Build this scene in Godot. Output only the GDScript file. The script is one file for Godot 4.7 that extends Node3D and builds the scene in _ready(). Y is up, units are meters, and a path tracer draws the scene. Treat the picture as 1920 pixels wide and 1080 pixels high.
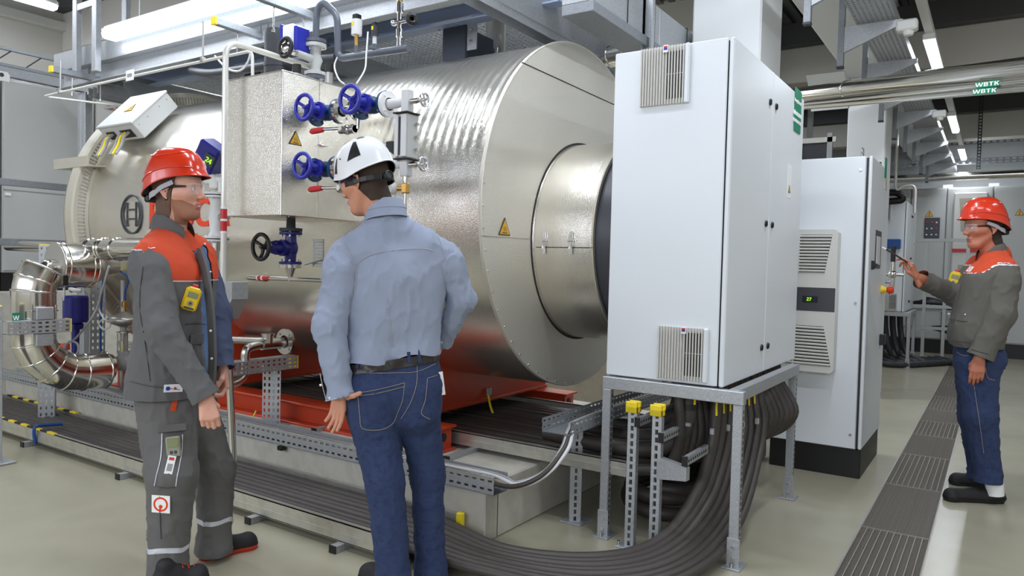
extends Node3D

# ---------------------------------------------------------------- helpers
var M := {}
var taken := {}


static func V(x: float, y: float, z: float) -> Vector3:
	return Vector3(x, y, z)


class B:  # collects triangles; front faces run clockwise
	var v := PackedVector3Array()
	var n := PackedVector3Array()
	var uv := PackedVector2Array()

	func tri(a: Vector3, b: Vector3, c: Vector3, na: Vector3, nb: Vector3, nc: Vector3) -> void:
		if (b - a).cross(c - a).dot(na + nb + nc) > 0.0:
			v.append_array(PackedVector3Array([a, c, b]))
			n.append_array(PackedVector3Array([na, nc, nb]))
		else:
			v.append_array(PackedVector3Array([a, b, c]))
			n.append_array(PackedVector3Array([na, nb, nc]))

	func flat(a: Vector3, b: Vector3, c: Vector3, out: Vector3) -> void:
		var k := (b - a).cross(c - a).normalized()
		if k.dot(out) < 0.0:
			k = -k
		tri(a, b, c, k, k, k)

	func quad(a: Vector3, b: Vector3, c: Vector3, d: Vector3, out: Vector3) -> void:
		flat(a, b, c, out)
		flat(a, c, d, out)

	func box(c: Vector3, s: Vector3, bev := 0.0, bas := Basis()) -> B:
		var h := s * 0.5
		var k := minf(bev, minf(h.x, minf(h.y, h.z)) * 0.9)
		var P := {}
		for i in 8:
			var sg := Vector3(1 if i & 1 else -1, 1 if i & 2 else -1, 1 if i & 4 else -1)
			for ax in 3:
				var p := sg * h
				for o in 3:
					if o != ax:
						p[o] -= sg[o] * k
				P[i * 3 + ax] = c + bas * p
		for ax in 3:
			var o1: int = 1 << ((ax + 1) % 3)
			var o2: int = 1 << ((ax + 2) % 3)
			for sgn in 2:
				var b0: int = (1 << ax) if sgn else 0
				var out := Vector3()
				out[ax] = 1.0 if sgn else -1.0
				quad(P[b0 * 3 + ax], P[(b0 | o1) * 3 + ax], P[(b0 | o1 | o2) * 3 + ax], P[(b0 | o2) * 3 + ax], bas * out)
			if k > 0.0:
				for i in 4:  # edges along ax
					var b1: int = (o1 if i & 1 else 0) | (o2 if i & 2 else 0)
					var out2 := Vector3()
					out2[(ax + 1) % 3] = 1.0 if i & 1 else -1.0
					out2[(ax + 2) % 3] = 1.0 if i & 2 else -1.0
					var e: int = b1 | (1 << ax)
					quad(P[b1 * 3 + (ax + 1) % 3], P[e * 3 + (ax + 1) % 3], P[e * 3 + (ax + 2) % 3], P[b1 * 3 + (ax + 2) % 3], bas * out2)
		if k > 0.0:
			for i in 8:
				var sg := Vector3(1 if i & 1 else -1, 1 if i & 2 else -1, 1 if i & 4 else -1)
				flat(P[i * 3], P[i * 3 + 1], P[i * 3 + 2], bas * sg)
		return self

	func bb(a: Vector3, b: Vector3, bev := 0.0) -> B:  # box between two corners
		return box((a + b) * 0.5, (b - a).abs(), bev)

	func bar(a: Vector3, b: Vector3, w: float, h: float, bev := 0.0, up := Vector3.UP) -> B:
		var d := (b - a).normalized()
		if absf(d.dot(up)) > 0.95:
			up = Vector3.FORWARD
		var x := up.cross(d).normalized()
		return box((a + b) * 0.5, Vector3(w, h, a.distance_to(b)), bev, Basis(x, d.cross(x), d))

	func ring(c: Vector3, x: Vector3, y: Vector3, r: float, seg: int) -> PackedVector3Array:
		var o := PackedVector3Array()
		for i in seg + 1:
			var a := TAU * i / seg
			o.append(c + (x * cos(a) + y * sin(a)) * r)
		return o

	func rod(a: Vector3, b: Vector3, r0: float, r1 := -1.0, seg := 14, caps := true) -> B:
		if r1 < 0.0:
			r1 = r0
		var d := (b - a).normalized()
		var x := (Vector3.UP if absf(d.y) < 0.9 else Vector3.RIGHT).cross(d).normalized()
		var y := d.cross(x)
		var sl := (r0 - r1) / maxf(a.distance_to(b), 1e-5)
		for i in seg:
			var e0 := x * cos(TAU * i / seg) + y * sin(TAU * i / seg)
			var e1 := x * cos(TAU * (i + 1) / seg) + y * sin(TAU * (i + 1) / seg)
			var n0 := (e0 + d * sl).normalized()
			var n1 := (e1 + d * sl).normalized()
			tri(a + e0 * r0, b + e0 * r1, b + e1 * r1, n0, n0, n1)
			tri(a + e0 * r0, b + e1 * r1, a + e1 * r0, n0, n1, n1)
			if caps:
				if r0 > 0.0:
					tri(a, a + e0 * r0, a + e1 * r0, -d, -d, -d)
				if r1 > 0.0:
					tri(b, b + e0 * r1, b + e1 * r1, d, d, d)
		return self

	# profile of (radius, height) pairs turned round the line a + d * height; each span flat in the profile unless soft
	func lathe(prof: Array, a: Vector3, d: Vector3, seg := 24, soft := false) -> B:
		d = d.normalized()
		var x := (Vector3.UP if absf(d.y) < 0.9 else Vector3.RIGHT).cross(d).normalized()
		var y := d.cross(x)
		var nn := []
		for k in prof.size() - 1:
			var t: Vector2 = prof[k + 1] - prof[k]
			nn.append(Vector2(t.y, -t.x).normalized())
		for k in prof.size() - 1:
			var p: Vector2 = prof[k]
			var q: Vector2 = prof[k + 1]
			var m0: Vector2 = nn[k]
			var m1: Vector2 = nn[k]
			if soft:
				if k > 0:
					m0 = (nn[k] + nn[k - 1]).normalized()
				if k < nn.size() - 1:
					m1 = (nn[k] + nn[k + 1]).normalized()
			for i in seg:
				var e0 := x * cos(TAU * i / seg) + y * sin(TAU * i / seg)
				var e1 := x * cos(TAU * (i + 1) / seg) + y * sin(TAU * (i + 1) / seg)
				var A := a + d * p.y + e0 * p.x
				var Bq := a + d * q.y + e0 * q.x
				var C := a + d * q.y + e1 * q.x
				var D := a + d * p.y + e1 * p.x
				tri(A, Bq, C, e0 * m0.x + d * m0.y, e0 * m1.x + d * m1.y, e1 * m1.x + d * m1.y)
				tri(A, C, D, e0 * m0.x + d * m0.y, e1 * m1.x + d * m1.y, e1 * m0.x + d * m0.y)
		return self

	func tube(pts: Array, r, seg := 8, closed := false) -> B:  # r: a number or one radius per point
		var m := pts.size()
		var x := Vector3.ZERO
		var rings := []
		var nrm := []
		for k in m:
			var p: Vector3 = pts[k]
			var nx: Vector3 = pts[(k + 1) % m] if closed else pts[mini(k + 1, m - 1)]
			var pv: Vector3 = pts[(k + m - 1) % m] if closed else pts[maxi(k - 1, 0)]
			var d := (nx - pv).normalized()
			if k == 0:
				x = (Vector3.UP if absf(d.y) < 0.9 else Vector3.RIGHT).cross(d).normalized()
			else:
				x = (x - d * x.dot(d)).normalized()
			var y := d.cross(x)
			var ra: float = r[k] if r is Array else r
			var o := PackedVector3Array()
			var e := PackedVector3Array()
			for i in seg + 1:
				var q := x * cos(TAU * i / seg) + y * sin(TAU * i / seg)
				e.append(q)
				o.append(p + q * ra)
			rings.append(o)
			nrm.append(e)
		for k in (m if closed else m - 1):
			var j := (k + 1) % m
			for i in seg:
				tri(rings[k][i], rings[j][i], rings[j][i + 1], nrm[k][i], nrm[j][i], nrm[j][i + 1])
				tri(rings[k][i], rings[j][i + 1], rings[k][i + 1], nrm[k][i], nrm[j][i + 1], nrm[k][i + 1])
		if not closed:
			for i in seg:
				flat(pts[0], rings[0][i], rings[0][i + 1], pts[0] - pts[1])
				flat(pts[m - 1], rings[m - 1][i], rings[m - 1][i + 1], pts[m - 1] - pts[m - 2])
		return self

	func prism(poly: Array, h: float, xf := Transform3D()) -> B:  # outline in local xy, depth along local z from 0 to h
		var pp := PackedVector2Array(poly)
		var idx := Geometry2D.triangulate_polygon(pp)
		for t in idx.size() / 3:
			for z in [0.0, h]:
				flat(xf * Vector3(pp[idx[t * 3]].x, pp[idx[t * 3]].y, z), xf * Vector3(pp[idx[t * 3 + 1]].x, pp[idx[t * 3 + 1]].y, z), xf * Vector3(pp[idx[t * 3 + 2]].x, pp[idx[t * 3 + 2]].y, z), xf.basis * Vector3(0, 0, (1.0 if z > 0.0 else -1.0) * signf(h)))
		var area := 0.0
		for i in pp.size():
			area += pp[i].cross(pp[(i + 1) % pp.size()])
		for i in pp.size():
			var a := pp[i]
			var b := pp[(i + 1) % pp.size()]
			var t := (b - a) * signf(area)
			quad(xf * Vector3(a.x, a.y, 0), xf * Vector3(b.x, b.y, 0), xf * Vector3(b.x, b.y, h), xf * Vector3(a.x, a.y, h), xf.basis * Vector3(t.y, -t.x, 0))
		return self

	func surf(nu: int, nv: int, f: Callable, flip := false) -> B:  # f(u, v) in 0..1 -> Vector3, smooth
		var P := []
		for j in nv + 1:
			var row := PackedVector3Array()
			for i in nu + 1:
				row.append(f.call(float(i) / nu, float(j) / nv))
			P.append(row)
		var N := []
		var wu: bool = P[0][0].distance_to(P[0][nu]) < 1e-4 and P[nv / 2][0].distance_to(P[nv / 2][nu]) < 1e-4
		for j in nv + 1:
			var row := PackedVector3Array()
			for i in nu + 1:
				var i1: int = (1 if wu and i == nu else mini(i + 1, nu))
				var i0: int = (nu - 1 if wu and i == 0 else maxi(i - 1, 0))
				var du: Vector3 = P[j][i1] - P[j][i0]
				var dv: Vector3 = P[mini(j + 1, nv)][i] - P[maxi(j - 1, 0)][i]
				var k := du.cross(dv).normalized()
				row.append(-k if flip else k)
			N.append(row)
		for j in nv:
			for i in nu:
				tri(P[j][i], P[j][i + 1], P[j + 1][i + 1], N[j][i], N[j][i + 1], N[j + 1][i + 1])
				tri(P[j][i], P[j + 1][i + 1], P[j + 1][i], N[j][i], N[j + 1][i + 1], N[j + 1][i])
		return self

	func ball(c: Vector3, r: Vector3, seg := 14) -> B:
		return surf(seg, seg / 2, func(u, w): return c + Vector3(cos(u * TAU) * sin(w * PI), cos(w * PI), sin(u * TAU) * sin(w * PI)) * r, false)

	# a plate in the xy plane of xf (width W along x, length L along y, thickness t along z) with real slots: cols x rows of w by l
	func slots(xf: Transform3D, W: float, L: float, t: float, cols: int, rows: int, w: float, l: float) -> B:
		var px := W / cols
		var py := L / rows
		for j in rows + 1:  # cross strips
			var y0 := maxf(0.0, j * py - (py - l) * 0.5)
			var y1 := minf(L, j * py + (py - l) * 0.5)
			box(xf * Vector3(0, (y0 + y1) * 0.5, 0), Vector3(W, y1 - y0, t), 0.0, xf.basis)
		for i in cols + 1:
			var x0 := maxf(0.0, i * px - (px - w) * 0.5)
			var x1 := minf(W, i * px + (px - w) * 0.5)
			box(xf * Vector3((x0 + x1) * 0.5 - W * 0.5, L * 0.5, 0), Vector3(x1 - x0, L, t * 0.98), 0.0, xf.basis)
		return self

	func add(o: B, xf := Transform3D()) -> B:
		var odd := xf.basis.determinant() < 0.0
		for j in o.v.size():
			var i := j
			if odd and j % 3 > 0:
				i = j + 1 if j % 3 == 1 else j - 1
			v.append(xf * o.v[i])
			n.append((xf.basis * o.n[i]).normalized())
		return self

	func mesh() -> ArrayMesh:
		var arr := []
		arr.resize(Mesh.ARRAY_MAX)
		arr[Mesh.ARRAY_VERTEX] = v
		arr[Mesh.ARRAY_NORMAL] = n
		if uv.size() == v.size():
			arr[Mesh.ARRAY_TEX_UV] = uv
		var m := ArrayMesh.new()
		m.add_surface_from_arrays(Mesh.PRIMITIVE_TRIANGLES, arr)
		return m


func b() -> B:
	return B.new()


func xf(o: Vector3, x: Vector3, y: Vector3) -> Transform3D:
	x = x.normalized()
	y = (y - x * x.dot(y)).normalized()
	return Transform3D(Basis(x, y, x.cross(y)), o)


func numbered(called: String) -> String:
	var k: int = taken.get(called, 0)
	taken[called] = k + 1
	return called if k == 0 else "%s_%03d" % [called, k]


func tag(o: Node3D, label: String, category: String, group := "") -> Node3D:
	o.set_meta("label", label)
	o.set_meta("category", category)
	if group:
		o.set_meta("group", group)
	return o


func thing(called: String, label: String, category: String, at := Vector3.ZERO, group := "") -> Node3D:
	var o := Node3D.new()
	o.name = numbered(called)
	add_child(o)
	o.position = at
	tag(o, label, category, group)
	return o


func origin_of(p: Node) -> Transform3D:
	var t := Transform3D()
	while p != self and p is Node3D:
		t = p.transform * t
		p = p.get_parent()
	return t


# commits a shape that was drawn in the scene's coordinates as one mesh under parent
func part(called: String, s: B, mat: Material, parent: Node = self) -> MeshInstance3D:
	var o := MeshInstance3D.new()
	if parent != self:
		var t := origin_of(parent).affine_inverse()
		if t != Transform3D():
			for i in s.v.size():
				s.v[i] = t * s.v[i]
				s.n[i] = t.basis * s.n[i]
		o.name = called
	else:
		o.name = numbered(called)
	o.mesh = s.mesh()
	o.material_override = mat
	o.set_surface_override_material(0, mat)
	o.cast_shadow = GeometryInstance3D.SHADOW_CASTING_SETTING_ON
	parent.add_child(o, true)
	return o


func one(called: String, s: B, mat: Material, label: String, category: String, group := "") -> MeshInstance3D:
	var o := part(called, s, mat)
	tag(o, label, category, group)
	return o


func struct(called: String, s: B, mat: Material, parent: Node = self) -> MeshInstance3D:
	var o := part(called, s, mat, parent)
	if parent == self:
		o.set_meta("kind", "structure")
	return o


func copy(o: Node3D, label: String, at: Vector3, turn := 0.0) -> Node3D:
	var c: Node3D = o.duplicate()
	c.name = numbered(str(o.get_meta("base")) if o.has_meta("base") else str(o.name))
	add_child(c)
	c.position = at
	c.rotation.y = turn
	c.set_meta("label", label)
	return c


func curve(pts: Array, steps := 6) -> Array:  # Catmull-Rom through the points
	var o := []
	for i in pts.size() - 1:
		var p0: Vector3 = pts[maxi(i - 1, 0)]
		var p1: Vector3 = pts[i]
		var p2: Vector3 = pts[i + 1]
		var p3: Vector3 = pts[mini(i + 2, pts.size() - 1)]
		for k in steps:
			o.append(p1.cubic_interpolate(p2, p0, p3, float(k) / steps))
	o.append(pts[-1])
	return o


func bend(pts: Array, r: float, steps := 6) -> Array:  # a polyline with its corners rounded
	var o := [pts[0]]
	for i in range(1, pts.size() - 1):
		var p: Vector3 = pts[i]
		var a: Vector3 = p + (pts[i - 1] - p).normalized() * minf(r, p.distance_to(pts[i - 1]) * 0.49)
		var c: Vector3 = p + (pts[i + 1] - p).normalized() * minf(r, p.distance_to(pts[i + 1]) * 0.49)
		for k in steps + 1:
			var t := float(k) / steps
			o.append(a.lerp(p, t).lerp(p.lerp(c, t), t))
	o.append(pts[-1])
	return o


func text(called: String, s: String, cap: float, depth: float, mat: Material, at: Vector3, right: Vector3, up: Vector3, parent: Node, bold := true, stretch := 1.0) -> MeshInstance3D:
	var f := SystemFont.new()
	f.font_names = PackedStringArray(["Droid Sans"])
	f.font_weight = 700 if bold else 400
	var t := TextMesh.new()
	t.font = f
	t.font_size = 48
	t.pixel_size = cap / (48 * 0.714)
	t.depth = depth
	t.curve_step = 2.0
	t.text = s
	var o := MeshInstance3D.new()
	o.name = called
	o.mesh = t
	o.material_override = mat
	o.set_surface_override_material(0, mat)
	var w := Transform3D(Basis(right.normalized() * stretch, up.normalized(), right.cross(up).normalized()), at)
	parent.add_child(o, true)
	o.transform = (origin_of(parent).affine_inverse() if parent != self else Transform3D()) * w
	return o


# ---------------------------------------------------------------- materials
func noise_tex(freq: float, kind := FastNoiseLite.TYPE_SIMPLEX_SMOOTH, normal := 0.0, ramp: Array = [], oct := 3, size := 512) -> NoiseTexture2D:
	var f := FastNoiseLite.new()
	f.noise_type = kind
	f.frequency = freq
	f.seed = 7
	f.fractal_octaves = oct
	var t := NoiseTexture2D.new()
	t.width = size
	t.height = size
	t.seamless = true
	t.noise = f
	if normal > 0.0:
		t.as_normal_map = true
		t.bump_strength = normal
	if ramp:
		var g := Gradient.new()
		g.offsets = PackedFloat32Array(range(ramp.size()).map(func(i): return float(i) / (ramp.size() - 1)))
		g.colors = PackedColorArray(ramp)
		t.color_ramp = g
	return t


func mat(called: String, col: Color, rough := 0.5, metal := 0.0, spec := 0.5) -> StandardMaterial3D:
	var m := StandardMaterial3D.new()
	m.resource_name = called
	m.albedo_color = col
	m.roughness = rough
	m.metallic = metal
	m.metallic_specular = spec
	M[called] = m
	return m


func tri_map(m: StandardMaterial3D, scale: float, normal: Texture2D = null, amount := 0.3, color: Texture2D = null, world := true) -> void:
	m.uv1_triplanar = true
	m.uv1_world_triplanar = world
	m.uv1_scale = Vector3.ONE * scale
	if normal:
		m.normal_enabled = true
		m.normal_texture = normal
		m.normal_scale = amount
	if color:
		m.albedo_texture = color


func grey(k: float) -> Color:
	return Color(k, k, k)


func make_materials() -> void:
	var fine := noise_tex(0.09, FastNoiseLite.TYPE_SIMPLEX, 6.0, [], 2)
	var soft := noise_tex(0.012, FastNoiseLite.TYPE_SIMPLEX_SMOOTH, 5.0, [], 3)
	var weave := noise_tex(0.25, FastNoiseLite.TYPE_SIMPLEX, 5.0, [], 2)
	var spangle := noise_tex(0.03, FastNoiseLite.TYPE_CELLULAR, 0.0, [grey(0.74), grey(0.9), grey(0.82), grey(1.0)], 2)
	var mottle := noise_tex(0.008, FastNoiseLite.TYPE_SIMPLEX_SMOOTH, 0.0, [grey(0.9), grey(1.0), grey(0.94)], 4)
	tri_map(mat("stucco", Color8(232, 228, 218), 0.27, 0.92), 2.6, fine, 0.17)
	tri_map(mat("stucco_plate", Color8(226, 221, 209), 0.45, 0.65), 2.6, fine, 0.3)
	tri_map(mat("cladding", Color8(224, 221, 213), 0.16, 1.0), 1.2, soft, 0.05)
	tri_map(mat("cladding_dull", Color8(205, 203, 198), 0.4, 1.0), 1.2, soft, 0.05)
	tri_map(mat("galv", Color8(206, 209, 212), 0.45, 0.55), 3.0, null, 0.0, spangle)
	tri_map(mat("galv_dark", Color8(162, 166, 170), 0.5, 0.5), 3.0, null, 0.0, spangle)
	tri_map(mat("tray_alu", Color8(212, 210, 200), 0.38, 0.8), 1.5, null, 0.0, mottle)
	mat("steel", Color8(205, 203, 198), 0.22, 1.0)
	mat("steel_dull", Color8(175, 173, 168), 0.4, 0.9)
	mat("chrome", Color8(225, 225, 228), 0.1, 1.0)
	tri_map(mat("cabinet", Color8(222, 226, 229), 0.38), 8.0, fine, 0.02)
	mat("cabinet_far", Color8(190, 191, 188), 0.45)
	mat("vent", Color8(214, 212, 206), 0.5)
	mat("dark_gap", Color8(44, 40, 36), 0.7)
	mat("black", Color8(22, 21, 21), 0.45)
	mat("anthracite", Color8(66, 67, 72), 0.4)
	mat("grey_pipe", Color8(92, 97, 107), 0.35)
	mat("dark_blue_grey", Color8(58, 64, 76), 0.4)
	mat("beam_blue", Color8(160, 172, 196), 0.5, 0.3)
	var or_ := mat("orange_red", Color8(192, 62, 26), 0.34)
	or_.clearcoat_enabled = true
	or_.clearcoat = 0.3
	mat("sign_red", Color8(225, 62, 20), 0.4)
	mat("yellow", Color8(246, 218, 40), 0.45)
	mat("sign_yellow", Color8(232, 176, 34), 0.4)
	mat("green", Color8(0, 128, 92), 0.5)
	mat("white", Color8(240, 240, 238), 0.45)
	mat("print_grey", Color8(150, 152, 152), 0.6)
	mat("off_white", Color8(222, 222, 216), 0.5)
	mat("blue", Color8(44, 50, 165), 0.32)
	mat("blue_flange", Color8(18, 66, 110), 0.4)
	mat("navy", Color8(34, 34, 120), 0.32)
	mat("brass", Color8(205, 165, 90), 0.3, 0.9)
	mat("red_plastic", Color8(200, 40, 45), 0.35)
	mat("ring_beige", Color8(190, 184, 168), 0.45)
	tri_map(mat("cable", Color8(66, 60, 56), 0.5), 4.0, soft, 0.25)
	mat("cable_grey", Color8(160, 160, 160), 0.5)
	mat("cable_white", Color8(215, 215, 215), 0.45)
	mat("cable_blue", Color8(30, 80, 150), 0.4)
	tri_map(mat("grating", Color8(150, 142, 130), 0.5, 0.35), 4.0, null, 0.0, spangle)
	tri_map(mat("grating_light", Color8(176, 169, 156), 0.5, 0.4), 4.0, null, 0.0, spangle)
	var fl := mat("floor_epoxy", Color8(168, 163, 142), 0.26, 0.0, 0.45)
	tri_map(fl, 0.35, noise_tex(0.02, FastNoiseLite.TYPE_SIMPLEX_SMOOTH, 2.0, [], 2), 0.04, noise_tex(0.006, FastNoiseLite.TYPE_SIMPLEX_SMOOTH, 0.0, [Color(0.95, 0.95, 0.93), Color(1, 1, 1), Color(0.97, 0.97, 0.96)], 4))
	tri_map(mat("concrete", Color8(198, 194, 182), 0.6), 1.0, soft, 0.1, mottle)
	tri_map(mat("wall_paint", Color8(200, 196, 186), 0.7), 0.5, soft, 0.04)
	tri_map(mat("pillar_paint", Color8(226, 228, 228), 0.65), 0.8, soft, 0.06)
	mat("wall_beige", Color8(176, 168, 152), 0.7)
	mat("deck_dark", Color8(96, 97, 98), 0.6)
	mat("beam_dark", Color8(78, 78, 78), 0.6)
	mat("rail_grey", Color8(176, 178, 176), 0.45, 0.3)
	mat("rail_white", Color8(226, 224, 216), 0.35, 0.3)
	mat("rubber", Color8(50, 52, 56), 0.55)
	var gl := mat("glass", Color(0.93, 0.96, 1.0, 0.12), 0.03)
	gl.transparency = BaseMaterial3D.TRANSPARENCY_ALPHA
	var pg := mat("gauge_glass", Color(0.95, 0.97, 1.0, 0.3), 0.05)
	pg.transparency = BaseMaterial3D.TRANSPARENCY_ALPHA
	var led := mat("led_panel", Color8(240, 246, 255), 0.4)
	led.emission_enabled = true
	led.emission = Color8(226, 240, 255)
	led.emission_energy_multiplier = 1.3
	var day := mat("daylight_pane", Color8(235, 242, 250), 0.3)
	day.emission_enabled = true
	day.emission = Color8(214, 230, 255)
	day.emission_energy_multiplier = 1.2
	var scr := mat("screen", Color8(120, 130, 160), 0.2)
	scr.emission_enabled = true
	scr.emission = Color8(150, 170, 230)
	scr.emission_energy_multiplier = 0.5
	# cloth and skin
	tri_map(mat("jacket_grey", Color8(98, 97, 97), 0.85), 5.0, weave, 0.35, null, false)
	tri_map(mat("jacket_red", Color8(206, 72, 34), 0.8), 5.0, weave, 0.35, null, false)
	tri_map(mat("trousers_grey", Color8(100, 98, 96), 0.85), 5.0, weave, 0.35, null, false)
	tri_map(mat("jacket_grey_warm", Color8(96, 93, 86), 0.85), 5.0, weave, 0.35, null, false)
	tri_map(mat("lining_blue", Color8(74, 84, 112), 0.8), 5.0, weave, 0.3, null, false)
	tri_map(mat("tshirt", Color8(88, 112, 150), 0.85), 5.0, weave, 0.3, null, false)
	tri_map(mat("shirt", Color8(160, 168, 186), 0.8), 5.0, weave, 0.3, noise_tex(0.2, FastNoiseLite.TYPE_SIMPLEX, 0.0, [Color(0.9, 0.92, 0.95), Color(1, 1, 1)], 2), false)
	tri_map(mat("denim", Color8(46, 61, 94), 0.85), 4.0, weave, 0.4, noise_tex(0.012, FastNoiseLite.TYPE_SIMPLEX_SMOOTH, 0.0, [Color(0.62, 0.66, 0.75), Color(0.9, 0.92, 1.0), Color(1.0, 1.0, 1.0), Color(0.7, 0.75, 0.85)], 5), false)
	mat("stitch", Color8(150, 140, 128), 0.8)
	mat("reflective", Color8(214, 216, 224), 0.4, 0.3)
	for s in [["skin_fair", Color8(226, 172, 150)], ["skin_tan", Color8(206, 148, 120)], ["skin_ruddy", Color8(190, 122, 94)]]:
		var m := mat(s[0], s[1], 0.48)
		m.subsurf_scatter_enabled = true
		m.subsurf_scatter_strength = 0.12
		tri_map(m, 5.0, fine, 0.06, noise_tex(0.015, FastNoiseLite.TYPE_SIMPLEX_SMOOTH, 0.0, [Color(1, 0.92, 0.9), Color(1, 1, 1), Color(0.97, 0.95, 0.93)], 3), false)
	tri_map(mat("hair_brown", Color8(66, 48, 36), 0.6), 9.0, weave, 0.9, null, false)
	tri_map(mat("hair_short", Color8(112, 86, 72), 0.7), 9.0, weave, 0.9, null, false)
	tri_map(mat("hair_dark", Color8(58, 46, 38), 0.7), 9.0, weave, 0.9, null, false)
	mat("lip", Color8(186, 110, 98), 0.5)
	for s in [["helmet_red", Color8(214, 54, 24)], ["helmet_white", Color8(242, 243, 245)]]:
		var m := mat(s[0], s[1], 0.22)
		m.clearcoat_enabled = true
		m.clearcoat = 0.6
		m.clearcoat_roughness = 0.08
	mat("strap_grey", Color8(176, 174, 178), 0.6)
	mat("leather", Color8(42, 36, 32), 0.35)
	mat("shoe_black", Color8(30, 28, 30), 0.7)
	mat("shoe_red", Color8(196, 56, 30), 0.5)
	mat("detector_yellow", Color8(236, 196, 24), 0.4)
	mat("lcd", Color8(132, 140, 100), 0.25)
	mat("device_grey", Color8(150, 148, 132), 0.45)

# ---------------------------------------------------------------- the scene
func _ready() -> void:
	var cam := Camera3D.new()
	cam.name = "camera"
	cam.keep_aspect = Camera3D.KEEP_HEIGHT
	cam.fov = 42.92
	cam.near = 0.05
	cam.far = 60.0
	add_child(cam)
	cam.transform = Transform3D(Basis(V(0.832778, 0.025385, -0.553026), V(-0.038675, 0.999175, -0.012376), V(0.552255, 0.031695, 0.833072)), V(0, 1.4, 0))
	cam.current = true
	var env := Environment.new()
	env.background_mode = Environment.BG_COLOR
	env.background_color = Color8(150, 155, 160)
	env.tonemap_mode = Environment.TONE_MAPPER_LINEAR
	env.tonemap_exposure = 1.55
	env.sdfgi_enabled = true
	env.ssao_enabled = true
	env.ssil_enabled = true
	var we := WorldEnvironment.new()
	we.name = "world_environment"
	we.environment = env
	add_child(we)
	make_materials()
	build_lights()
	build_shell()
	build_boiler()
	build_cabinets()
	build_floor_items()
	build_left_pipes()
	build_fittings()
	build_overhead()
	build_background()
	build_people()


# a linear ceiling luminaire: body, glowing diffuser, and the light just under the diffuser
func batten(a: Vector3, c: Vector3, w: float, energy: float, label: String, group := "", hang := 0.0) -> void:
	var mid := (a + c) * 0.5
	var d := (c - a).normalized()
	var s := d.cross(Vector3.UP).normalized()
	var len := a.distance_to(c)
	var t := thing("ceiling_luminaire", label, "light", mid + V(0, 0.07, 0), group)
	part("housing", b().bar(a + V(0, 0.05, 0), c + V(0, 0.05, 0), w * 0.8, 0.06, 0.01), M.off_white, t)
	var dif := b()
	var prof := [Vector2(-0.5, 0.02), Vector2(-0.42, -0.012), Vector2(-0.3, -0.022), Vector2(0.3, -0.022), Vector2(0.42, -0.012), Vector2(0.5, 0.02)].map(func(p): return Vector2(p.x * w, p.y))
	dif.prism(prof, len, xf(a, s, Vector3.UP) if s.cross(Vector3.UP).dot(d) > 0 else xf(c, s, Vector3.UP))
	part("diffuser", dif, M.led_panel, t)
	for s2 in [a, c]:
		part("end_cap", b().box(s2 + V(0, 0.035, 0), V(0.02, 0.05, 0.02) + s.abs() * w * 0.8, 0.005), M.off_white, t)
	if hang > 0.0:
		for k in [0.15, 0.85]:
			var p := a.lerp(c, k)
			part("suspension_rod", b().rod(p + V(0, 0.06, 0), p + V(0, hang, 0), 0.006, -1, 6), M.galv, t)
	var l := AreaLight3D.new()
	l.name = "lamp_light"
	l.area_size = Vector2(len * 0.98, w)
	l.area_normalize_energy = true
	l.light_energy = energy
	l.light_color = Color8(238, 245, 255)
	l.shadow_enabled = true
	t.add_child(l)
	l.transform = Transform3D(Basis(d, -s if d.cross(-s).y > 0 else s, Vector3.UP), V(0, -0.1, 0))


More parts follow.
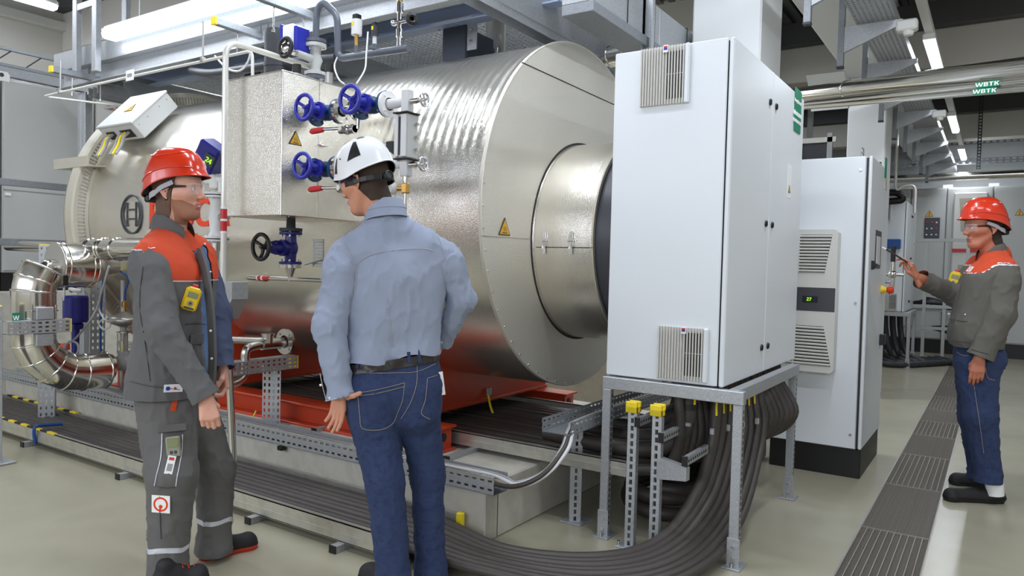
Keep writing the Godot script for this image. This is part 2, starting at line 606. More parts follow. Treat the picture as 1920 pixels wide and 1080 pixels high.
func build_lights() -> void:
	var E := 1.0
	batten(V(-6.22, 3.2, -3.25), V(-3.3, 3.2, -3.25), 0.15, 1.2 * E, "long glowing ceiling luminaire above the left end of the boiler, nearest the camera", "", 1.3)
	# the aisle in front of the boiler
	for x in [-8.2, -5.4, -2.6, 0.2, 2.8]:
		batten(V(x - 0.75, 4.2, -2.3), V(x + 0.75, 4.2, -2.3), 0.2, 2.4 * E, "linear luminaire over the aisle in front of the boiler", "luminaires over the aisle", 0.35)
	for x in [-7.0, -4.0, -1.0, 2.0]:
		batten(V(x - 0.75, 4.2, 1.6), V(x + 0.75, 4.2, 1.6), 0.2, 3.0 * E, "linear luminaire over the hall behind the camera", "luminaires behind the camera", 0.35)
	# the line above the floor channel
	var k := 0
	for z in [-4.4, -8.15, -11.9, -14.9]:
		batten(V(-0.6, 3.5, z + 0.6), V(-0.6, 3.5, z - 0.6), 0.1, 1.6 * E, ["luminaire over the grating out of the frame", "nearest of the glowing luminaires hung in line over the grating channel", "second glowing luminaire in the line over the grating channel, below the silver pipes", "small farthest luminaire in the line over the grating channel"][k])
		k += 1
	one("light_trunking", b().bar(V(-0.6, 3.6, -3.0), V(-0.6, 3.6, -15.8), 0.07, 0.06, 0.004), M.off_white, "white trunking carrying the line of luminaires over the grating channel", "trunking")
	for x in [-7.2, -4.4]:
		batten(V(x - 0.75, 2.95, -6.4), V(x + 0.75, 2.95, -6.4), 0.2, 2.2 * E, "low luminaire hidden behind the boiler drum", "low luminaires behind the drum", 1.7)
	batten(V(-2.7, 4.3, -3.3), V(-1.2, 4.3, -3.3), 0.2, 1.6 * E, "luminaire over the burner end of the boiler, above the frame", "", 0.3)
	batten(V(2.4, 4.2, -5.0), V(2.4, 4.2, -6.5), 0.2, 2.4 * E, "linear luminaire over the right side of the hall", "luminaires over the right side")
	batten(V(2.4, 4.2, -9.5), V(2.4, 4.2, -11.0), 0.2, 2.4 * E, "linear luminaire over the right side of the hall", "luminaires over the right side")
	batten(V(-3.4, 4.05, -8.2), V(-2.3, 4.05, -8.2), 0.12, 2.4 * E, "glowing luminaire on the inner wall behind the boiler, left of the white pillar")
	for x in [-8.6, -6.4, -4.6]:
		batten(V(x - 0.7, 4.2, -6.6), V(x + 0.7, 4.2, -6.6), 0.2, 3.0 * E, "linear luminaire behind the boiler", "luminaires behind the boiler", 0.35)
	batten(V(-2.6, 4.5, -13.0), V(-4.2, 4.5, -13.0), 0.16, 2.4 * E, "glowing luminaire far behind, just right of the white pillar top")
	batten(V(-8.4, 4.032, -3.323), V(-8.4, 3.979, -3.811), 0.14, 1.5 * E, "luminaire on the left wall in the top left corner of the picture")


func build_shell() -> void:
	var f := b()
	f.bb(V(-9.6, -0.3, -16.6), V(-0.585, 0, 5.2)).bb(V(-0.245, -0.3, -16.6), V(4.7, 0, 5.2))
	f.bb(V(-0.585, -0.3, -16.6), V(-0.245, -0.12, 5.2)).bb(V(-0.585, -0.12, -16.6), V(-0.245, 0, -15.2)).bb(V(-0.585, -0.12, 2.0), V(-0.245, 0, 5.2))
	struct("floor", f, M.floor_epoxy)
	struct("wall_left", b().bb(V(-9.6, 0, -16.6), V(-9.3, 4.9, 5.2)), M.wall_paint)
	struct("wall_right", b().bb(V(4.4, 0, -16.6), V(4.7, 4.9, 5.2)), M.wall_paint)
	struct("wall_back", b().bb(V(-9.3, 0, -16.6), V(4.4, 4.9, -16.3)), M.pillar_paint)
	# the wall behind the camera has a band of high windows
	var wf := b().bb(V(-9.3, 0, 4.9), V(4.4, 2.3, 5.2)).bb(V(-9.3, 4.2, 4.9), V(4.4, 4.9, 5.2))
	for x in [-9.3, -5.7, -2.3, 1.1, 4.2]:
		wf.bb(V(x, 2.3, 4.9), V(x + 0.2, 4.2, 5.2))
	struct("wall_front", wf, M.wall_paint)
	var wx := [[-9.1, -5.7], [-5.5, -2.3], [-2.1, 1.1], [1.3, 4.2]]
	for i in 4:
		var x0: float = wx[i][0]
		var x1: float = wx[i][1]
		var win := struct("window_%d" % (i + 1), b().bb(V(x0, 2.3, 5.02), V(x1, 4.2, 5.04)), M.daylight_pane)
		var fr := b().bb(V(x0, 2.3, 4.96), V(x1, 2.36, 5.08)).bb(V(x0, 4.14, 4.96), V(x1, 4.2, 5.08))
		for k in 4:
			var x := lerpf(x0, x1 - 0.05, k / 3.0)
			fr.bb(V(x, 2.3, 4.97), V(x + 0.05, 4.2, 5.07))
		struct("window_frame", fr, M.rail_grey, win)
		var l := AreaLight3D.new()
		l.name = "window_light"
		l.area_size = Vector2(x1 - x0, 1.85)
		l.area_normalize_energy = true
		l.light_energy = 5.2
		l.light_color = Color8(240, 243, 255)
		l.shadow_enabled = true
		win.add_child(l)
		l.position = V((x0 + x1) * 0.5, 3.25, 4.94)
	# corrugated steel deck
	var c := b()
	c.bb(V(-9.3, 4.72, -16.3), V(4.4, 4.9, 4.9))
	for i in 92:
		c.bb(V(-9.3 + i * 0.149, 4.66, -16.3), V(-9.3 + i * 0.149 + 0.07, 4.72, 4.9))
	struct("ceiling", c, M.deck_dark)
	var k := 1
	for z in [-15.0, -9.7, -4.3, 1.2]:
		struct("trim_%d" % k, b().bb(V(-9.3, 3.78, z - 0.3), V(4.4, 4.22, z), 0.01), M.wall_paint)
		struct("trim_%d" % (k + 1), b().bb(V(-9.3, 4.22, z - 0.1), V(4.4, 4.5, z + 0.12), 0.005), M.beam_dark)
		k += 2
	for x in [1.2, -4.5]:
		struct("trim_%d" % k, b().bb(V(x, 4.5, -16.3), V(x + 0.2, 4.66, 4.9), 0.005), M.beam_dark)
		k += 1
	# concrete pillars and the beam over them
	struct("trim_%d" % k, b().bb(V(-1.5, 3.62, -16.3), V(-1.1, 4.6, -5.7), 0.01), M.pillar_paint)
	one("concrete_pillar", b().bb(V(-1.891, 0, -5.65), V(-1.406, 4.66, -5.1), 0.012), M.pillar_paint, "thick white concrete pillar rising behind the tall grey cabinet", "pillar")
	var p := b().bb(V(-1.5, 0, -9.6), V(-1.1, 3.62, -9.1), 0.012)
	p.prism([Vector2(0, 0), Vector2(0.0, -0.34), Vector2(0.1, -0.14), Vector2(0.34, 0)], 0.4, xf(V(-1.5, 3.62, -9.1), V(0, 0, 1), Vector3.UP))
	one("concrete_pillar", p, M.pillar_paint, "white concrete pillar farther back, right of the tall cabinet and below the silver pipes", "pillar")

const BY := 1.71
const BZ := -4.07
const BR := 1.05


func drum(x: float, a: float, r: float) -> Vector3:  # a: angle from the front (+z) upwards
	return V(x, BY + sin(a) * r, BZ + cos(a) * r)



# a triangle warning plate as parts of t: black border, yellow face, black mark
func warning(parent: Node3D, at: Vector3, right: Vector3, up: Vector3, s: float, kind := 0) -> void:
	var w := xf(at, right, up)
	var tri_ := func(k: float): return [Vector2(-0.5 * s * k, -0.29 * s * k), Vector2(0.5 * s * k, -0.29 * s * k), Vector2(0, 0.577 * s * k)]
	part("sign_border", b().prism(tri_.call(1.0), 0.002, w), M.black, parent)
	part("sign_face", b().prism(tri_.call(0.84), 0.003, w), M.sign_yellow, parent)
	var m := b()
	if kind == 0:  # hot surface: three waves over a bar
		m.prism([Vector2(-0.2, -0.19), Vector2(0.2, -0.19), Vector2(0.2, -0.15), Vector2(-0.2, -0.15)].map(func(p): return p * s), 0.004, w)
		for i in 3:
			var pts := []
			for j in 9:
				pts.append(w * V((i - 1) * 0.1 * s + sin(j * 0.8) * 0.018 * s, (-0.1 + j * 0.028) * s, 0.003))
			m.tube(pts, 0.011 * s, 5)
	else:  # high voltage bolt
		m.prism([Vector2(0.05, 0.3), Vector2(-0.07, 0.02), Vector2(0.02, 0.04), Vector2(-0.04, -0.17), Vector2(-0.09, -0.15), Vector2(-0.03, -0.26), Vector2(0.06, -0.17), Vector2(0.01, -0.18), Vector2(0.11, 0.1), Vector2(0.01, 0.07), Vector2(0.1, 0.3)].map(func(p): return p * s), 0.004, w)
	part("sign_mark", m, M.black, parent)


func build_boiler() -> void:
	var t := thing("boiler", "huge horizontal boiler drum clad in shiny aluminium sheet on red steel feet", "boiler", V(-4.1, 0.3, BZ))
	# the clad drum, with the sheet rippled towards the right end of its upper side
	var s := b()
	s.surf(420, 96, func(u, w):
		var x: float = lerpf(-6.12, -2.2, u)
		var a: float = lerpf(-PI * 0.5, PI * 1.5, w)
		var k: float = smoothstep(-3.95, -3.2, x) * smoothstep(0.1, 0.5, sin(a)) * smoothstep(-0.35, 0.1, cos(a))
		var r: float = BR + sin(x * TAU / 0.062) * 0.0016 * k + sin(x * 2.1 + a * 3.0) * 0.002 + sin(x * 5.3 - a * 2.0) * 0.0011
		return drum(x, a, r), true)
	part("shell", s, M.stucco, t)
	var cap := b()
	cap.rod(V(-2.22, BY, BZ), V(-2.2, BY, BZ), BR + 0.004, -1, 96)
	part("end_plate", cap, M.stucco_plate, t)
	# folded rim, seams and screws of the end plate
	var rim := []
	for i in 96:
		rim.append(drum(-2.203, TAU * i / 96.0, BR + 0.001))
	part("rim_fold", b().tube(rim, 0.006, 6, true), M.stucco_plate, t)
	var X := -2.199
	part("seam", b().bar(V(-2.199, 2.499, -3.36), V(-2.199, 2.494, -4.517), 0.004, 0.006, 0.0, V(1, 0, 0)), M.dark_gap, t)
	part("seam", b().bar(V(-2.199, 1.544, -3.025), V(-2.199, 1.547, -3.483), 0.004, 0.006, 0.0, V(1, 0, 0)), M.steel_dull, t)
	for q in [[903, 412], [904, 462], [912, 494], [917, 523], [932, 580], [945, 610], [956, 634], [968, 653], [980, 671], [995, 688], [1000, 697], [1008, 700]]:
		pass
	for i in 16:
		var a := PI + 0.1 + i * 0.13
		part("screw", b().ball(drum(X, -(i * 0.11) + 0.1, BR - 0.012), V(0.004, 0.007, 0.007), 8), M.chrome, t)
	# burner collar
	var cx0 := -2.2
	var cx1 := -1.812
	var cy := 1.556
	var cz := -4.11
	part("collar", b().lathe([Vector2(0.6, -0.01), Vector2(0.604, 0.0), Vector2(0.601, 0.012), Vector2(0.6, 0.34), Vector2(0.602, 0.375), Vector2(0.606, 0.388), Vector2(0.585, 0.388), Vector2(0.585, 0.34)], V(cx0, cy, cz), Vector3.RIGHT, 96), M.stucco, t)
	part("collar_gap", b().lathe([Vector2(0.615, 0.0), Vector2(0.615, 0.003), Vector2(0.6, 0.003)], V(cx0, cy, cz), Vector3.RIGHT, 72), M.dark_gap, t)
	part("burner_duct", b().lathe([Vector2(0.584, 0.34), Vector2(0.575, 0.39), Vector2(0.568, 0.62), Vector2(0.3, 0.62), Vector2(0.0, 0.62)], V(cx0, cy, cz), Vector3.RIGHT, 72), M.anthracite, t)
	var ca := -0.09
	part("seam", b().bar(V(cx0 + 0.03, cy + sin(ca) * 0.602, cz + cos(ca) * 0.602), V(cx1, cy + sin(ca) * 0.602, cz + cos(ca) * 0.602), 0.004, 0.006, 0.0, V(0, 0, 1)), M.dark_gap, t)
	for x in [-2.115, -1.945]:
		var la := b()
		la.box(V(x, cy + 0.01, cz + 0.609), V(0.022, 0.05, 0.012), 0.003)
		la.box(V(x, cy - 0.068, cz + 0.606), V(0.018, 0.05, 0.008), 0.002)
		la.rod(V(x - 0.016, cy - 0.016, cz + 0.61), V(x + 0.016, cy - 0.016, cz + 0.61), 0.006, -1, 8)
		la.tube([V(x - 0.009, cy - 0.016, cz + 0.614), V(x - 0.009, cy - 0.06, cz + 0.612), V(x + 0.009, cy - 0.06, cz + 0.612), V(x + 0.009, cy - 0.016, cz + 0.614)], 0.0025, 6)
		part("latch", la, M.chrome, t)
	var ws := Node3D.new()
	ws.name = "warning_sign"
	t.add_child(ws, true)
	ws.position = V(0, 0, 0)
	warning(ws, V(-2.198, 1.587, -3.229), V(0, 0, -1), V(0, 1, 0), 0.11)
	# transverse feet and longitudinal beams
	var saddle := []
	for i in 25:
		var z := lerpf(0.80, -0.80, i / 24.0)
		saddle.append(Vector2(z, -sqrt(BR * BR - z * z) + 0.01))
	saddle.append_array([Vector2(-0.86, -0.7), Vector2(-0.86, -1.26), Vector2(0.86, -1.26), Vector2(0.86, -0.7)])
	for x in [-2.93, -4.72]:
		part("saddle_foot", b().prism(saddle, 0.02, xf(V(x, BY, BZ), V(0, 0, 1), V(0, 1, 0))), M.orange_red, t)
		part("saddle_web", b().bb(V(x - 0.3, 0.45, BZ - 0.7), V(x - 0.28, BY - BR + 0.12, BZ + 0.7)), M.orange_red, t)
		part("foot_plate", b().bb(V(x - 0.34, 0.45, BZ - 0.86), V(x + 0.02, 0.47, BZ + 0.86), 0.003), M.orange_red, t)
	for z in [-3.33, -4.82]:
		var ib := b()
		ib.bb(V(-6.2, 0.435, z - 0.085), V(-2.63, 0.45, z + 0.085), 0.003).bb(V(-6.2, 0.3, z - 0.085), V(-2.63, 0.315, z + 0.085), 0.003)
		ib.bb(V(-6.2, 0.31, z - 0.006), V(-2.66, 0.44, z + 0.006))
		part("base_beam", ib, M.orange_red, t)
		var ep := b()
		ep.prism([Vector2(-0.065, 0.01), Vector2(0.065, 0.01), Vector2(0.065, 0.135), Vector2(-0.065, 0.135)], 0.006, xf(V(-2.66, 0.3, z), V(0, 0, -1), V(0, 1, 0)))
		part("beam_end_plate", ep, M.orange_red, t)
		part("lifting_hole", b().rod(V(-2.66, 0.385, z + 0.01), V(-2.649, 0.385, z + 0.01), 0.026, -1, 20), M.dark_gap, t)
	# earth lug with its wire
	part("earth_lug", b().box(V(-2.905, 0.516, -4.128), V(0.012, 0.05, 0.05), 0.003), M.galv, t)
	part("earth_wire", b().tube(curve([V(-2.89, 0.499, -4.101), V(-2.89, 0.426, -4.124), V(-2.86, 0.362, -4.128), V(-2.83, 0.335, -4.138)]), 0.008, 8), M.yellow, t)
	# slotted ring round the far end
	var rg := b()
	var rx := -6.12
	rg.lathe([Vector2(1.17, -0.1), Vector2(1.17, 0.0), Vector2(1.155, 0.012), Vector2(1.128, 0.012), Vector2(1.128, 0.0)], V(rx, BY, BZ), Vector3.RIGHT, 96)
	rg.lathe([Vector2(1.05, 0.0), Vector2(1.05, 0.03), Vector2(1.062, 0.03), Vector2(1.068, 0.012), Vector2(1.068, 0.0)], V(rx, BY, BZ), Vector3.RIGHT, 96)
	part("ring_frame", rg, M.ring_beige, t)
	var sl := b()
	for i in 170:
		var a := -1.3 + i * 0.0262
		var o := drum(rx + 0.005, a, 1.098)
		var rad := V(0, sin(a), cos(a))
		sl.box(o, V(0.007, 0.066, 0.014), 0.0, Basis(V(1, 0, 0), rad, V(1, 0, 0).cross(rad)))
	part("ring_slats", sl, M.ring_beige, t).set_meta("kind", "stuff")
	part("ring_back", b().lathe([Vector2(1.16, -0.03), Vector2(1.05, -0.03)], V(rx, BY, BZ), Vector3.RIGHT, 72), M.dark_gap, t)
	part("end_dome", b().rod(V(rx - 0.16, BY, BZ), V(rx, BY, BZ), 1.15, 1.16, 72), M.cladding_dull, t)
	# emblem and lettering on the cladding
	var eo := V(-5.449, 1.706, BZ + BR + 0.003)
	var em := b()
	for k in [[0.142, 0.149], [0.118, 0.124]]:
		em.lathe([Vector2(k[0], 0), Vector2(k[0], 0.004), Vector2(k[1], 0.004), Vector2(k[1], 0)], eo + V(0, 0, -0.006), Vector3.BACK, 48)
	em = b()
	em.lathe([Vector2(0.139, 0.0), Vector2(0.139, 0.014), Vector2(0.149, 0.014), Vector2(0.149, 0.0)], eo - V(0, 0, 0.008), Vector3.BACK, 56)
	part("emblem_ring", em, M.anthracite, t)
	var ar := b()
	for sx in [-1.0, 1.0]:
		var pts := []
		for i in 13:
			var a := lerpf(-0.84, 0.84, i / 12.0)
			pts.append(Vector2(sx * cos(a) * 0.121, sin(a) * 0.121))
		for i in 13:
			var a := lerpf(0.84, -0.84, i / 12.0)
			pts.append(Vector2(sx * (cos(a) * 0.121 - 0.012 - 0.018 * (1 - absf(a) / 0.84)), sin(a) * (0.121 - 0.016)))
		ar = b()
		ar.prism([Vector2(sx * 0.055, -0.09), Vector2(sx * 0.055, 0.09), Vector2(sx * 0.066, 0.09), Vector2(sx * 0.066, -0.09)], 0.006, xf(eo, V(1, 0, 0), V(0, 1, 0)))
		var arc := []
		for i in 13:
			var a := lerpf(-0.86, 0.86, i / 12.0)
			arc.append(eo + V(sx * cos(a) * 0.112 , sin(a) * 0.12, 0.004))
		ar.tube(arc, 0.0055, 6)
		part("emblem_armature", ar, M.anthracite, t)
	part("emblem_bar", b().bb(eo + V(-0.056, 0.028, 0), eo + V(0.056, 0.042, 0.006)), M.anthracite, t)
	part("emblem_bar", b().bb(eo + V(-0.056, -0.042, 0), eo + V(0.056, -0.028, 0.006)), M.anthracite, t)
	text("lettering", "BOSCH", 0.19, 0.012, M.sign_red, V(-4.74, 1.70, BZ + BR + 0.001), Vector3.RIGHT, Vector3.UP, t, true, 1.12)
	# the sheet-clad casing on the front of the drum, open towards the drum
	var cs := b()
	var x0 := -3.573
	var x1 := -3.105
	var y0 := 1.626
	var y1 := 2.37
	var zf := -2.5
	cs.bb(V(x0, y0, -3.3), V(x1, y1, zf), 0.004)
	part("front_casing", cs, M.stucco, t)
	part("casing_edge", b().bar(V(x1, y0, zf), V(x1, y1, zf), 0.008, 0.008, 0.002), M.steel, t)
	part("casing_edge", b().bar(V(x0, y1, zf), V(x1, y1, zf), 0.006, 0.006, 0.002), M.steel, t)
	part("casing_edge", b().bar(V(x1, y1, zf), V(x1, y1, -3.2), 0.006, 0.006, 0.002), M.steel, t)
	part("casing_seam", b().bar(V(x1 + 0.001, y0, -2.745), V(x1 + 0.001, y1, -2.745), 0.004, 0.003), M.steel, t)
	for i in 5:
		part("screw", b().ball(V(x0 + 0.05 + i * 0.09, y0 - 0.002, zf - 0.02), V(0.005, 0.005, 0.005), 6), M.chrome, t)
	for i in 5:
		part("screw", b().ball(V(x1 - 0.01, y0 - 0.002, zf - 0.06 - i * 0.09), V(0.005, 0.005, 0.005), 6), M.chrome, t)
	var w2 := Node3D.new()
	w2.name = "warning_sign"
	t.add_child(w2, true)
	warning(w2, V(-3.103, 2.025, -2.587), V(0, 0, -1), V(0, 1, 0), 0.085)

# a square ventilation grille with upright slats on a face (right, up; the normal points outwards)
func grille(t: Node3D, c: Vector3, right: Vector3, up: Vector3, w: float, h: float, sticker := true) -> void:
	var X := xf(c, right, up)
	var nb := X.basis
	var g := Node3D.new()
	g.name = "vent_grille"
	t.add_child(g, true)
	part("frame_side", b().box(X * V(-w * 0.485, 0, 0.011), V(w * 0.03, h, 0.022), 0.004, nb), M.vent, g)
	part("frame_side", b().box(X * V(w * 0.455, 0, 0.011), V(w * 0.1, h, 0.022), 0.006, nb), M.cabinet, g)
	part("backing", b().box(X * V(0, 0, 0.004), V(w * 0.98, h * 0.98, 0.008), 0.0, nb), M.vent, g)
	part("intake", b().box(X * V(w * 0.22, 0.0, 0.0045), V(w * 0.42, h * 0.8, 0.009), 0.0, nb), M.dark_gap, g)
	for i in 15:
		part("slat", b().box(X * V(w * (-0.43 + i * 0.058), 0, 0.016), V(w * 0.024, h * 0.995, 0.014), 0.003, nb), M.vent, g)
	part("cross_wire", b().box(X * V(w * 0.22, h * 0.02, 0.011), V(w * 0.42, 0.003, 0.003), 0.0, nb), M.vent, g)
	if sticker:
		part("maker_badge", b().box(X * V(w * 0.03, h * 0.44, 0.026), V(w * 0.1, h * 0.125, 0.005), 0.001, nb), M.white, g)
		part("badge_stripe", b().box(X * V(w * 0.03, h * 0.465, 0.0285), V(w * 0.07, h * 0.035, 0.003), 0.0, nb), M.red_plastic, g)
		part("badge_stripe", b().box(X * V(w * 0.03, h * 0.435, 0.0285), V(w * 0.07, h * 0.035, 0.003), 0.0, nb), M.blue, g)


func leg_foot(p: Vector3, t: Node3D) -> void:
	var q := b()
	q.bb(p + V(-0.045, 0, -0.06), p + V(0.045, 0.008, 0.06), 0.002)
	part("foot_plate", q, M.galv, t)
	part("foot_bracket", b().bb(p + V(-0.03, 0.006, 0.021), p + V(0.03, 0.14, 0.027), 0.001), M.galv, t)
	var bl := b()
	for s in [[0, 0.045, 0.04], [0, 0.1, 0.04]]:
		bl.rod(p + V(s[0], s[1], 0.026), p + V(s[0], s[1], 0.036), 0.008, -1, 6)
	bl.rod(p + V(0.0, 0.0, 0.045), p + V(0, 0.03, 0.045), 0.007, -1, 6)
	part("bolt", bl, M.steel, t)


# a strut channel with real slots on two faces, from a straight up or along d
func strut(bl: B, a: Vector3, c: Vector3, w: float, dp: float, face: Vector3, rows: int, slot := Vector2(0.013, 0.03), cols := 1) -> void:
	var d := (c - a).normalized()
	var L := a.distance_to(c)
	face = (face - d * face.dot(d)).normalized()
	var side := d.cross(face)
	bl.slots(xf(a + face * dp * 0.5, side, d), w, L, 0.003, cols, rows, slot.x, slot.y)
	for s in [-1.0, 1.0]:
		bl.box((a + c) * 0.5 + side * s * w * 0.5, Vector3(0.003, L, dp), 0.0, Basis(side, d, side.cross(d)))
		bl.box((a + c) * 0.5 + side * s * (w * 0.5 - 0.008) - face * dp * 0.5, Vector3(0.016, L, 0.003), 0.0, Basis(side, d, side.cross(d)))


func build_cabinets() -> void:
	# the tall cabinet on its galvanised frame
	var t := thing("control_cabinet", "tall light grey steel cabinet with two ventilation grilles, standing on a galvanised frame", "cabinet", V(-1.38, 0.837, -4.2))
	var x0 := -1.69
	var x1 := -1.072
	var y0 := 0.837
	var y1 := 2.5
	var z0 := -3.46
	var z1 := -4.93
	part("body", b().bb(V(x0 + 0.004, y0, z1), V(x1 - 0.045, y1 - 0.004, z0 - 0.012), 0.006), M.cabinet, t)
	part("side_panel", b().bb(V(x0, y0 + 0.004, z0 - 0.012), V(x1 - 0.032, y1, z0), 0.004), M.cabinet, t)
	part("door_gap", b().bb(V(x1 - 0.045, y0 + 0.01, z1 + 0.01), V(x1 - 0.03, y1 - 0.012, z0 - 0.008)), M.dark_gap, t)
	var zm := -4.17
	for k in 2:
		var d := part("door", b().bb(V(x1 - 0.025, y0 + 0.002, zm - 0.002 if k == 0 else z1), V(x1, y1 - 0.002, z0 if k == 0 else zm - 0.006), 0.006), M.cabinet, t)
		for y in [2.32, 1.66, 0.98]:
			var p := V(x1, y, zm + 0.06 if k == 0 else zm - 0.07)
			part("door_lock", b().rod(p, p + V(0.008, 0, 0), 0.019, 0.017, 16).bb(p + V(0.007, -0.012, -0.004), p + V(0.012, 0.012, 0.004), 0.001), M.black, d)
	grille(t, V(-1.413, 2.353, -3.46), Vector3.RIGHT, Vector3.UP, 0.255, 0.29)
	grille(t, V(-1.275, 0.985, -3.46), Vector3.RIGHT, Vector3.UP, 0.255, 0.265)
	# notices on the door
	part("notice", b().box(V(-1.072, 1.945, -4.612), V(0.003, 0.2, 0.09)), M.white, t)
	var wn := Node3D.new()
	wn.name = "warning_sign"
	t.add_child(wn, true)
	warning(wn, V(-1.07, 1.893, -4.611), V(0, 0, -1), Vector3.UP, 0.05, 1)
	# green label plate
	var gl := thing("label_plate", "green label plate with white writing at the top rear of the tall cabinet door", "sign", V(-1.07, 2.393, -4.754))
	part("plate", b().box(V(-1.069, 2.392, -4.75), V(0.004, 0.26, 0.17), 0.001), M.green, gl)
	for q in [[1497, 193, "Dampfkessel", 0.02], [1496, 214, "WÄRMEBANK", 0.024], [1496, 226, "ELEKTROKESSEL", 0.02]]:
		text("lettering", q[2], q[3], 0.002, M.white, V(-1.066, 2.389, -4.736) + V(0, (208 - q[1]) * 0.0037, 0), V(0, 0, -1), Vector3.UP, gl)
	# frame
	var fr := thing("support_frame", "galvanised square-tube frame with bolted feet carrying the tall cabinet", "frame", V(-1.35, 0, -4.1))
	part("front_rail", b().bb(V(-1.695, 0.77, -3.478), V(-0.965, 0.833, -3.43), 0.003), M.galv, fr)
	part("side_rail", b().bb(V(-1.05, 0.77, -4.74), V(-1.0, 0.833, -3.479), 0.003), M.galv, fr)
	part("side_rail", b().bb(V(-1.695, 0.77, -4.93), V(-1.645, 0.833, -3.479), 0.003), M.galv, fr)
	for p in [V(-0.99, 0, -3.455), V(-1.662, 0, -3.44), V(-1.03, 0, -4.72), V(-1.662, 0, -4.8)]:
		var lg := b()
		lg.bb(p + V(-0.025, 0.005, -0.02), p + V(0.02, 0.77, 0.02), 0.002)
		part("leg", lg, M.galv, fr)
		var sl := b()
		for i in 24:
			sl.bb(p + V(0.018, 0.06 + i * 0.029, -0.007), p + V(0.0212, 0.078 + i * 0.029, 0.003))
		part("leg_slots", sl, M.dark_gap, fr).set_meta("kind", "stuff")
		leg_foot(p, fr)
	# second cabinet with its cooling unit
	var c2 := thing("switch_cabinet", "light grey floor-standing cabinet with black plinth, right of the tall cabinet", "cabinet", V(-1.03, 0, -5.88))
	part("plinth", b().bb(V(-1.335, 0.0, -6.31), V(-0.735, 0.2, -5.45), 0.004), M.black, c2)
	part("body", b().bb(V(-1.34, 0.2, -6.33), V(-0.765, 2.19, -5.44), 0.006), M.cabinet, c2)
	part("front_panel", b().bb(V(-1.34, 0.205, -5.44), V(-0.77, 2.19, -5.425), 0.004), M.cabinet, c2)
	part("door_gap", b().bb(V(-0.765, 0.21, -6.32), V(-0.75, 2.18, -5.432)), M.dark_gap, c2)
	var dr := part("door", b().bb(V(-0.752, 0.205, -6.33), V(-0.73, 2.19, -5.425), 0.006), M.cabinet, c2)
	for q in [[1619, 306], [1610, 815], [1613, 563]]:
		var p := V(-0.8, 2.1 if q[1] == 306 else (0.3 if q[1] == 815 else 1.2), -5.425)
		part("panel_screw", b().rod(p, p + V(0, 0, 0.006), 0.009, -1, 10), M.steel, c2)
	for x in [-0.8, -0.78]:
		for z in ([-5.47] if x == -0.8 else [-6.2]):
			var rr := []
			for i in 16:
				rr.append(V(x, 2.225 + cos(TAU * i / 16) * 0.026, z + sin(TAU * i / 16) * 0.026))
			part("lifting_eye", b().tube(rr, 0.007, 6, true).rod(V(x, 2.18, z), V(x, 2.2, z), 0.014, -1, 10), M.steel, c2)
	var px := -0.729
	part("touch_panel", b().box(V(-0.728, 1.575, -5.834), V(0.012, 0.27, 0.26), 0.003), M.anthracite, dr)
	part("panel_screen", b().box(V(-0.72, 1.567, -5.799), V(0.003, 0.2, 0.19), 0.001), M.cable_white, dr)
	var hd := b().bb(V(-0.724, 1.461, -5.568) + V(-0.01, -0.03, -0.02), V(-0.724, 1.461, -5.568) + V(0.012, 0.03, 0.02), 0.004)
	hd.bb(V(-0.724, 1.461, -5.568) + V(0.0, -0.012, -0.12), V(-0.724, 1.461, -5.568) + V(0.02, 0.012, 0.02), 0.003)
	part("door_handle", hd, M.black, dr)
	part("door_handle", b().bb(V(-0.724, 0.915, -6.177) + V(-0.01, -0.05, -0.05), V(-0.724, 0.915, -6.177) + V(0.03, 0.03, 0.05), 0.006), M.black, dr)
	part("door_sticker", b().box(V(-0.728, 2.189, -6.083), V(0.004, 0.15, 0.1)), M.green, dr)
	part("door_sticker", b().box(V(-0.728, 2.074, -6.12), V(0.004, 0.08, 0.1)), M.ring_beige, dr)
	var es := V(-0.72, 1.284, -6.119)
	part("emergency_stop", b().lathe([Vector2(0.03, 0), Vector2(0.03, 0.02), Vector2(0.02, 0.02), Vector2(0.02, 0.05)], es - V(0.01, 0, 0), Vector3.RIGHT, 18), M.yellow, dr)
	part("stop_button", b().lathe([Vector2(0.012, 0.02), Vector2(0.026, 0.05), Vector2(0.028, 0.075), Vector2(0.02, 0.085), Vector2(0.0, 0.086)], es - V(0.01, 0, 0), Vector3.RIGHT, 18), M.sign_red, dr)
	# cooling unit hung on the front panel
	var ac := thing("cooling_unit", "cream cabinet cooling unit with two louvred openings and a dark display band", "air conditioner", V(-1.1, 0.7, -5.34))
	var ax0 := -1.33
	var zf := -5.31
	var p0 := V(-0.906, 1.693, -5.31)
	var p1 := V(-0.884, 0.718, -5.31)
	var ax1: float = p0.x
	var ay1: float = p0.y
	var ay0: float = p1.y
	var body := b()
	body.prism([Vector2(ax0, ay0 + 0.02), Vector2(ax0 + 0.02, ay0), Vector2(ax1 - 0.02, ay0), Vector2(ax1, ay0 + 0.02), Vector2(ax1, ay1 - 0.02), Vector2(ax1 - 0.02, ay1), Vector2(ax0 + 0.02, ay1), Vector2(ax0, ay1 - 0.02)], 0.115, xf(V(0, 0, zf - 0.115), Vector3.RIGHT, Vector3.UP))
	part("housing", body, M.vent, ac)
	var d0 := V(-0.865, 1.297, -5.309)
	var d1 := V(-0.866, 1.136, -5.309)
	part("display_band", b().bb(V(ax0 + 0.01, d1.y, zf - 0.001), V(ax1 - 0.004, d0.y, zf + 0.003), 0.001), M.anthracite, ac)
	var dc := V(-1.068, 1.216, -5.306)
	part("display", b().box(dc, V(0.1, 0.045, 0.004), 0.001), M.black, ac)
	var gm := mat("digit_green", Color8(150, 230, 40), 0.5)
	gm.emission_enabled = true
	gm.emission = Color8(150, 230, 40)
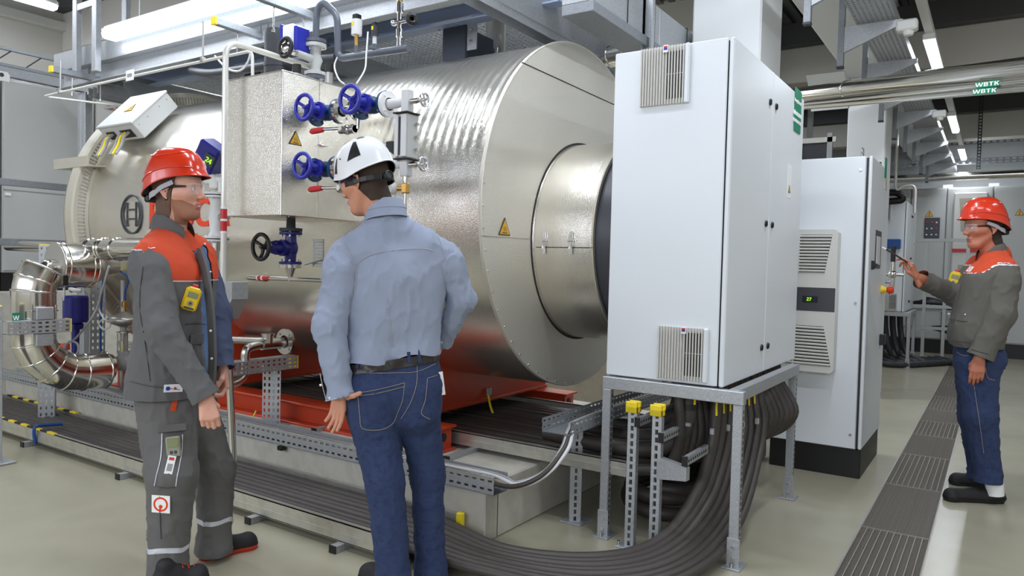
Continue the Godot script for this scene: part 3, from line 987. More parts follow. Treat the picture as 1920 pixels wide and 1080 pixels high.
	gm.emission_energy_multiplier = 0.6
	text("digits", "27", 0.022, 0.002, gm, dc + V(-0.006, 0, 0.003), Vector3.RIGHT, Vector3.UP, ac)
	for k in 2:
		var top: float = (V(-1.029, 1.657, -5.309)).y if k == 0 else (V(-1.007, 1.034, -5.309)).y
		var bot: float = (V(-1.02, 1.4, -5.309)).y if k == 0 else (V(-0.997, 0.765, -5.309)).y
		var xa := ax0 + 0.02
		var xb: float = (V(-0.912, 1.657, -5.309)).x - 0.03
		var xc: float = (V(-0.962, 1.402, -5.309)).x - 0.02
		if k == 1:
			xc = (V(-0.956, 1.037, -5.309)).x - 0.02
			xb = (V(-0.903, 0.774, -5.309)).x - 0.02
		var lv := Node3D.new()
		lv.name = "louvre_opening"
		ac.add_child(lv, true)
		var ht := xb if k == 0 else xc
		var hb := xc if k == 0 else xb
		part("recess", b().prism([Vector2(xa, bot), Vector2(hb, bot), Vector2(ht, top), Vector2(xa, top)], 0.002, xf(V(0, 0, zf - 0.0005), Vector3.RIGHT, Vector3.UP)), M.dark_gap, lv)
		for i in 12:
			var y := lerpf(bot, top, (i + 0.5) / 12.0)
			var xr := lerpf(hb, ht, (i + 0.5) / 12.0)
			part("louvre", b().box(V((xa + xr) * 0.5, y, zf + 0.006), V(xr - xa, (top - bot) / 12.0 * 0.62, 0.012), 0.003, Basis(V(1, 0, 0), 0.35)), M.vent, lv)
		part("louvre_post", b().bb(V(xa + (ht - xa) * 0.42, bot, zf), V(xa + (ht - xa) * 0.42 + 0.008, top, zf + 0.014)), M.vent, lv)

func build_floor_items() -> void:
	# plinth
	var pl := b()
	pl.bb(V(-7.4, 0, -5.3), V(-2.09, 0.3, -3.06), 0.008).bb(V(-7.4, 0, -3.08), V(-2.09, 0.262, -2.96), 0.006)
	one("boiler_plinth", pl, M.concrete, "low beige concrete plinth carrying the boiler feet", "plinth")
	one("concrete_kerb", b().bb(V(-7.4, 0, -6.6), V(-1.9, 0.52, -6.2), 0.01), M.concrete, "beige concrete kerb behind the boiler, seen below the drum", "kerb")
	# the cable ladder on the floor
	var t := thing("cable_ladder", "long low aluminium cable ladder on the floor along the plinth, full of thick cables", "cable tray", V(-4.7, 0, -2.7))
	for z in [-2.49, -2.925]:
		var s := signf(z + 2.7)
		var r := b().bb(V(-7.6, 0.035, z - 0.004), V(-2.23, 0.135, z + 0.004), 0.002)
		r.bb(V(-7.6, 0.125, z - 0.004 + s * -0.012), V(-2.23, 0.135, z + 0.004)).bb(V(-7.6, 0.035, z - 0.004 + s * -0.02), V(-2.23, 0.041, z + 0.004))
		r.bb(V(-7.6, 0.075, z), V(-2.23, 0.08, z + s * 0.007))
		part("side_rail", r, M.tray_alu, t)
		part("end_cap", b().bb(V(-2.235, 0.03, z - 0.016), V(-2.2, 0.142, z + 0.016), 0.004), M.yellow, t)
	for i in 17:
		var x := -7.4 + i * 0.32
		part("rung", b().bb(V(x, 0.05, -2.92), V(x + 0.04, 0.07, -2.49)), M.galv, t)
		if i % 4 == 1 or i == 15:
			part("foot_channel", b().bb(V(x - 0.02, 0.0, -2.96), V(x + 0.022, 0.036, -2.43), 0.002), M.galv, t)
			part("foot_cap", b().bb(V(x - 0.022, 0.0, -2.43), V(x + 0.024, 0.038, -2.422), 0.002), M.black, t)
	# striped edging near the left end
	for z in [-2.49, -2.925]:
		var x1: float = -5.45 if z > -2.6 else -6.05
		for i in 12:
			part("edge_stripe", b().bb(V(x1 - i * 0.1 - 0.1, 0.13, z - 0.012), V(x1 - i * 0.1, 0.141, z + 0.012)), M.yellow if i % 2 == 0 else M.black, t)
	var tie := b().tube(curve([V(-5.72, 0.03, -2.478), V(-5.72, 0.145, -2.475), V(-5.72, 0.15, -2.56), V(-5.72, 0.14, -2.66)], 6), 0.012, 6)
	one("lashing_strap", tie, M.cable_blue, "blue strap tied over the edge of the floor cable ladder at far left", "strap")
	# thick cables that leave the ladder and climb into the tall cabinet
	for i in 8:
		var k := i / 7.0
		var z := lerpf(-2.86, -2.53, k)
		var pts := [V(-7.6, 0.092, z), V(-6.0, 0.094, z + 0.004), V(-4.4, 0.092, z - 0.003), V(-3.0, 0.094, z), V(-2.3, 0.092, z)]
		pts.append_array([V(-1.85, 0.075, lerpf(-2.80, -2.55, k)), V(lerpf(-1.48, -1.36, k), lerpf(0.07, 0.05, k), lerpf(-2.985, -2.72, k)), V(lerpf(-1.30, -1.08, k), lerpf(0.1, 0.06, k), lerpf(-3.28, -3.1, k)), V(lerpf(-1.22, -1.04, k), lerpf(0.27, 0.14, k), lerpf(-3.55, -3.72, k)), V(lerpf(-1.19, -1.06, k), 0.5, lerpf(-3.68, -4.16, k)), V(lerpf(-1.18, -1.11, k), 0.7, lerpf(-3.7, -4.25, k)), V(lerpf(-1.18, -1.13, k), 0.86, lerpf(-3.7, -4.28, k))])
		var r := [0.03, 0.024, 0.026, 0.022, 0.026, 0.021, 0.024, 0.022][i] as float
		var c := thing("power_cable", ["thick dark cable nearest the plinth, innermost of the sweep into the cabinet", "second dark cable from the inside of the sweep rising into the cabinet", "third dark cable from the inside of the sweep", "fourth dark cable from the inside of the sweep", "fifth dark cable from the inside of the sweep", "sixth dark cable from the inside of the sweep", "seventh dark cable from the inside of the sweep, last but one", "outermost dark cable of the sweep, passing behind the front frame leg"][i], "cable", V(-2.3, 0, z), "thick cables of the floor ladder")
		var cp := curve(pts, 7)
		part("sheath", b().tube(cp, r, 10), M.cable, c)
		if i < 7:
			var q: Vector3 = (pts[-2] as Vector3) + V(0.012, 0.0, r)
			part("marker_sleeve", b().tube([q + V(0, 0.06, -0.002), q, q + V(0.003, -0.04, 0.002)], 0.006, 6), M.yellow, c)
			if i % 2 == 0:
				var q2: Vector3 = (pts[-3] as Vector3) + V(0.01, 0.08, r)
				part("cable_clip", b().box(q2, V(0.022, 0.035, 0.018), 0.004), M.galv, c)
	# the wide ladder on the plinth between the red beams
	var t2 := thing("cable_ladder", "aluminium cable ladder lying on the plinth under the boiler, white edge towards the camera", "cable tray", V(-3.4, 0.3, -4.1))
	for z in [-3.445, -4.66]:
		var r2 := b().bb(V(-6.0, 0.325, z - 0.004), V(-1.55, 0.405, z + 0.004), 0.002)
		r2.bb(V(-6.0, 0.397, z - 0.02), V(-1.55, 0.405, z + 0.004)).bb(V(-6.0, 0.36, z), V(-1.55, 0.365, z + 0.007))
		part("side_rail", r2, M.tray_alu, t2)
	for x in [-2.52, -3.6, -5.0]:
		part("support_channel", b().bb(V(x - 0.02, 0.3, -4.8), V(x + 0.02, 0.325, -3.19), 0.002), M.galv, t2)
		part("channel_cap", b().bb(V(x - 0.022, 0.3, -3.19), V(x + 0.022, 0.327, -3.18), 0.002), M.black, t2)
	part("ladder_bottom", b().bb(V(-6.0, 0.325, -4.66), V(-1.55, 0.33, -3.45)), M.galv_dark, t2)
	for i in 21:
		var k := i / 20.0
		var z := lerpf(-3.49, -4.62, k)
		var y := 0.352 + (0.004 if i % 2 else 0.0)
		var pts := [V(-5.9, y, z), V(-4.0, y, z), V(-2.2, y, z + 0.004 * sin(i * 2.0)), V(-1.75, y - 0.005, z), V(lerpf(-1.5, -1.36, k), y + 0.01 * sin(i), z - 0.03), V(lerpf(-1.36, -1.12, k), y + 0.05, z - 0.05), V(lerpf(-1.31, -1.0, k), 0.55, z - 0.05), V(lerpf(-1.32, -1.1, k), 0.74, z - 0.05), V(lerpf(-1.34, -1.12, k), 0.87, z - 0.05)]
		var r := 0.022 if i % 3 else 0.027
		one("supply_cable", b().tube(curve(pts, 6), r, 8), M.cable, "dark cable lying under the boiler and bending up below the tall cabinet", "cable", "cables under the boiler")
	# heavy insulated hoses hanging under the cabinet front
	for i in 3:
		var z := [-3.6, -3.85, -4.1][i] as float
		var x := [-1.29, -1.4, -1.52][i] as float
		var h := thing("cable_hose", ["thick black wrapped hose hanging under the cabinet, frontmost of three", "thick black wrapped hose hanging under the cabinet, middle of three", "thick black wrapped hose hanging under the cabinet, rearmost of three"][i], "hose", V(x, 0.5, z))
		var pts := [V(-2.1, 0.46 + i * 0.01, z + 0.05), V(x - 0.35, 0.44, z + 0.03), V(x - 0.09, 0.49, z + 0.01), V(x - 0.01, 0.62, z), V(x, 0.86, z)]
		part("sleeve", b().tube(curve(pts, 7), 0.045, 14), M.cable, h)
		for y in [0.69, 0.78]:
			part("wrap_band", b().lathe([Vector2(0.0455, -0.002), Vector2(0.0485, -0.002), Vector2(0.0485, 0.03), Vector2(0.0455, 0.03)], V(x, y, z), Vector3.UP, 14), M.black, h)
		part("cable_clip", b().box(V(x + 0.02, 0.62, z + 0.052), V(0.03, 0.022, 0.02), 0.005), M.galv, h)
		part("marker_sleeve", b().tube([V(x + 0.04, 0.8, z + 0.026), V(x + 0.042, 0.72, z + 0.028)], 0.006, 6), M.yellow, h)
	# spare hose coiled on the floor behind
	var coil := []
	for i in 90:
		var a := i * 0.23
		coil.append(V(-1.55 + cos(a) * (0.25 + 0.02 * sin(a * 0.31)), 0.045 + i * 0.0016, -4.15 + sin(a) * (0.34 + 0.03 * cos(a * 0.4))))
	one("coiled_hose", b().tube(coil, 0.04, 10), M.cable, "thick brownish hose coiled on the floor behind the frame legs", "hose")
	# perforated tray along the front edge of the plinth
	var pt := thing("perforated_tray", "galvanised perforated cable tray along the front edge of the plinth", "cable tray", V(-4.6, 0.262, -3.0))
	pt.position = V(-4.6, 0.262, -3.0)
	var pf := b()
	pf.slots(xf(V(-4.71, 0.268, -2.932), Vector3.RIGHT, Vector3.UP), 5.38, 0.086, 0.003, 112, 2, 0.026, 0.011)
	part("front_side", pf, M.galv, pt)
	part("tray_bottom", b().bb(V(-7.4, 0.263, -3.05), V(-2.02, 0.267, -2.932)), M.galv_dark, pt)
	part("back_side", b().bb(V(-7.4, 0.263, -3.052), V(-2.02, 0.354, -3.048)), M.galv, pt)
	part("rim", b().tube([V(-7.4, 0.354, -2.936), V(-2.02, 0.354, -2.936)], 0.005, 6), M.steel, pt)
	for x in [-3.6, -5.0]:
		part("bracket_end", b().bb(V(x - 0.022, 0.235, -2.95), V(x + 0.022, 0.262, -2.915), 0.003), M.black, pt)
	var wires := [[M.cable_grey, 0.011, 0.0], [M.cable_white, 0.009, 0.03], [M.yellow, 0.006, 0.055], [M.cable, 0.012, 0.075], [M.cable_grey, 0.009, 0.015], [M.cable_white, 0.01, 0.045]]
	for i in wires.size():
		var dz: float = wires[i][2]
		var y := 0.3 + (0.03 if i > 3 else 0.0)
		var k := i / 5.0
		var pts := [V(-7.2, y, -3.03 + dz), V(-5.0, y + 0.01, -3.02 + dz), V(-3.6, y, -3.03 + dz), V(-2.4, y + 0.015, -3.025 + dz), V(-2.06, y + 0.02, -3.02 + dz)]
		pts.append_array([V(-1.92 + 0.04 * k, 0.335, -2.99 + dz * 0.7), V(-1.80 + 0.03 * k, 0.4, -3.05 + dz * 0.6), V(-1.77 + 0.04 * k, 0.5, -3.16 + dz * 0.4), V(-1.80 + 0.03 * k, 0.57, -3.28), V(-1.83 + 0.03 * k, 0.585, -3.5), V(-1.85 + 0.04 * k, 0.585, -4.8)])
		one("control_wire", b().tube(curve(pts, 6), wires[i][1], 8), wires[i][0], ["grey control wire sagging from the plinth tray up to the cross tray, outermost", "white control wire between plinth tray and cross tray", "yellow and green wire between plinth tray and cross tray", "dark control wire between plinth tray and cross tray", "thin grey control wire between plinth tray and cross tray", "second white control wire between plinth tray and cross tray"][i], "wire", "wires between the trays")
	one("earth_wire", b().tube(curve([V(-4.054, 0.393, -3.09), V(-4.067, 0.325, -3.06), V(-4.069, 0.307, -3.02), V(-3.947, 0.329, -2.99), V(-3.867, 0.32, -2.99), V(-3.859, 0.31, -3)], 6), 0.005, 6), M.yellow, "loose yellow wire looping over the plinth tray", "wire")
	# cross tray on its post
	var ct := thing("cross_tray", "perforated cable tray running back from the plinth post under the tall cabinet", "cable tray", V(-1.84, 0.55, -4.0))
	for x in [-1.75, -1.915]:
		part("tray_side", b().slots(xf(V(x, 0.555, -4.05), V(0, 0, 1), Vector3.UP), 1.7, 0.065, 0.003, 36, 2, 0.026, 0.009), M.galv, ct)
	part("tray_bottom", b().bb(V(-1.915, 0.552, -4.9), V(-1.75, 0.556, -3.2)), M.galv_dark, ct)
	var pb := b()
	pb.prism([Vector2(0, 0), Vector2(0.16, 0.07), Vector2(0.16, 0.09), Vector2(0, 0.09)], 0.03, xf(V(-1.87, 0.46, -3.5), V(-1, 0, 0.1), Vector3.UP))
	var post := thing("strut_post", "short slotted galvanised post with a bracket carrying the cross tray", "post", V(-1.887, 0, -3.525))
	var ps := b()
	strut(ps, V(-1.887, 0.006, -3.525), V(-1.887, 0.53, -3.525), 0.06, 0.045, V(0.55, 0, 0.83), 14, Vector2(0.014, 0.024))
	part("channel", ps, M.galv, post)
	part("bracket", pb, M.galv, post)
	part("foot_plate", b().bb(V(-1.95, 0, -3.61), V(-1.82, 0.008, -3.47), 0.002), M.galv, post)
	# two capped strut posts in front of the hoses
	for q in [[V(-1.492, 0, -3.376), 0.70, "slotted galvanised post with a yellow cap, left one of the pair under the cabinet"], [V(-1.354, 0, -3.354), 0.705, "slotted galvanised post with a yellow cap, right one of the pair under the cabinet"]]:
		var p: Vector3 = q[0]
		var sp := thing("strut_post", q[2], "post", p)
		var fc := V(0.25, 0, 0.97)
		var s3 := b()
		strut(s3, p + V(0, 0.006, 0), p + V(0, q[1], 0), 0.042, 0.042, fc, 18, Vector2(0.014, 0.024))
		part("channel", s3, M.galv, sp)
		part("side_slots", b().slots(xf(p + V(0.024, 0.02, -0.006), V(0, 0, 1), Vector3.UP), 0.03, 0.66, 0.003, 1, 17, 0.01, 0.024), M.galv, sp)
		var yc := b().bb(p + V(-0.03, q[1] - 0.02, -0.03), p + V(0.03, q[1] + 0.035, -0.015), 0.003)
		yc.bb(p + V(-0.03, q[1] - 0.02, 0.012), p + V(0.03, q[1] + 0.035, 0.03), 0.003).bb(p + V(-0.03, q[1] - 0.02, -0.03), p + V(0.03, q[1] + 0.012, 0.03), 0.003)
		part("cap", yc, M.yellow, sp)
		part("foot_plate", b().bb(p + V(-0.06, 0, -0.05), p + V(0.05, 0.008, 0.05), 0.002), M.galv, sp)
		part("bolt", b().rod(p + V(-0.045, 0, 0.03), p + V(-0.045, 0.03, 0.03), 0.007, -1, 6), M.steel, sp)
	# cable rails held by the posts
	for q in [[V(-1.455, 0.64, -3.345), V(-1.455, 0.64, -4.4), "upper slotted cable rail behind the capped posts"], [V(-1.315, 0.59, -3.31), V(-1.315, 0.59, -3.56), "middle slotted cable rail on the right capped post"], [V(-1.19, 0.5, -3.30), V(-1.19, 0.5, -3.6), "lower slotted cable rail at the end of the grey cantilever"]]:
		var cr := thing("cable_rail", q[2], "rail", (q[0] + q[1]) * 0.5)
		part("channel", b().bar(q[0], q[1], 0.022, 0.045, 0.002), M.galv, cr)
		var L: float = (q[0] as Vector3).distance_to(q[1])
		for i in int(L / 0.03):
			part("slot", b().box((q[0] as Vector3) + V(0.0115, 0, -0.02 - i * 0.03), V(0.002, 0.012, 0.012)), M.dark_gap, cr)
		part("end_cap", b().box((q[0] as Vector3) + V(0, 0, 0.004), V(0.027, 0.05, 0.01), 0.002), M.black, cr)
	one("cantilever_bracket", b().prism([Vector2(0, 0), Vector2(0.0, 0.095), Vector2(0.02, 0.105), Vector2(0.155, 0.085), Vector2(0.155, 0.02)], 0.036, xf(V(-1.333, 0.385, -3.352), V(1, 0, 0.1), Vector3.UP)), M.galv, "grey cantilever bracket on the right capped post", "bracket")
	# grating panels over the floor channel
	var dirn := 0
	var zz := -2.42
	var lens := [0.5, 0.52, 1.01, 1.02, 1.01, 0.85, 0.75, 0.74, 1.0, 1.0, 1.0, 1.0, 1.0]
	var names := ["grating panel at the bottom edge of the picture", "nearest whole grating panel with close cross bars", "grating panel with lengthwise bars, second in view", "grating panel beside the shoes of the man at the panel, cross barred", "grating panel just past the shoes of the man at the panel, with lengthwise bars", "sixth grating panel of the floor channel", "seventh grating panel of the floor channel", "eighth grating panel, behind the legs of the man at the panel", "ninth grating panel of the floor channel", "tenth grating panel of the floor channel", "eleventh grating panel of the floor channel", "twelfth grating panel of the floor channel", "farthest grating panel of the floor channel"]
	for i in 13:
		var za := zz
		zz -= lens[i]
		var g := thing("grating_panel", names[i], "grating", V(-0.415, -0.03, (za + zz) * 0.5), "grating panels of the floor channel")
		var xa := -0.582
		var xb := -0.248
		var fr := b()
		fr.bb(V(xa, -0.03, zz + 0.003), V(xa + 0.005, 0.0, za - 0.003)).bb(V(xb - 0.005, -0.03, zz + 0.003), V(xb, 0.0, za - 0.003))
		fr.bb(V(xa, -0.03, za - 0.008), V(xb, 0.0, za - 0.003)).bb(V(xa, -0.03, zz + 0.003), V(xb, 0.0, zz + 0.008))
		part("panel_frame", fr, M.grating_light, g)
		var across := i % 2 == 1 or i < 2
		var nl := 9
		for k in nl:
			var x := lerpf(xa, xb, (k + 1.0) / (nl + 1))
			part("long_bar", b().bb(V(x - 0.0022, -0.028 if across else -0.03, zz + 0.008), V(x + 0.0022, -0.004 if across else -0.0005, za - 0.008)), M.grating_light, g)
		var nc := int(lens[i] / 0.0165)
		var cb := b()
		for k in nc:
			var z := lerpf(za, zz, (k + 0.5) / nc)
			cb.bb(V(xa + 0.005, -0.03, z - 0.002), V(xb - 0.005, -0.0008 if across else -0.006, z + 0.002))
		part("cross_bars", cb, M.grating, g).set_meta("kind", "stuff")
	struct("trim_20", b().bb(V(-0.587, -0.04, -15.2), V(-0.582, 0.001, 2.0)), M.steel_dull)
	struct("trim_21", b().bb(V(-0.248, -0.04, -15.2), V(-0.243, 0.001, 2.0)), M.steel_dull)

func flange(s: B, c: Vector3, d: Vector3, r: float, h: float, bolts := 8) -> void:
	s.lathe([Vector2(r * 0.5, -h * 0.5), Vector2(r, -h * 0.5), Vector2(r, h * 0.5), Vector2(r * 0.5, h * 0.5)], c, d, 28)
	d = d.normalized()
	var x := (Vector3.UP if absf(d.y) < 0.9 else Vector3.RIGHT).cross(d).normalized()
	var y := d.cross(x)
	for i in bolts:
		var p := c + (x * cos(TAU * (i + 0.5) / bolts) + y * sin(TAU * (i + 0.5) / bolts)) * r * 0.78
		s.rod(p - d * (h * 0.5 + r * 0.09), p + d * (h * 0.5 + r * 0.09), r * 0.1, -1, 6)


# an insulated pipe: sheet-metal segments with beads at the joints
func lagged(t: Node3D, pts: Array, r: float, m: Material, beads: Array, called := "cladding") -> void:
	part(called, b().tube(pts, r, 28), m, t)
	for i in beads:
		var p: Vector3 = pts[i]
		var d: Vector3 = (pts[mini(i + 1, pts.size() - 1)] as Vector3) - pts[maxi(i - 1, 0)]
		part("joint_bead", b().lathe([Vector2(r - 0.002, -0.008), Vector2(r + 0.006, -0.003), Vector2(r + 0.006, 0.003), Vector2(r - 0.002, 0.008)], p, d, 28, true), m, t)


func handwheel(s: B, c: Vector3, d: Vector3, r: float, tube_r: float, spokes := 3, dish := 0.0, phase := 0.0) -> void:
	d = d.normalized()
	var x := (Vector3.UP if absf(d.y) < 0.9 else Vector3.RIGHT).cross(d).normalized()
	var y := d.cross(x)
	var rim := []
	for i in 36:
		rim.append(c + (x * cos(TAU * i / 36) + y * sin(TAU * i / 36)) * r)
	s.tube(rim, tube_r, 10, true)
	for i in spokes:
		var a := TAU * i / spokes + phase
		var e := x * cos(a) + y * sin(a)
		s.tube([c - d * dish + e * r * 0.15, c - d * dish * 0.9 + e * r * 0.5, c + e * (r - tube_r)], [tube_r * 1.1, tube_r * 0.8, tube_r * 0.9], 8)
	s.lathe([Vector2(0.0, 0.02), Vector2(r * 0.15, 0.018), Vector2(r * 0.2, 0.0), Vector2(r * 0.2, -0.025), Vector2(0.0, -0.025)], c - d * dish, d, 16)


func build_left_pipes() -> void:
	# the big insulated steam pipe with two bends
	var px := -5.6
	var t := thing("insulated_pipe", "thick silver insulated pipe bend standing upright at the left edge of the picture", "pipe", V(px, 0.5, -2.42))
	var z := -2.41
	var P := [V(px, 0.53, -2.9), V(px, 0.53, -2.74), V(px, 0.545, -2.63), V(px, 0.6, -2.53), V(px, 0.68, -2.455), V(px, 0.78, z), V(px, 0.84, z), V(px, 1.02, z), V(px, 1.13, z), V(px, 1.2, z - 0.015), V(px, 1.28, z - 0.06)]
	lagged(t, P, 0.135, M.cladding, [0, 1, 2, 3, 4, 5, 8, 9, 10])
	part("end_disc", b().rod(V(px, 0.53, -2.9), V(px, 0.53, -2.91), 0.134, -1, 28), M.cladding, t)
	part("bare_pipe", b().tube(curve([V(px, 1.27, z - 0.06), V(px, 1.31, z - 0.09), V(px, 1.315, z - 0.14), V(px, 1.315, z - 0.2)], 5), 0.042, 14), M.cladding, t)
	part("label_plate", b().box(V(-5.46, 0.964, -2.248), V(0.003, 0.06, 0.05)), M.green, t)
	text("lettering", "W", 0.03, 0.002, M.white, V(-5.457, 0.961, -2.244), V(0, 0, -1), Vector3.UP, t)
	# insulated drum
	var d := thing("insulated_drum", "short fat silver insulated drum fixed above the pipe bend", "pipe", V(px, 1.31, -2.7))
	part("end_plate", b().rod(V(px, 1.315, -2.545), V(px, 1.315, -2.55), 0.16, -1, 40), M.cladding_dull, d)
	part("jacket", b().rod(V(px, 1.315, -2.55), V(px, 1.315, -2.79), 0.16, -1, 40, false), M.cladding, d)
	for zz in [-2.555, -2.59, -2.755, -2.788]:
		part("joint_bead", b().lathe([Vector2(0.158, -0.007), Vector2(0.165, -0.002), Vector2(0.165, 0.002), Vector2(0.158, 0.007)], V(px, 1.315, zz), V(0, 0, 1), 40, true), M.cladding, d)
	part("dome", b().lathe([Vector2(0.13, 0.0), Vector2(0.128, 0.03), Vector2(0.11, 0.07), Vector2(0.07, 0.1), Vector2(0.055, 0.2)], V(px, 1.31, -2.79), V(0, 0, -1), 32, true), M.cladding_dull, d)
	var tag_ := part("tag_plate", b().box(V(-5.45, 1.21, -2.552), V(0.004, 0.07, 0.035), 0.001), M.black, d)
	# horizontal insulated pipe along the drum front
	var h := thing("insulated_pipe", "horizontal silver insulated pipe in front of the boiler with a flat round end", "pipe", V(-4.8, 1.44, -2.79))
	lagged(h, [V(-5.62, 1.435, -2.86), V(-5.6, 1.435, -2.82), V(-5.55, 1.437, -2.79), V(-5.4, 1.438, -2.79), V(-5.36, 1.439, -2.79), V(-5.2, 1.44, -2.79), V(-4.4, 1.443, -2.79), V(-4.11, 1.445, -2.79)], 0.078, M.cladding, [2, 3, 4, 5, 7])
	part("end_disc", b().rod(V(-4.11, 1.445, -2.79), V(-4.105, 1.445, -2.79), 0.077, -1, 28), M.cladding_dull, h)
	part("disc_seam", b().bar(V(-4.104, 1.41, -2.72), V(-4.104, 1.46, -2.86), 0.002, 0.003), M.dark_gap, h)
	one("drain_pipe", b().rod(V(-7.2, 1.455, -2.9), V(-5.6, 1.44, -2.9), 0.045, -1, 16), M.cladding, "thinner silver pipe coming in from the left behind the insulated drum", "pipe")
	# perforated posts
	for q in [[V(-5.5, 0, -2.12), 1.04, 0.1, "wide perforated grey post with a yellow top edge at the left edge of the picture", V(1, 0, 0.25)], [V(-6.22, 0, -2.78), 1.46, 0.11, "perforated grey post with yellow top behind the insulated drum", V(1, 0, 0.6)], [V(-6.0, 0, -3.05), 1.2, 0.1, "perforated grey post standing behind the blue actuator", V(1, 0, 0.4)]]:
		var p: Vector3 = q[0]
		var o := thing("perforated_post", q[3], "post", p)
		var f: Vector3 = (q[4] as Vector3).normalized()
		var s := Vector3.UP.cross(f)
		var pl := b()
		pl.slots(xf(p + f * 0.045 + V(0, 0.01, 0), s, Vector3.UP), q[2], q[1] - 0.01, 0.004, 3, int(q[1] / 0.05), 0.012, 0.024)
		pl.slots(xf(p + s * float(q[2]) * 0.5 + V(0, 0.01, 0), f, Vector3.UP), 0.09, q[1] - 0.01, 0.004, 2, int(q[1] / 0.05), 0.012, 0.018)
		pl.slots(xf(p - s * float(q[2]) * 0.5 + V(0, 0.01, 0), f, Vector3.UP), 0.09, q[1] - 0.01, 0.004, 2, int(q[1] / 0.05), 0.012, 0.018)
		part("channel", pl, M.galv, o)
		var cp := b()
		cp.box(p + V(0, q[1], 0), Vector3(q[2], 0.012, 0.09), 0.002, Basis(s, Vector3.UP, f))
		part("top_edge", cp, M.yellow, o)
		part("foot_plate", b().box(p + V(0, 0.008, 0), V(0.24, 0.014, 0.2), 0.003), M.galv, o)
		part("bolt", b().rod(p + V(0.1, 0.01, 0.0), p + V(0.1, 0.04, 0.0), 0.008, -1, 6), M.steel, o)
	# perforated arm with the pipe clamp
	var a := thing("support_arm", "perforated grey support arm holding the pipe bend with a clamp, yellow end", "bracket", V(-5.42, 0.9, -2.3))
	var ab := b()
	var az0 := -2.17
	var az1 := -2.56
	ab.slots(xf(V(-5.395, 0.855, (az0 + az1) * 0.5), V(0, 0, -1), Vector3.UP), az0 - az1, 0.085, 0.004, 9, 3, 0.022, 0.012)
	ab.bb(V(-5.475, 0.938, az1), V(-5.395, 0.942, az0)).bb(V(-5.475, 0.853, az1), V(-5.395, 0.857, az0))
	part("channel", ab, M.galv, a)
	part("end_trim", b().bb(V(-5.48, 0.85, az1 - 0.006), V(-5.388, 0.945, az1), 0.002), M.yellow, a)
	part("clamp_block", b().bb(V(-5.45, 0.945, -2.455), V(-5.4, 1.03, -2.345), 0.004), M.galv, a)
	part("clamp_block", b().bb(V(-5.45, 0.765, -2.455), V(-5.4, 0.85, -2.345), 0.004), M.galv, a)
	for q in [-2.325, -2.475]:
		part("clamp_bolt", b().rod(V(-5.42, 0.94, q), V(-5.42, 1.045, q), 0.007, -1, 8).rod(V(-5.42, 1.0, q), V(-5.42, 1.008, q), 0.017, -1, 6), M.steel, a)
	# blue actuator
	var bc := V(-5.95, 0, -2.86)
	var ba := thing("valve_actuator", "navy blue valve actuator canister with a hand lever on top, behind the pipe bend", "valve", bc + V(0, 0.6, 0))
	part("canister", b().lathe([Vector2(0.0, 0.87), Vector2(0.085, 0.87), Vector2(0.088, 0.885), Vector2(0.088, 1.06), Vector2(0.08, 1.075), Vector2(0.0, 1.08)], bc, Vector3.UP, 28), M.navy, ba)
	part("yoke", b().lathe([Vector2(0.025, 0.6), Vector2(0.03, 0.87)], bc, Vector3.UP, 14).box(bc + V(0, 0.84, 0), V(0.1, 0.05, 0.08), 0.008), M.navy, ba)
	part("hand_lever", b().tube(curve([bc + V(-0.07, 1.11, 0.0), bc + V(-0.02, 1.125, 0.03), bc + V(0.05, 1.12, 0.03), bc + V(0.08, 1.115, 0)], 5), 0.016, 8), M.off_white, ba)
	part("stem", b().rod(bc + V(0, 1.04, 0.085), bc + V(0, 1.17, 0.085), 0.008, -1, 8), M.cable_white, ba)
	part("limit_block", b().box(bc + V(-0.04, 0.68, 0.06), V(0.07, 0.05, 0.05), 0.004), M.sign_red, ba)
	# control valve with diaphragm
	var vc := V(-5.6, 0, -3.05)
	var cv := thing("control_valve", "silver control valve with a flat diaphragm dish on top", "valve", vc + V(0, 0.5, 0))
	part("diaphragm", b().lathe([Vector2(0.0, 0.965), Vector2(0.03, 0.96), Vector2(0.05, 0.945), Vector2(0.1, 0.925), Vector2(0.118, 0.915), Vector2(0.12, 0.9), Vector2(0.118, 0.885), Vector2(0.09, 0.87), Vector2(0.03, 0.845), Vector2(0.0, 0.84)], vc, Vector3.UP, 32, true), M.steel_dull, cv)
	part("yoke", b().rod(vc + V(0, 0.64, 0), vc + V(0, 0.8, 0), 0.028, -1, 16).rod(vc + V(0, 0.8, 0), vc + V(0, 0.85, 0), 0.016, -1, 12), M.cable_grey, cv)
	for s in [-1.0, 1.0]:
		part("pillar_rod", b().rod(vc + V(s * 0.04, 0.64, 0.03), vc + V(s * 0.04, 0.81, 0.03), 0.005, -1, 8), M.steel, cv)
	part("top_plate", b().lathe([Vector2(0, 0.8), Vector2(0.055, 0.8), Vector2(0.055, 0.81), Vector2(0, 0.81)], vc, Vector3.UP, 20), M.steel, cv)
	part("scale_plate", b().box(vc + V(0.03, 0.7, 0.032), V(0.022, 0.08, 0.003)), M.yellow, cv)
	part("body", b().ball(vc + V(0, 0.57, 0), V(0.07, 0.065, 0.08), 18).rod(vc + V(0, 0.57, 0.12), vc + V(0, 0.57, -0.14), 0.05, -1, 18).rod(vc + V(0, 0.57, 0), vc + V(0, 0.66, 0), 0.045, -1, 18), M.cable_grey, cv)
	var fl := b()
	flange(fl, vc + V(0, 0.55, 0.11), V(0, 0, 1), 0.095, 0.022)
	part("flange", fl, M.steel, cv)
	part("air_fitting", b().rod(vc + V(0, 0.96, 0), vc + V(0, 1.0, 0), 0.008, -1, 8).box(vc + V(0, 1.02, 0), V(0.034, 0.045, 0.034), 0.006), M.brass, cv)
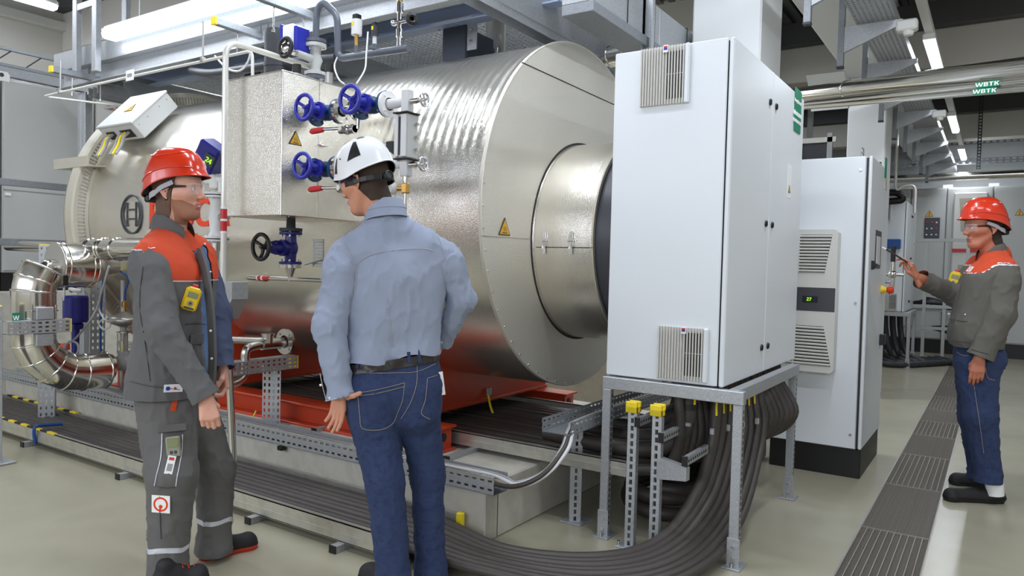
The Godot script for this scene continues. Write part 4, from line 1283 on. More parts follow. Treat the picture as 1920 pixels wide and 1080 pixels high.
	one("air_hose", b().tube(curve([vc + V(0, 1.05, 0), vc + V(0.01, 1.12, 0), vc + V(0.05, 1.22, 0), vc + V(0.0, 1.28, 0.05), vc + V(-0.15, 1.27, 0.06), vc + V(-0.22, 1.18, 0.05), vc + V(-0.25, 0.9, 0.05), vc + V(-0.24, 0.4, 0.05)], 6), 0.008, 8), M.cable_blue, "blue air hose looping up from the diaphragm valve", "hose")
	var gw := [V(-5.193, 1.315, -2.72), V(-5.336, 1.129, -2.74), V(-5.425, 1.021, -2.76), V(-5.478, 0.899, -2.72), V(-5.627, 0.773, -2.7), V(-5.753, 0.727, -2.7), V(-5.762, 0.676, -2.69), V(-5.662, 0.646, -2.68), V(-5.546, 0.68, -2.68), V(-5.567, 0.743, -2.69), V(-5.705, 0.751, -2.7), V(-5.768, 0.686, -2.7), V(-5.638, 0.656, -2.68)]
	one("signal_wire", b().tube(curve(gw, 6), 0.008, 8), M.cable_grey, "grey wire hanging down to a coil beside the blue actuator", "wire")
	var gw2 := [V(-5.238, 1.322, -2.74), V(-5.397, 1.08, -2.76), V(-5.442, 1, -2.78), V(-5.413, 0.93, -2.8), V(-5.416, 0.909, -2.84), V(-5.446, 0.87, -2.86), V(-5.489, 0.845, -2.84), V(-5.526, 0.883, -2.82), V(-5.474, 0.922, -2.82)]
	one("signal_wire", b().tube(curve(gw2, 6), 0.006, 8), M.cable_white, "white wire curling into a small loop above the diaphragm dish", "wire")
	for q in [[V(-5.75, 0.3, -3.12), V(-5.75, 1.2, -3.12), 0.02, "grey upright pipe behind the diaphragm valve"], [V(-5.3, 0.45, -3.25), V(-5.3, 0.75, -3.25), 0.02, "short grey upright pipe behind the man in the red helmet"]]:
		one("service_pipe", b().rod(q[0], q[1], q[2], -1, 12), M.steel_dull, q[3], "pipe")
	for y in [0.62, 0.8]:
		one("service_pipe", b().rod(V(-6.4, y, -3.45), V(-4.4, y, -3.45), 0.035, -1, 14), M.steel, "horizontal silver pipe low behind the valves, " + ("lower" if y < 0.7 else "upper") + " of two", "pipe")
	# perforated support and the small drain pipe before the boiler
	var s2 := thing("support_stand", "perforated grey T-shaped stand on the plinth beside the red beam", "stand", V(-3.98, 0.3, -3.17))
	var st := b()
	st.slots(xf(V(-3.95, 0.3, -3.13), V(0.83, 0, -0.55), Vector3.UP), 0.12, 0.375, 0.004, 4, 9, 0.012, 0.022)
	st.bb(V(-4.03, 0.3, -3.2), V(-3.97, 0.675, -3.19))
	part("post", st, M.galv, s2)
	var sa := b()
	sa.slots(xf(V(-3.88, 0.675, -3.03), V(0, 0, -1), Vector3.UP), 0.5, 0.08, 0.004, 12, 3, 0.022, 0.012)
	sa.bb(V(-3.97, 0.752, -3.28), V(-3.88, 0.757, -2.78)).bb(V(-3.97, 0.673, -3.28), V(-3.88, 0.678, -2.78))
	part("arm", sa, M.galv, s2)
	part("end_trim", b().bb(V(-3.97, 0.673, -3.286), V(-3.876, 0.757, -3.28)), M.yellow, s2)
	part("foot_plate", b().bb(V(-4.05, 0.3, -3.235), V(-3.88, 0.306, -3.09)), M.galv, s2)
	var sp := thing("drain_line", "stainless S-shaped pipe with a sight piece and round flange, left of the shirt sleeve", "pipe", V(-3.93, 0.8, -3.0))
	var X := -3.92
	part("pipe", b().tube(bend([V(-3.92, 0.628, -2.687), V(-3.92, 0.611, -2.828), V(-3.92, 0.674, -2.912), V(-3.92, 0.828, -2.894), V(-3.92, 0.845, -2.973), V(-3.92, 0.848, -3.063)], 0.07, 8), 0.028, 16), M.steel, sp)
	part("weld_collar", b().lathe([Vector2(0.028, -0.01), Vector2(0.031, 0), Vector2(0.028, 0.01)], V(-3.92, 0.749, -2.907), Vector3.UP, 16, true), M.steel_dull, sp)
	var c0 := V(-3.92, 0.848, -3.071)
	part("sight_body", b().rod(c0 + V(0, 0, 0.05), c0 + V(0, 0, -0.09), 0.036, -1, 18).rod(c0, c0 + V(0, 0.055, 0), 0.036, -1, 18).rod(c0 + V(0, 0.055, 0), c0 + V(0, 0.068, 0), 0.042, -1, 18), M.steel, sp)
	var f2 := b()
	flange(f2, c0 + V(0, 0.005, -0.14), V(0, 0, 1), 0.085, 0.02, 4)
	part("flange", f2, M.steel, sp)
	part("clamp_ring", b().rod(c0 + V(0, 0, -0.09), c0 + V(0, 0, -0.13), 0.034, -1, 16), M.steel, sp)
	one("drain_line", b().rod(V(-4.533, 0.818, -3.2), V(-4.096, 0.842, -3.2), 0.026, -1, 14), M.cladding_dull, "straight silver pipe behind the S-shaped pipe", "pipe")

# a blue globe valve: pipe along x through o, spindle towards +z
func globe_valve(label: String, o: Vector3, stem: float, wheel: Material, body: Material, wr: float, vertical := false) -> Node3D:
	var t := thing("globe_valve", label, "valve", o)
	var ax := V(0, 1, 0) if vertical else V(1, 0, 0)
	var bd := b()
	bd.ball(o, V(0.042, 0.042, 0.042) + ax * 0.012, 18)
	bd.rod(o - ax * 0.075, o - ax * 0.02, 0.03, 0.034, 18).rod(o + ax * 0.02, o + ax * 0.075, 0.034, 0.03, 18)
	bd.rod(o + V(0, 0, 0.02), o + V(0, 0, 0.055), 0.034, -1, 18)
	part("body", bd, body, t)
	for s in [-1.0, 1.0]:
		var f := b()
		f.lathe([Vector2(0.02, -0.008), Vector2(0.06, -0.008), Vector2(0.063, -0.005), Vector2(0.063, 0.005), Vector2(0.06, 0.008), Vector2(0.02, 0.008)], o + ax * s * 0.083, ax, 30)
		part("flange", f, body, t)
		for i in 4:
			var a := TAU * (i + 0.5) / 4
			var y := V(0, 0, 1)
			var x := ax.cross(y)
			var p: Vector3 = o + ax * s * 0.083 + (x * cos(a) + y * sin(a)) * 0.049
			part("bolt", b().rod(p - ax * 0.02, p + ax * 0.02, 0.007, -1, 6), M.steel, t)
	part("bonnet", b().lathe([Vector2(0.0, 0.05), Vector2(0.046, 0.05), Vector2(0.046, 0.066), Vector2(0.026, 0.07), Vector2(0.022, stem * 0.62), Vector2(0.03, stem * 0.66), Vector2(0.03, stem * 0.74), Vector2(0.012, stem * 0.76), Vector2(0.012, stem * 0.95), Vector2(0.0, stem * 0.95)], o, V(0, 0, 1), 20), body if vertical else wheel, t)
	for s in [-1.0, 1.0]:
		part("yoke_arm", b().tube([o + V(0, 0.03 * s, 0.06), o + V(0, 0.033 * s, stem * 0.5), o + V(0, 0.018 * s, stem * 0.8)], 0.008, 6), body if vertical else wheel, t)
	var w := b()
	handwheel(w, o + V(0, 0, stem), V(0, 0, 1), wr, wr * 0.16, 3, 0.014, 0.5)
	part("handwheel", w, wheel, t)
	return t


func ball_valve(label: String, c: Vector3, L: float) -> void:
	var t := thing("ball_valve", label, "valve", c)
	part("body", b().ball(c, V(0.028, 0.026, 0.026), 14).rod(c - V(0.05, 0, 0), c + V(0.055, 0, 0), 0.019, -1, 12).rod(c + V(0.035, 0, 0), c + V(0.055, 0, 0), 0.025, -1, 6).rod(c, c + V(0, 0, 0.045), 0.012, -1, 10), M.steel, t)
	part("handle", b().tube([c + V(0, 0, 0.045), c + V(-0.05, 0.0, 0.05), c + V(-L * 0.6, 0.002, 0.06)], 0.008, 6).rod(c + V(0, 0, 0.038), c + V(0, 0, 0.052), 0.014, -1, 8), M.steel, t)
	part("grip", b().tube([c + V(-L * 0.55, 0.0, 0.06), c + V(-L * 0.62, 0.0, 0.06), c + V(-L * 0.95, -0.004, 0.062), c + V(-L, -0.004, 0.062)], [0.012, 0.015, 0.015, 0.01], 10), M.red_plastic, t)


func build_fittings() -> void:
	var zc := -2.66
	# level gauge with its isolating valves
	globe_valve("blue globe valve with blue handwheel, upper left of the group of three", V(-2.945, 2.166, zc), 0.155, M.blue, M.blue_flange, 0.062)
	globe_valve("blue globe valve with blue handwheel, upper right, next to the level gauge", V(-2.616, 2.172, zc), 0.16, M.blue, M.blue_flange, 0.064)
	globe_valve("blue globe valve with blue handwheel, lowest left, partly behind the white helmet", V(-2.952, 1.874, zc), 0.155, M.blue, M.blue_flange, 0.062)
	globe_valve("blue globe valve hidden behind the white helmet", V(-2.616, 1.874, zc), 0.15, M.blue, M.blue_flange, 0.062)
	for y in [2.168, 1.874]:
		var up: bool = y > 2.0
		var st := thing("connecting_pipe", ("upper" if up else "lower") + " stainless pipe with flanges linking the blue valves to the level gauge", "pipe", V(-2.78, y, zc))
		part("pipe", b().rod(V(-3.11, y, zc), V(-3.04, y, zc), 0.027, -1, 16), M.steel, st)
		for x in [-2.84, -2.72, -2.512]:
			var f := b()
			flange(f, V(x - 0.004, y, zc), V(1, 0, 0), 0.063, 0.018, 4)
			part("flange", f, M.white if x > -2.6 else M.steel, st)
		part("pipe", b().rod(V(-2.84, y, zc), V(-2.72, y, zc), 0.024, -1, 16), M.steel, st)
		part("pipe", b().rod(V(-2.512, y, zc), V(-2.4, y, zc), 0.026, 0.02, 16), M.cable_white, st)
	var g := thing("level_gauge", "upright silver level gauge with a dark sight slot, right of the blue valves", "gauge", V(-2.39, 1.7, zc))
	part("gauge_body", b().bb(V(-2.425, 1.895, zc - 0.04), V(-2.355, 2.105, zc + 0.04), 0.004), M.cabinet_far, g)
	part("side_plate", b().bb(V(-2.428, 1.9, zc + 0.041), V(-2.405, 2.1, zc + 0.05), 0.002), M.cable_white, g)
	part("side_plate", b().bb(V(-2.388, 1.9, zc + 0.041), V(-2.355, 2.1, zc + 0.05), 0.002), M.cable_white, g)
	part("sight_slot", b().bb(V(-2.404, 1.91, zc + 0.038), V(-2.389, 2.09, zc + 0.044)), M.black, g)
	for k in 2:
		var y := 2.168 if k == 0 else 1.866
		part("valve_block", b().bb(V(-2.415, y - 0.055, zc - 0.022), V(-2.37, y + 0.055, zc + 0.022), 0.003), M.cable_white, g)
		part("clamp_plate", b().bb(V(-2.435, (2.106 if k == 0 else 1.888), zc - 0.045), V(-2.345, (2.112 if k == 0 else 1.894), zc + 0.055), 0.001), M.dark_gap, g)
		part("knob_stem", b().rod(V(-2.37, y, zc), V(-2.32, y, zc), 0.014, -1, 8).rod(V(-2.32, y, zc), V(-2.29, y, zc), 0.009, -1, 8), M.steel, g)
		var kn := b()
		handwheel(kn, V(-2.285, y, zc), V(1, 0, 0), 0.03, 0.006, 4, 0.0, 0.3)
		part("knob", kn, M.chrome, g)
	for y in [1.94, 2.0, 2.06]:
		part("bolt", b().rod(V(-2.352, y, zc - 0.02), V(-2.335, y, zc - 0.02), 0.008, -1, 6), M.steel, g)
	part("drain_tube", b().rod(V(-2.392, 1.6, zc), V(-2.392, 1.81, zc), 0.009, -1, 10).rod(V(-2.392, 1.79, zc), V(-2.392, 1.812, zc), 0.015, -1, 6).rod(V(-2.392, 1.6, zc), V(-2.392, 1.622, zc), 0.014, -1, 6), M.steel, g)
	part("drain_valve", b().box(V(-2.392, 1.755, zc), V(0.032, 0.05, 0.032), 0.004).rod(V(-2.392, 1.755, zc), V(-2.445, 1.755, zc + 0.01), 0.012, -1, 8), M.brass, g)
	part("drain_knob", b().lathe([Vector2(0.0, 0.018), Vector2(0.026, 0.016), Vector2(0.03, 0.0), Vector2(0.026, -0.012), Vector2(0.0, -0.014)], V(-2.46, 1.755, zc + 0.012), V(-0.6, 0, 1), 12), M.off_white, g)
	ball_valve("small ball valve with a red lever under the upper blue valves", V(-2.775, 2.062, -2.64), 0.2)
	ball_valve("small ball valve with a red lever left of the white helmet", V(-2.78, 1.765, -2.64), 0.2)
	for y in [2.062, 1.765]:
		one("drain_tube", b().rod(V(-2.71, y, -2.65), V(-2.71, y + 0.1, -2.655), 0.012, -1, 10), M.steel, "short steel drop tube above the " + ("upper" if y > 2 else "lower") + " red lever valve", "pipe")
	var cl := b().bb(V(-3.1, 2.031, -2.722) + V(0, -0.012, -0.02), V(-3.1, 2.025, -2.797) + V(0.012, 0.008, 0), 0.003)
	one("toggle_latch", cl, M.chrome, "small chrome toggle latch on the casing beside the warning triangle", "latch")
	one("junction_plate", b().box(V(-2.624, 1.982, -2.8), V(0.05, 0.07, 0.03), 0.004), M.black, "small black instrument box behind the white helmet", "box")
	# lower valve under the casing
	var lo := V(-3.325, 1.462, -2.75)
	var lv := globe_valve("blue globe valve with a black handwheel hanging under the front casing", lo, 0.2, M.black, M.navy, 0.068, true)
	part("inlet_flange", b().lathe([Vector2(0.0, 0.0), Vector2(0.063, 0.0), Vector2(0.063, 0.018), Vector2(0.026, 0.018), Vector2(0.024, 0.08), Vector2(0.0, 0.08)], lo + V(0, 0.094, 0), Vector3.UP, 24), M.rubber, lv)
	part("outlet_cone", b().lathe([Vector2(0.0, 0.0), Vector2(0.06, 0.0), Vector2(0.06, -0.018), Vector2(0.03, -0.02), Vector2(0.012, -0.07), Vector2(0.012, -0.09)], lo - V(0, 0.094, 0), Vector3.UP, 24), M.steel, lv)
	var tl := thing("sample_line", "thin steel pipe with a red and white label running under the black wheel valve", "pipe", V(-3.4, 1.29, -2.75))
	part("pipe", b().tube(bend([V(-3.72, 1.27, -2.9), V(-3.72, 1.285, -2.75), V(-3.3, 1.288, -2.75), V(-2.6, 1.29, -2.75)], 0.04, 6), 0.012, 10), M.steel, tl)
	part("label_sleeve", b().rod(V(-3.6, 1.286, -2.75), V(-3.5, 1.287, -2.75), 0.0135, -1, 12), M.red_plastic, tl)
	part("label_band", b().rod(V(-3.57, 1.286, -2.75), V(-3.555, 1.286, -2.75), 0.014, -1, 12), M.white, tl)
	part("label_band", b().rod(V(-3.61, 1.286, -2.75), V(-3.6, 1.286, -2.75), 0.014, -1, 12), M.white, tl)
	var pb := thing("pulpit_bracket", "slotted steel bracket with a short post behind the black wheel valve", "bracket", V(-3.3, 1.42, -2.95))
	part("plate", b().slots(xf(V(-3.3, 1.36, -2.93), V(1, 0, 0), Vector3.UP), 0.09, 0.16, 0.004, 1, 9, 0.07, 0.006), M.galv, pb)
	part("arm", b().bar(V(-3.38, 1.37, -2.9), V(-3.17, 1.43, -2.96), 0.03, 0.006), M.galv, pb)
	var vr := thing("vent_pipe", "white upright vent pipe bent back over the left edge of the casing, with red label", "pipe", V(-3.47, 1.2, -2.42))
	part("pipe", b().tube(bend([V(-3.466, 1.27, -2.42), V(-3.47, 2.553, -2.42), V(-3.47, 2.55, -3.05)], 0.09, 8), 0.016, 12), M.rail_white, vr)
	part("label_sleeve", b().rod(V(-3.467, 1.54, -2.42), V(-3.467, 1.66, -2.42), 0.0172, -1, 12), M.red_plastic, vr)
	for y in [1.535, 1.6, 1.665]:
		part("label_band", b().rod(V(-3.467, y - 0.006, -2.42), V(-3.467, y + 0.006, -2.42), 0.0176, -1, 12), M.white, vr)
	var hd := b()
	hd.prism([Vector2(-0.07, 0), Vector2(0.06, 0), Vector2(0.06, -0.09), Vector2(-0.02, -0.2), Vector2(-0.09, -0.2), Vector2(-0.07, -0.09)], 0.1, xf(V(-3.42, 1.27, -2.5), V(1, 0, 0), Vector3.UP))
	one("drain_funnel", hd, M.galv, "grey sheet-metal drain funnel at the foot of the white vent pipe", "funnel")
	one("drain_drop", b().rod(V(-3.47, 0.28, -2.5), V(-3.47, 1.08, -2.45), 0.02, -1, 12), M.steel, "steel drop pipe under the drain funnel", "pipe")
	# flow transmitter beside the casing
	var fx := V(-3.97, 0, -2.72)
	var ft := thing("flow_transmitter", "blue display transmitter on a flanged cream valve stack, left of the casing", "instrument", fx + V(0, 1.4, 0))
	var dv := Basis(V(0, 0, 1), -0.62) * Basis(V(0, 1, 0), 0.35)
	part("display_housing", b().box(fx + V(0.03, 2.0, 0.06), V(0.15, 0.17, 0.12), 0.012, dv), M.navy, ft)
	part("display_face", b().box(fx + V(0.06, 1.985, 0.06) + dv * V(0.01, 0, 0.06), V(0.07, 0.07, 0.006), 0.002, dv), M.rubber, ft)
	var dg := text("digits", "24", 0.03, 0.002, M.digit_green if M.has("digit_green") else M.yellow, fx + V(0.06, 1.985, 0.06) + dv * V(0.012, 0, 0.065), dv.x, dv.y, ft)
	part("maker_plate", b().box(fx + V(0.03, 2.0, 0.06) + dv * V(-0.076, 0.01, 0.0), V(0.004, 0.1, 0.07), 0.001, dv), M.white, ft)
	part("manifold", b().box(fx + V(0, 1.86, 0), V(0.07, 0.1, 0.07), 0.01).rod(fx + V(-0.1, 1.87, 0), fx + V(0.13, 1.87, 0), 0.026, -1, 14).rod(fx + V(0.05, 1.78, 0.0), fx + V(0.05, 1.88, 0.0), 0.022, -1, 12), M.off_white, ft)
	for y in [1.775, 1.51]:
		var f2 := b()
		flange(f2, fx + V(0, y, 0), Vector3.UP, 0.075, 0.03, 6)
		part("flange", f2, M.cable_white, ft)
		part("gasket", b().rod(fx + V(0, y - 0.003, 0), fx + V(0, y + 0.003, 0), 0.0765, -1, 24), M.black, ft)
	part("valve_body", b().lathe([Vector2(0.05, 1.52), Vector2(0.034, 1.56), Vector2(0.045, 1.64), Vector2(0.034, 1.72), Vector2(0.05, 1.77)], fx, Vector3.UP, 20, true), M.cable_white, ft)
	part("side_plug", b().rod(fx + V(0, 1.645, 0), fx + V(0.11, 1.645, 0), 0.02, -1, 12), M.steel_dull, ft)
	part("drop_pipe", b().rod(fx + V(0, 1.44, 0), fx + V(0, 1.5, 0), 0.03, -1, 14).rod(fx + V(0, 1.3, -0.04), fx + V(0, 1.45, -0.04), 0.016, -1, 12), M.steel, ft)
	# instruments on top of the casing
	var tx := V(-3.42, 0, -2.99)
	var tv := thing("top_valve", "grey flanged angle valve on top of the casing with a chrome and black handwheel", "valve", tx + V(0, 2.37, 0))
	part("stub", b().rod(tx + V(0, 2.36, 0), tx + V(0, 2.47, 0), 0.026, -1, 16), M.grey_pipe, tv)
	for q in [[2.475, M.grey_pipe], [2.5, M.cabinet_far], [2.665, M.cabinet_far], [2.69, M.grey_pipe]]:
		var f3 := b()
		flange(f3, tx + V(0, q[0], 0), Vector3.UP, 0.062, 0.02, 4)
		part("flange", f3, q[1], tv)
	part("valve_body", b().lathe([Vector2(0.034, 2.51), Vector2(0.028, 2.54), Vector2(0.042, 2.58), Vector2(0.028, 2.62), Vector2(0.034, 2.66)], tx, Vector3.UP, 18, true).rod(tx + V(0, 2.58, 0), tx + V(0, 2.59, 0.14), 0.024, 0.018, 14), M.cabinet_far, tv)
	var tw := b()
	handwheel(tw, tx + V(0, 2.6, 0.22), V(0, 0, 1), 0.052, 0.011, 5, 0.006)
	part("handwheel", tw, M.black, tv)
	part("wheel_boss", b().ball(tx + V(0, 2.6, 0.22), V(0.036, 0.036, 0.016), 14), M.chrome, tv)
	part("stem", b().rod(tx + V(0, 2.59, 0.13), tx + V(0, 2.6, 0.22), 0.01, -1, 8), M.steel, tv)
	var tp := thing("impulse_pipe", "dark grey bent pipe rising from the top valve and running right over the boiler", "pipe", tx + V(0, 2.7, 0))
	part("pipe", b().tube(bend([tx + V(0, 2.7, 0), V(-3.42, 2.866, -2.99), V(-3.367, 2.919, -2.99), V(-3.243, 2.818, -2.99), V(-3.228, 2.565, -2.99), V(-2.689, 2.55, -2.99)], 0.05, 8), 0.02, 14), M.grey_pipe, tp)
	var tr := thing("pressure_transmitter", "white and blue transmitter head standing on the casing behind the black wheel", "instrument", V(-3.5, 2.37, -2.9))
	part("housing", b().bb(V(-3.569, 2.616, -2.86), V(-3.474, 2.775, -2.86) + V(0, 0, -0.1), 0.012), M.white, tr)
	part("side_cover", b().bb(V(-3.465, 2.601, -2.86) + V(0, 0, -0.1), V(-3.437, 2.756, -2.86), 0.006), M.blue, tr)
	part("side_cover", b().bb(V(-3.589, 2.625, -2.86) + V(0, 0, -0.1), V(-3.573, 2.784, -2.86), 0.006), M.blue, tr)
	part("post", b().rod(V(-3.52, 2.36, -2.9), V(-3.52, 2.5, -2.9), 0.022, -1, 14), M.white, tr)
	for q in [["wired_sensor", V(-3.38, 2.37, -2.82), "short sensor with a black cap on the casing top"], ["wired_sensor", V(-3.2, 2.37, -2.9), "second short sensor behind the flanged top valve"]]:
		var sn := thing(q[0], q[2], "sensor", q[1])
		part("socket", b().rod(q[1], (q[1] as Vector3) + V(0, 0.09, 0), 0.022, -1, 12), M.steel_dull, sn)
		part("cap", b().rod((q[1] as Vector3) + V(0, 0.09, 0), (q[1] as Vector3) + V(0, 0.14, 0), 0.024, -1, 12), M.black, sn)
	# transmitters and the pressure gauge on the grey header pipe
	for q in [[V(-3.082, 2.576, -2.99), 0.17, "silver pressure switch with a black plug on the grey header pipe", 0.03], [V(-2.941, 2.577, -2.99), 0.12, "small dark pressure sensor with yellow tags on the grey header pipe", 0.018]]:
		var p: Vector3 = q[0]
		var h: float = q[1]
		var r: float = q[3]
		var ps := thing("pressure_switch", q[2], "sensor", p)
		part("nipple", b().rod(p, p + V(0, h * 0.25, 0), 0.014, -1, 10), M.grey_pipe, ps)
		part("neck", b().rod(p + V(0, h * 0.25, 0), p + V(0, h * 0.6, 0), 0.012, -1, 12), M.brass if r > 0.02 else M.cable_white, ps)
		part("housing", b().rod(p + V(0, h * 0.6, 0), p + V(0, h * 1.1, 0), r, -1, 16), M.cable_white if r > 0.02 else M.rubber, ps)
		part("plug", b().box(p + V(0, h * 1.18, 0), V(r * 1.2, h * 0.2, r * 1.4), 0.004), M.black, ps)
		part("tag", b().box(p + V(0.0, h * 0.95, r + 0.001), V(0.012, 0.02, 0.003)), M.yellow, ps)
	var gp := V(-2.758, 2.56, -2.99)
	var pg := thing("pressure_gauge", "round white pressure gauge with a black rim on its siphon valve, at the top edge", "gauge", gp)
	part("siphon", b().rod(gp, gp + V(0, 0.28, 0), 0.012, -1, 12).ball(gp + V(-0.04, 0.14, 0), V(0.018, 0.018, 0.018), 12).rod(gp + V(-0.05, 0.14, 0), gp + V(0.09, 0.14, 0), 0.012, -1, 10).rod(gp + V(0, 0.06, 0), gp + V(0, 0.1, 0), 0.019, -1, 6).rod(gp + V(0, 0.19, 0), gp + V(0, 0.24, 0), 0.02, -1, 6), M.chrome, pg)
	part("knob", b().lathe([Vector2(0.0, 0.0), Vector2(0.034, 0.0), Vector2(0.036, 0.014), Vector2(0.02, 0.02), Vector2(0.012, 0.014)], gp + V(0.085, 0.14, 0.0), V(1, 0, 0.6), 16), M.black, pg)
	part("brass_nut", b().rod(gp + V(0, 0.25, 0), gp + V(0, 0.285, 0), 0.016, -1, 6), M.brass, pg)
	var gd := V(0.5, -0.12, 0.86).normalized()
	var gc := gp + V(0, 0.355, 0)
	part("case", b().lathe([Vector2(0.0, -0.04), Vector2(0.075, -0.04), Vector2(0.08, -0.03), Vector2(0.08, 0.012), Vector2(0.072, 0.012), Vector2(0.072, 0.002)], gc, gd, 32), M.black, pg)
	part("dial", b().lathe([Vector2(0.072, 0.004), Vector2(0.0, 0.004)], gc, gd, 32), M.white, pg)
	var mk := b()
	var gx := Vector3.UP.cross(gd).normalized()
	for i in 9:
		var a := -0.7 + i * 0.57
		var e := gx * cos(a) + gd.cross(gx) * sin(a)
		mk.bar(gc + gd * 0.005 + e * 0.05, gc + gd * 0.005 + e * 0.062, 0.004, 0.002, 0.0, gd)
	part("dial_marks", mk, M.black, pg)
	for q in [[[V(-3.194, 2.557, -2.95), V(-3.16, 2.489, -2.9), V(-3.016, 2.381, -2.8), V(-2.864, 2.314, -2.7)], "thin clear wire hanging from the header pipe to the upper blue valve, left"], [[V(-2.953, 2.665, -2.95), V(-2.912, 2.53, -2.9), V(-2.871, 2.426, -2.85), V(-2.83, 2.323, -2.75)], "thin clear wire hanging from the header pipe to the upper blue valve, right"]]:
		one("signal_wire", b().tube(curve(q[0], 6), 0.005, 6), M.cable_white, q[1], "wire")
	# the tilted terminal box on the drum
	var ja := 0.75
	var jr := V(0, sin(ja), cos(ja))
	var jt := V(0, cos(ja), -sin(ja))
	var jb := Basis(V(1, 0, 0), jt, V(1, 0, 0).cross(jt))
	var jc := V(-5.75, BY, BZ) + jr * (BR + 0.1)
	var jx := thing("terminal_box", "grey sheet-metal terminal box tilted on the left end of the drum, with a warning triangle", "box", jc)
	part("box_body", b().box(jc, V(0.5, 0.4, 0.14), 0.006, jb), M.cabinet_far, jx)
	part("lid", b().box(jc + jr * 0.075, V(0.515, 0.415, 0.02), 0.006, jb), M.cabinet_far, jx)
	part("gland_plate", b().box(jc - jt * 0.201 + V(-0.13, 0, 0) - jr * 0.01, V(0.12, 0.004, 0.07), 0.0, jb), M.dark_gap, jx)
	part("gland_plate", b().box(jc - jt * 0.201 + V(0.09, 0, 0) - jr * 0.01, V(0.16, 0.004, 0.07), 0.0, jb), M.dark_gap, jx)
	for k in [[-0.2, 0.1], [-0.1, -0.02], [0.03, 0.07], [0.12, -0.03]]:
		part("screw", b().ball(jc + V(0.251, 0, 0) + jt * (k[0] + 0.04) + jr * 0.03, V(0.004, 0.006, 0.006), 8), M.steel_dull, jx)
	var wj := Node3D.new()
	wj.name = "warning_sign"
	jx.add_child(wj, true)
	warning(wj, jc + jr * 0.086, V(1, 0, 0), jt, 0.11, 1)
	for i in 6:
		var x: float = [-0.17, -0.14, -0.11, 0.03, 0.07, 0.12][i]
		var p0 := jc - jt * 0.2 + V(x, 0, 0)
		one("box_cable", b().tube(curve([p0, p0 - jt * 0.06, p0 - jt * 0.12 - jr * 0.03, p0 - jt * 0.2 - jr * 0.05], 5), 0.011, 8), M.yellow if i % 3 == 1 else M.cable_grey, ["grey cable leaving the terminal box, leftmost", "yellow cable leaving the terminal box, left of two", "third cable leaving the terminal box", "fourth cable leaving the terminal box", "yellow cable leaving the terminal box, right of two", "grey cable leaving the terminal box, rightmost"][i], "cable")
	var lg := b()
	lg.prism([Vector2(0.0, 0.0), Vector2(0.17, -0.01), Vector2(0.175, 0.07), Vector2(0.165, 0.07), Vector2(0.16, 0.0), Vector2(0.0, 0.012)], 0.55, xf(V(-5.98, 2.1, -3.13), V(0, 0, 1), Vector3.UP))
	one("cable_ledge", lg, M.ring_beige, "beige folded ledge on the drum below the terminal box", "ledge")
	# lifting lugs
	for q in [[-3.14, "dark blue grey lifting lug on top of the drum with clip brackets, right"], [-6.16 + 0.85, "dark lifting lug on top of the drum near the left end"]]:
		var x: float = q[0]
		var lu := thing("lifting_lug", q[1], "bracket", V(x, 2.72, -4.0))
		part("lug_plate", b().bb(V(x - 0.12, 2.72, -4.0), V(x + 0.08, 3.02, -3.97), 0.004), M.dark_blue_grey, lu)
		part("lug_side", b().bb(V(x + 0.05, 2.72, -4.3), V(x + 0.08, 3.0, -4.0), 0.004), M.dark_blue_grey, lu)
		part("beam_clamp", b().bb(V(x - 0.2, 3.03, -4.03), V(x + 0.16, 3.05, -3.93), 0.003).bb(V(x + 0.085, 2.84, -3.99), V(x + 0.165, 3.03, -3.98), 0.002), M.galv, lu)
		for p in [V(x - 0.15, 3.0, -3.97), V(x + 0.02, 3.0, -3.95), V(x + 0.125, 2.97, -3.978), V(x + 0.125, 2.9, -3.978)]:
			part("bolt", b().rod(p, p + (V(0, 0.06, 0) if p.y > 2.99 else V(0, 0, 0.012)), 0.01, -1, 6), M.steel, lu)
	one("lug_ring", b().lathe([Vector2(0.13, 0), Vector2(0.13, 0.08), Vector2(0.1, 0.08)], V(-3.9, 2.7, -4.1), Vector3.UP, 24), M.rubber, "dark round stub on top of the drum", "stub")
	one("flue_pipe", b().rod(V(-3.15, 2.68, -4.45), V(-3.15, 4.6, -4.45), 0.075, -1, 24), M.cladding, "upright silver pipe rising from the drum top behind the lug", "pipe")


func galv_channel(called: String, label: String, a: Vector3, c: Vector3, w: float, h: float, m: Material, cat := "beam") -> Node3D:
	var t := thing(called, label, cat, (a + c) * 0.5)
	var d := (c - a).normalized()
	var s := d.cross(Vector3.UP).normalized()
	part("web", b().bar(a, c, 0.012, h, 0.002), m, t)
	part("flange", b().bar(a + V(0, h * 0.5, 0) + s * w * 0.5, c + V(0, h * 0.5, 0) + s * w * 0.5, w, 0.012, 0.002), m, t)
	part("flange", b().bar(a - V(0, h * 0.5, 0) + s * w * 0.5, c - V(0, h * 0.5, 0) + s * w * 0.5, w, 0.012, 0.002), m, t)
	return t


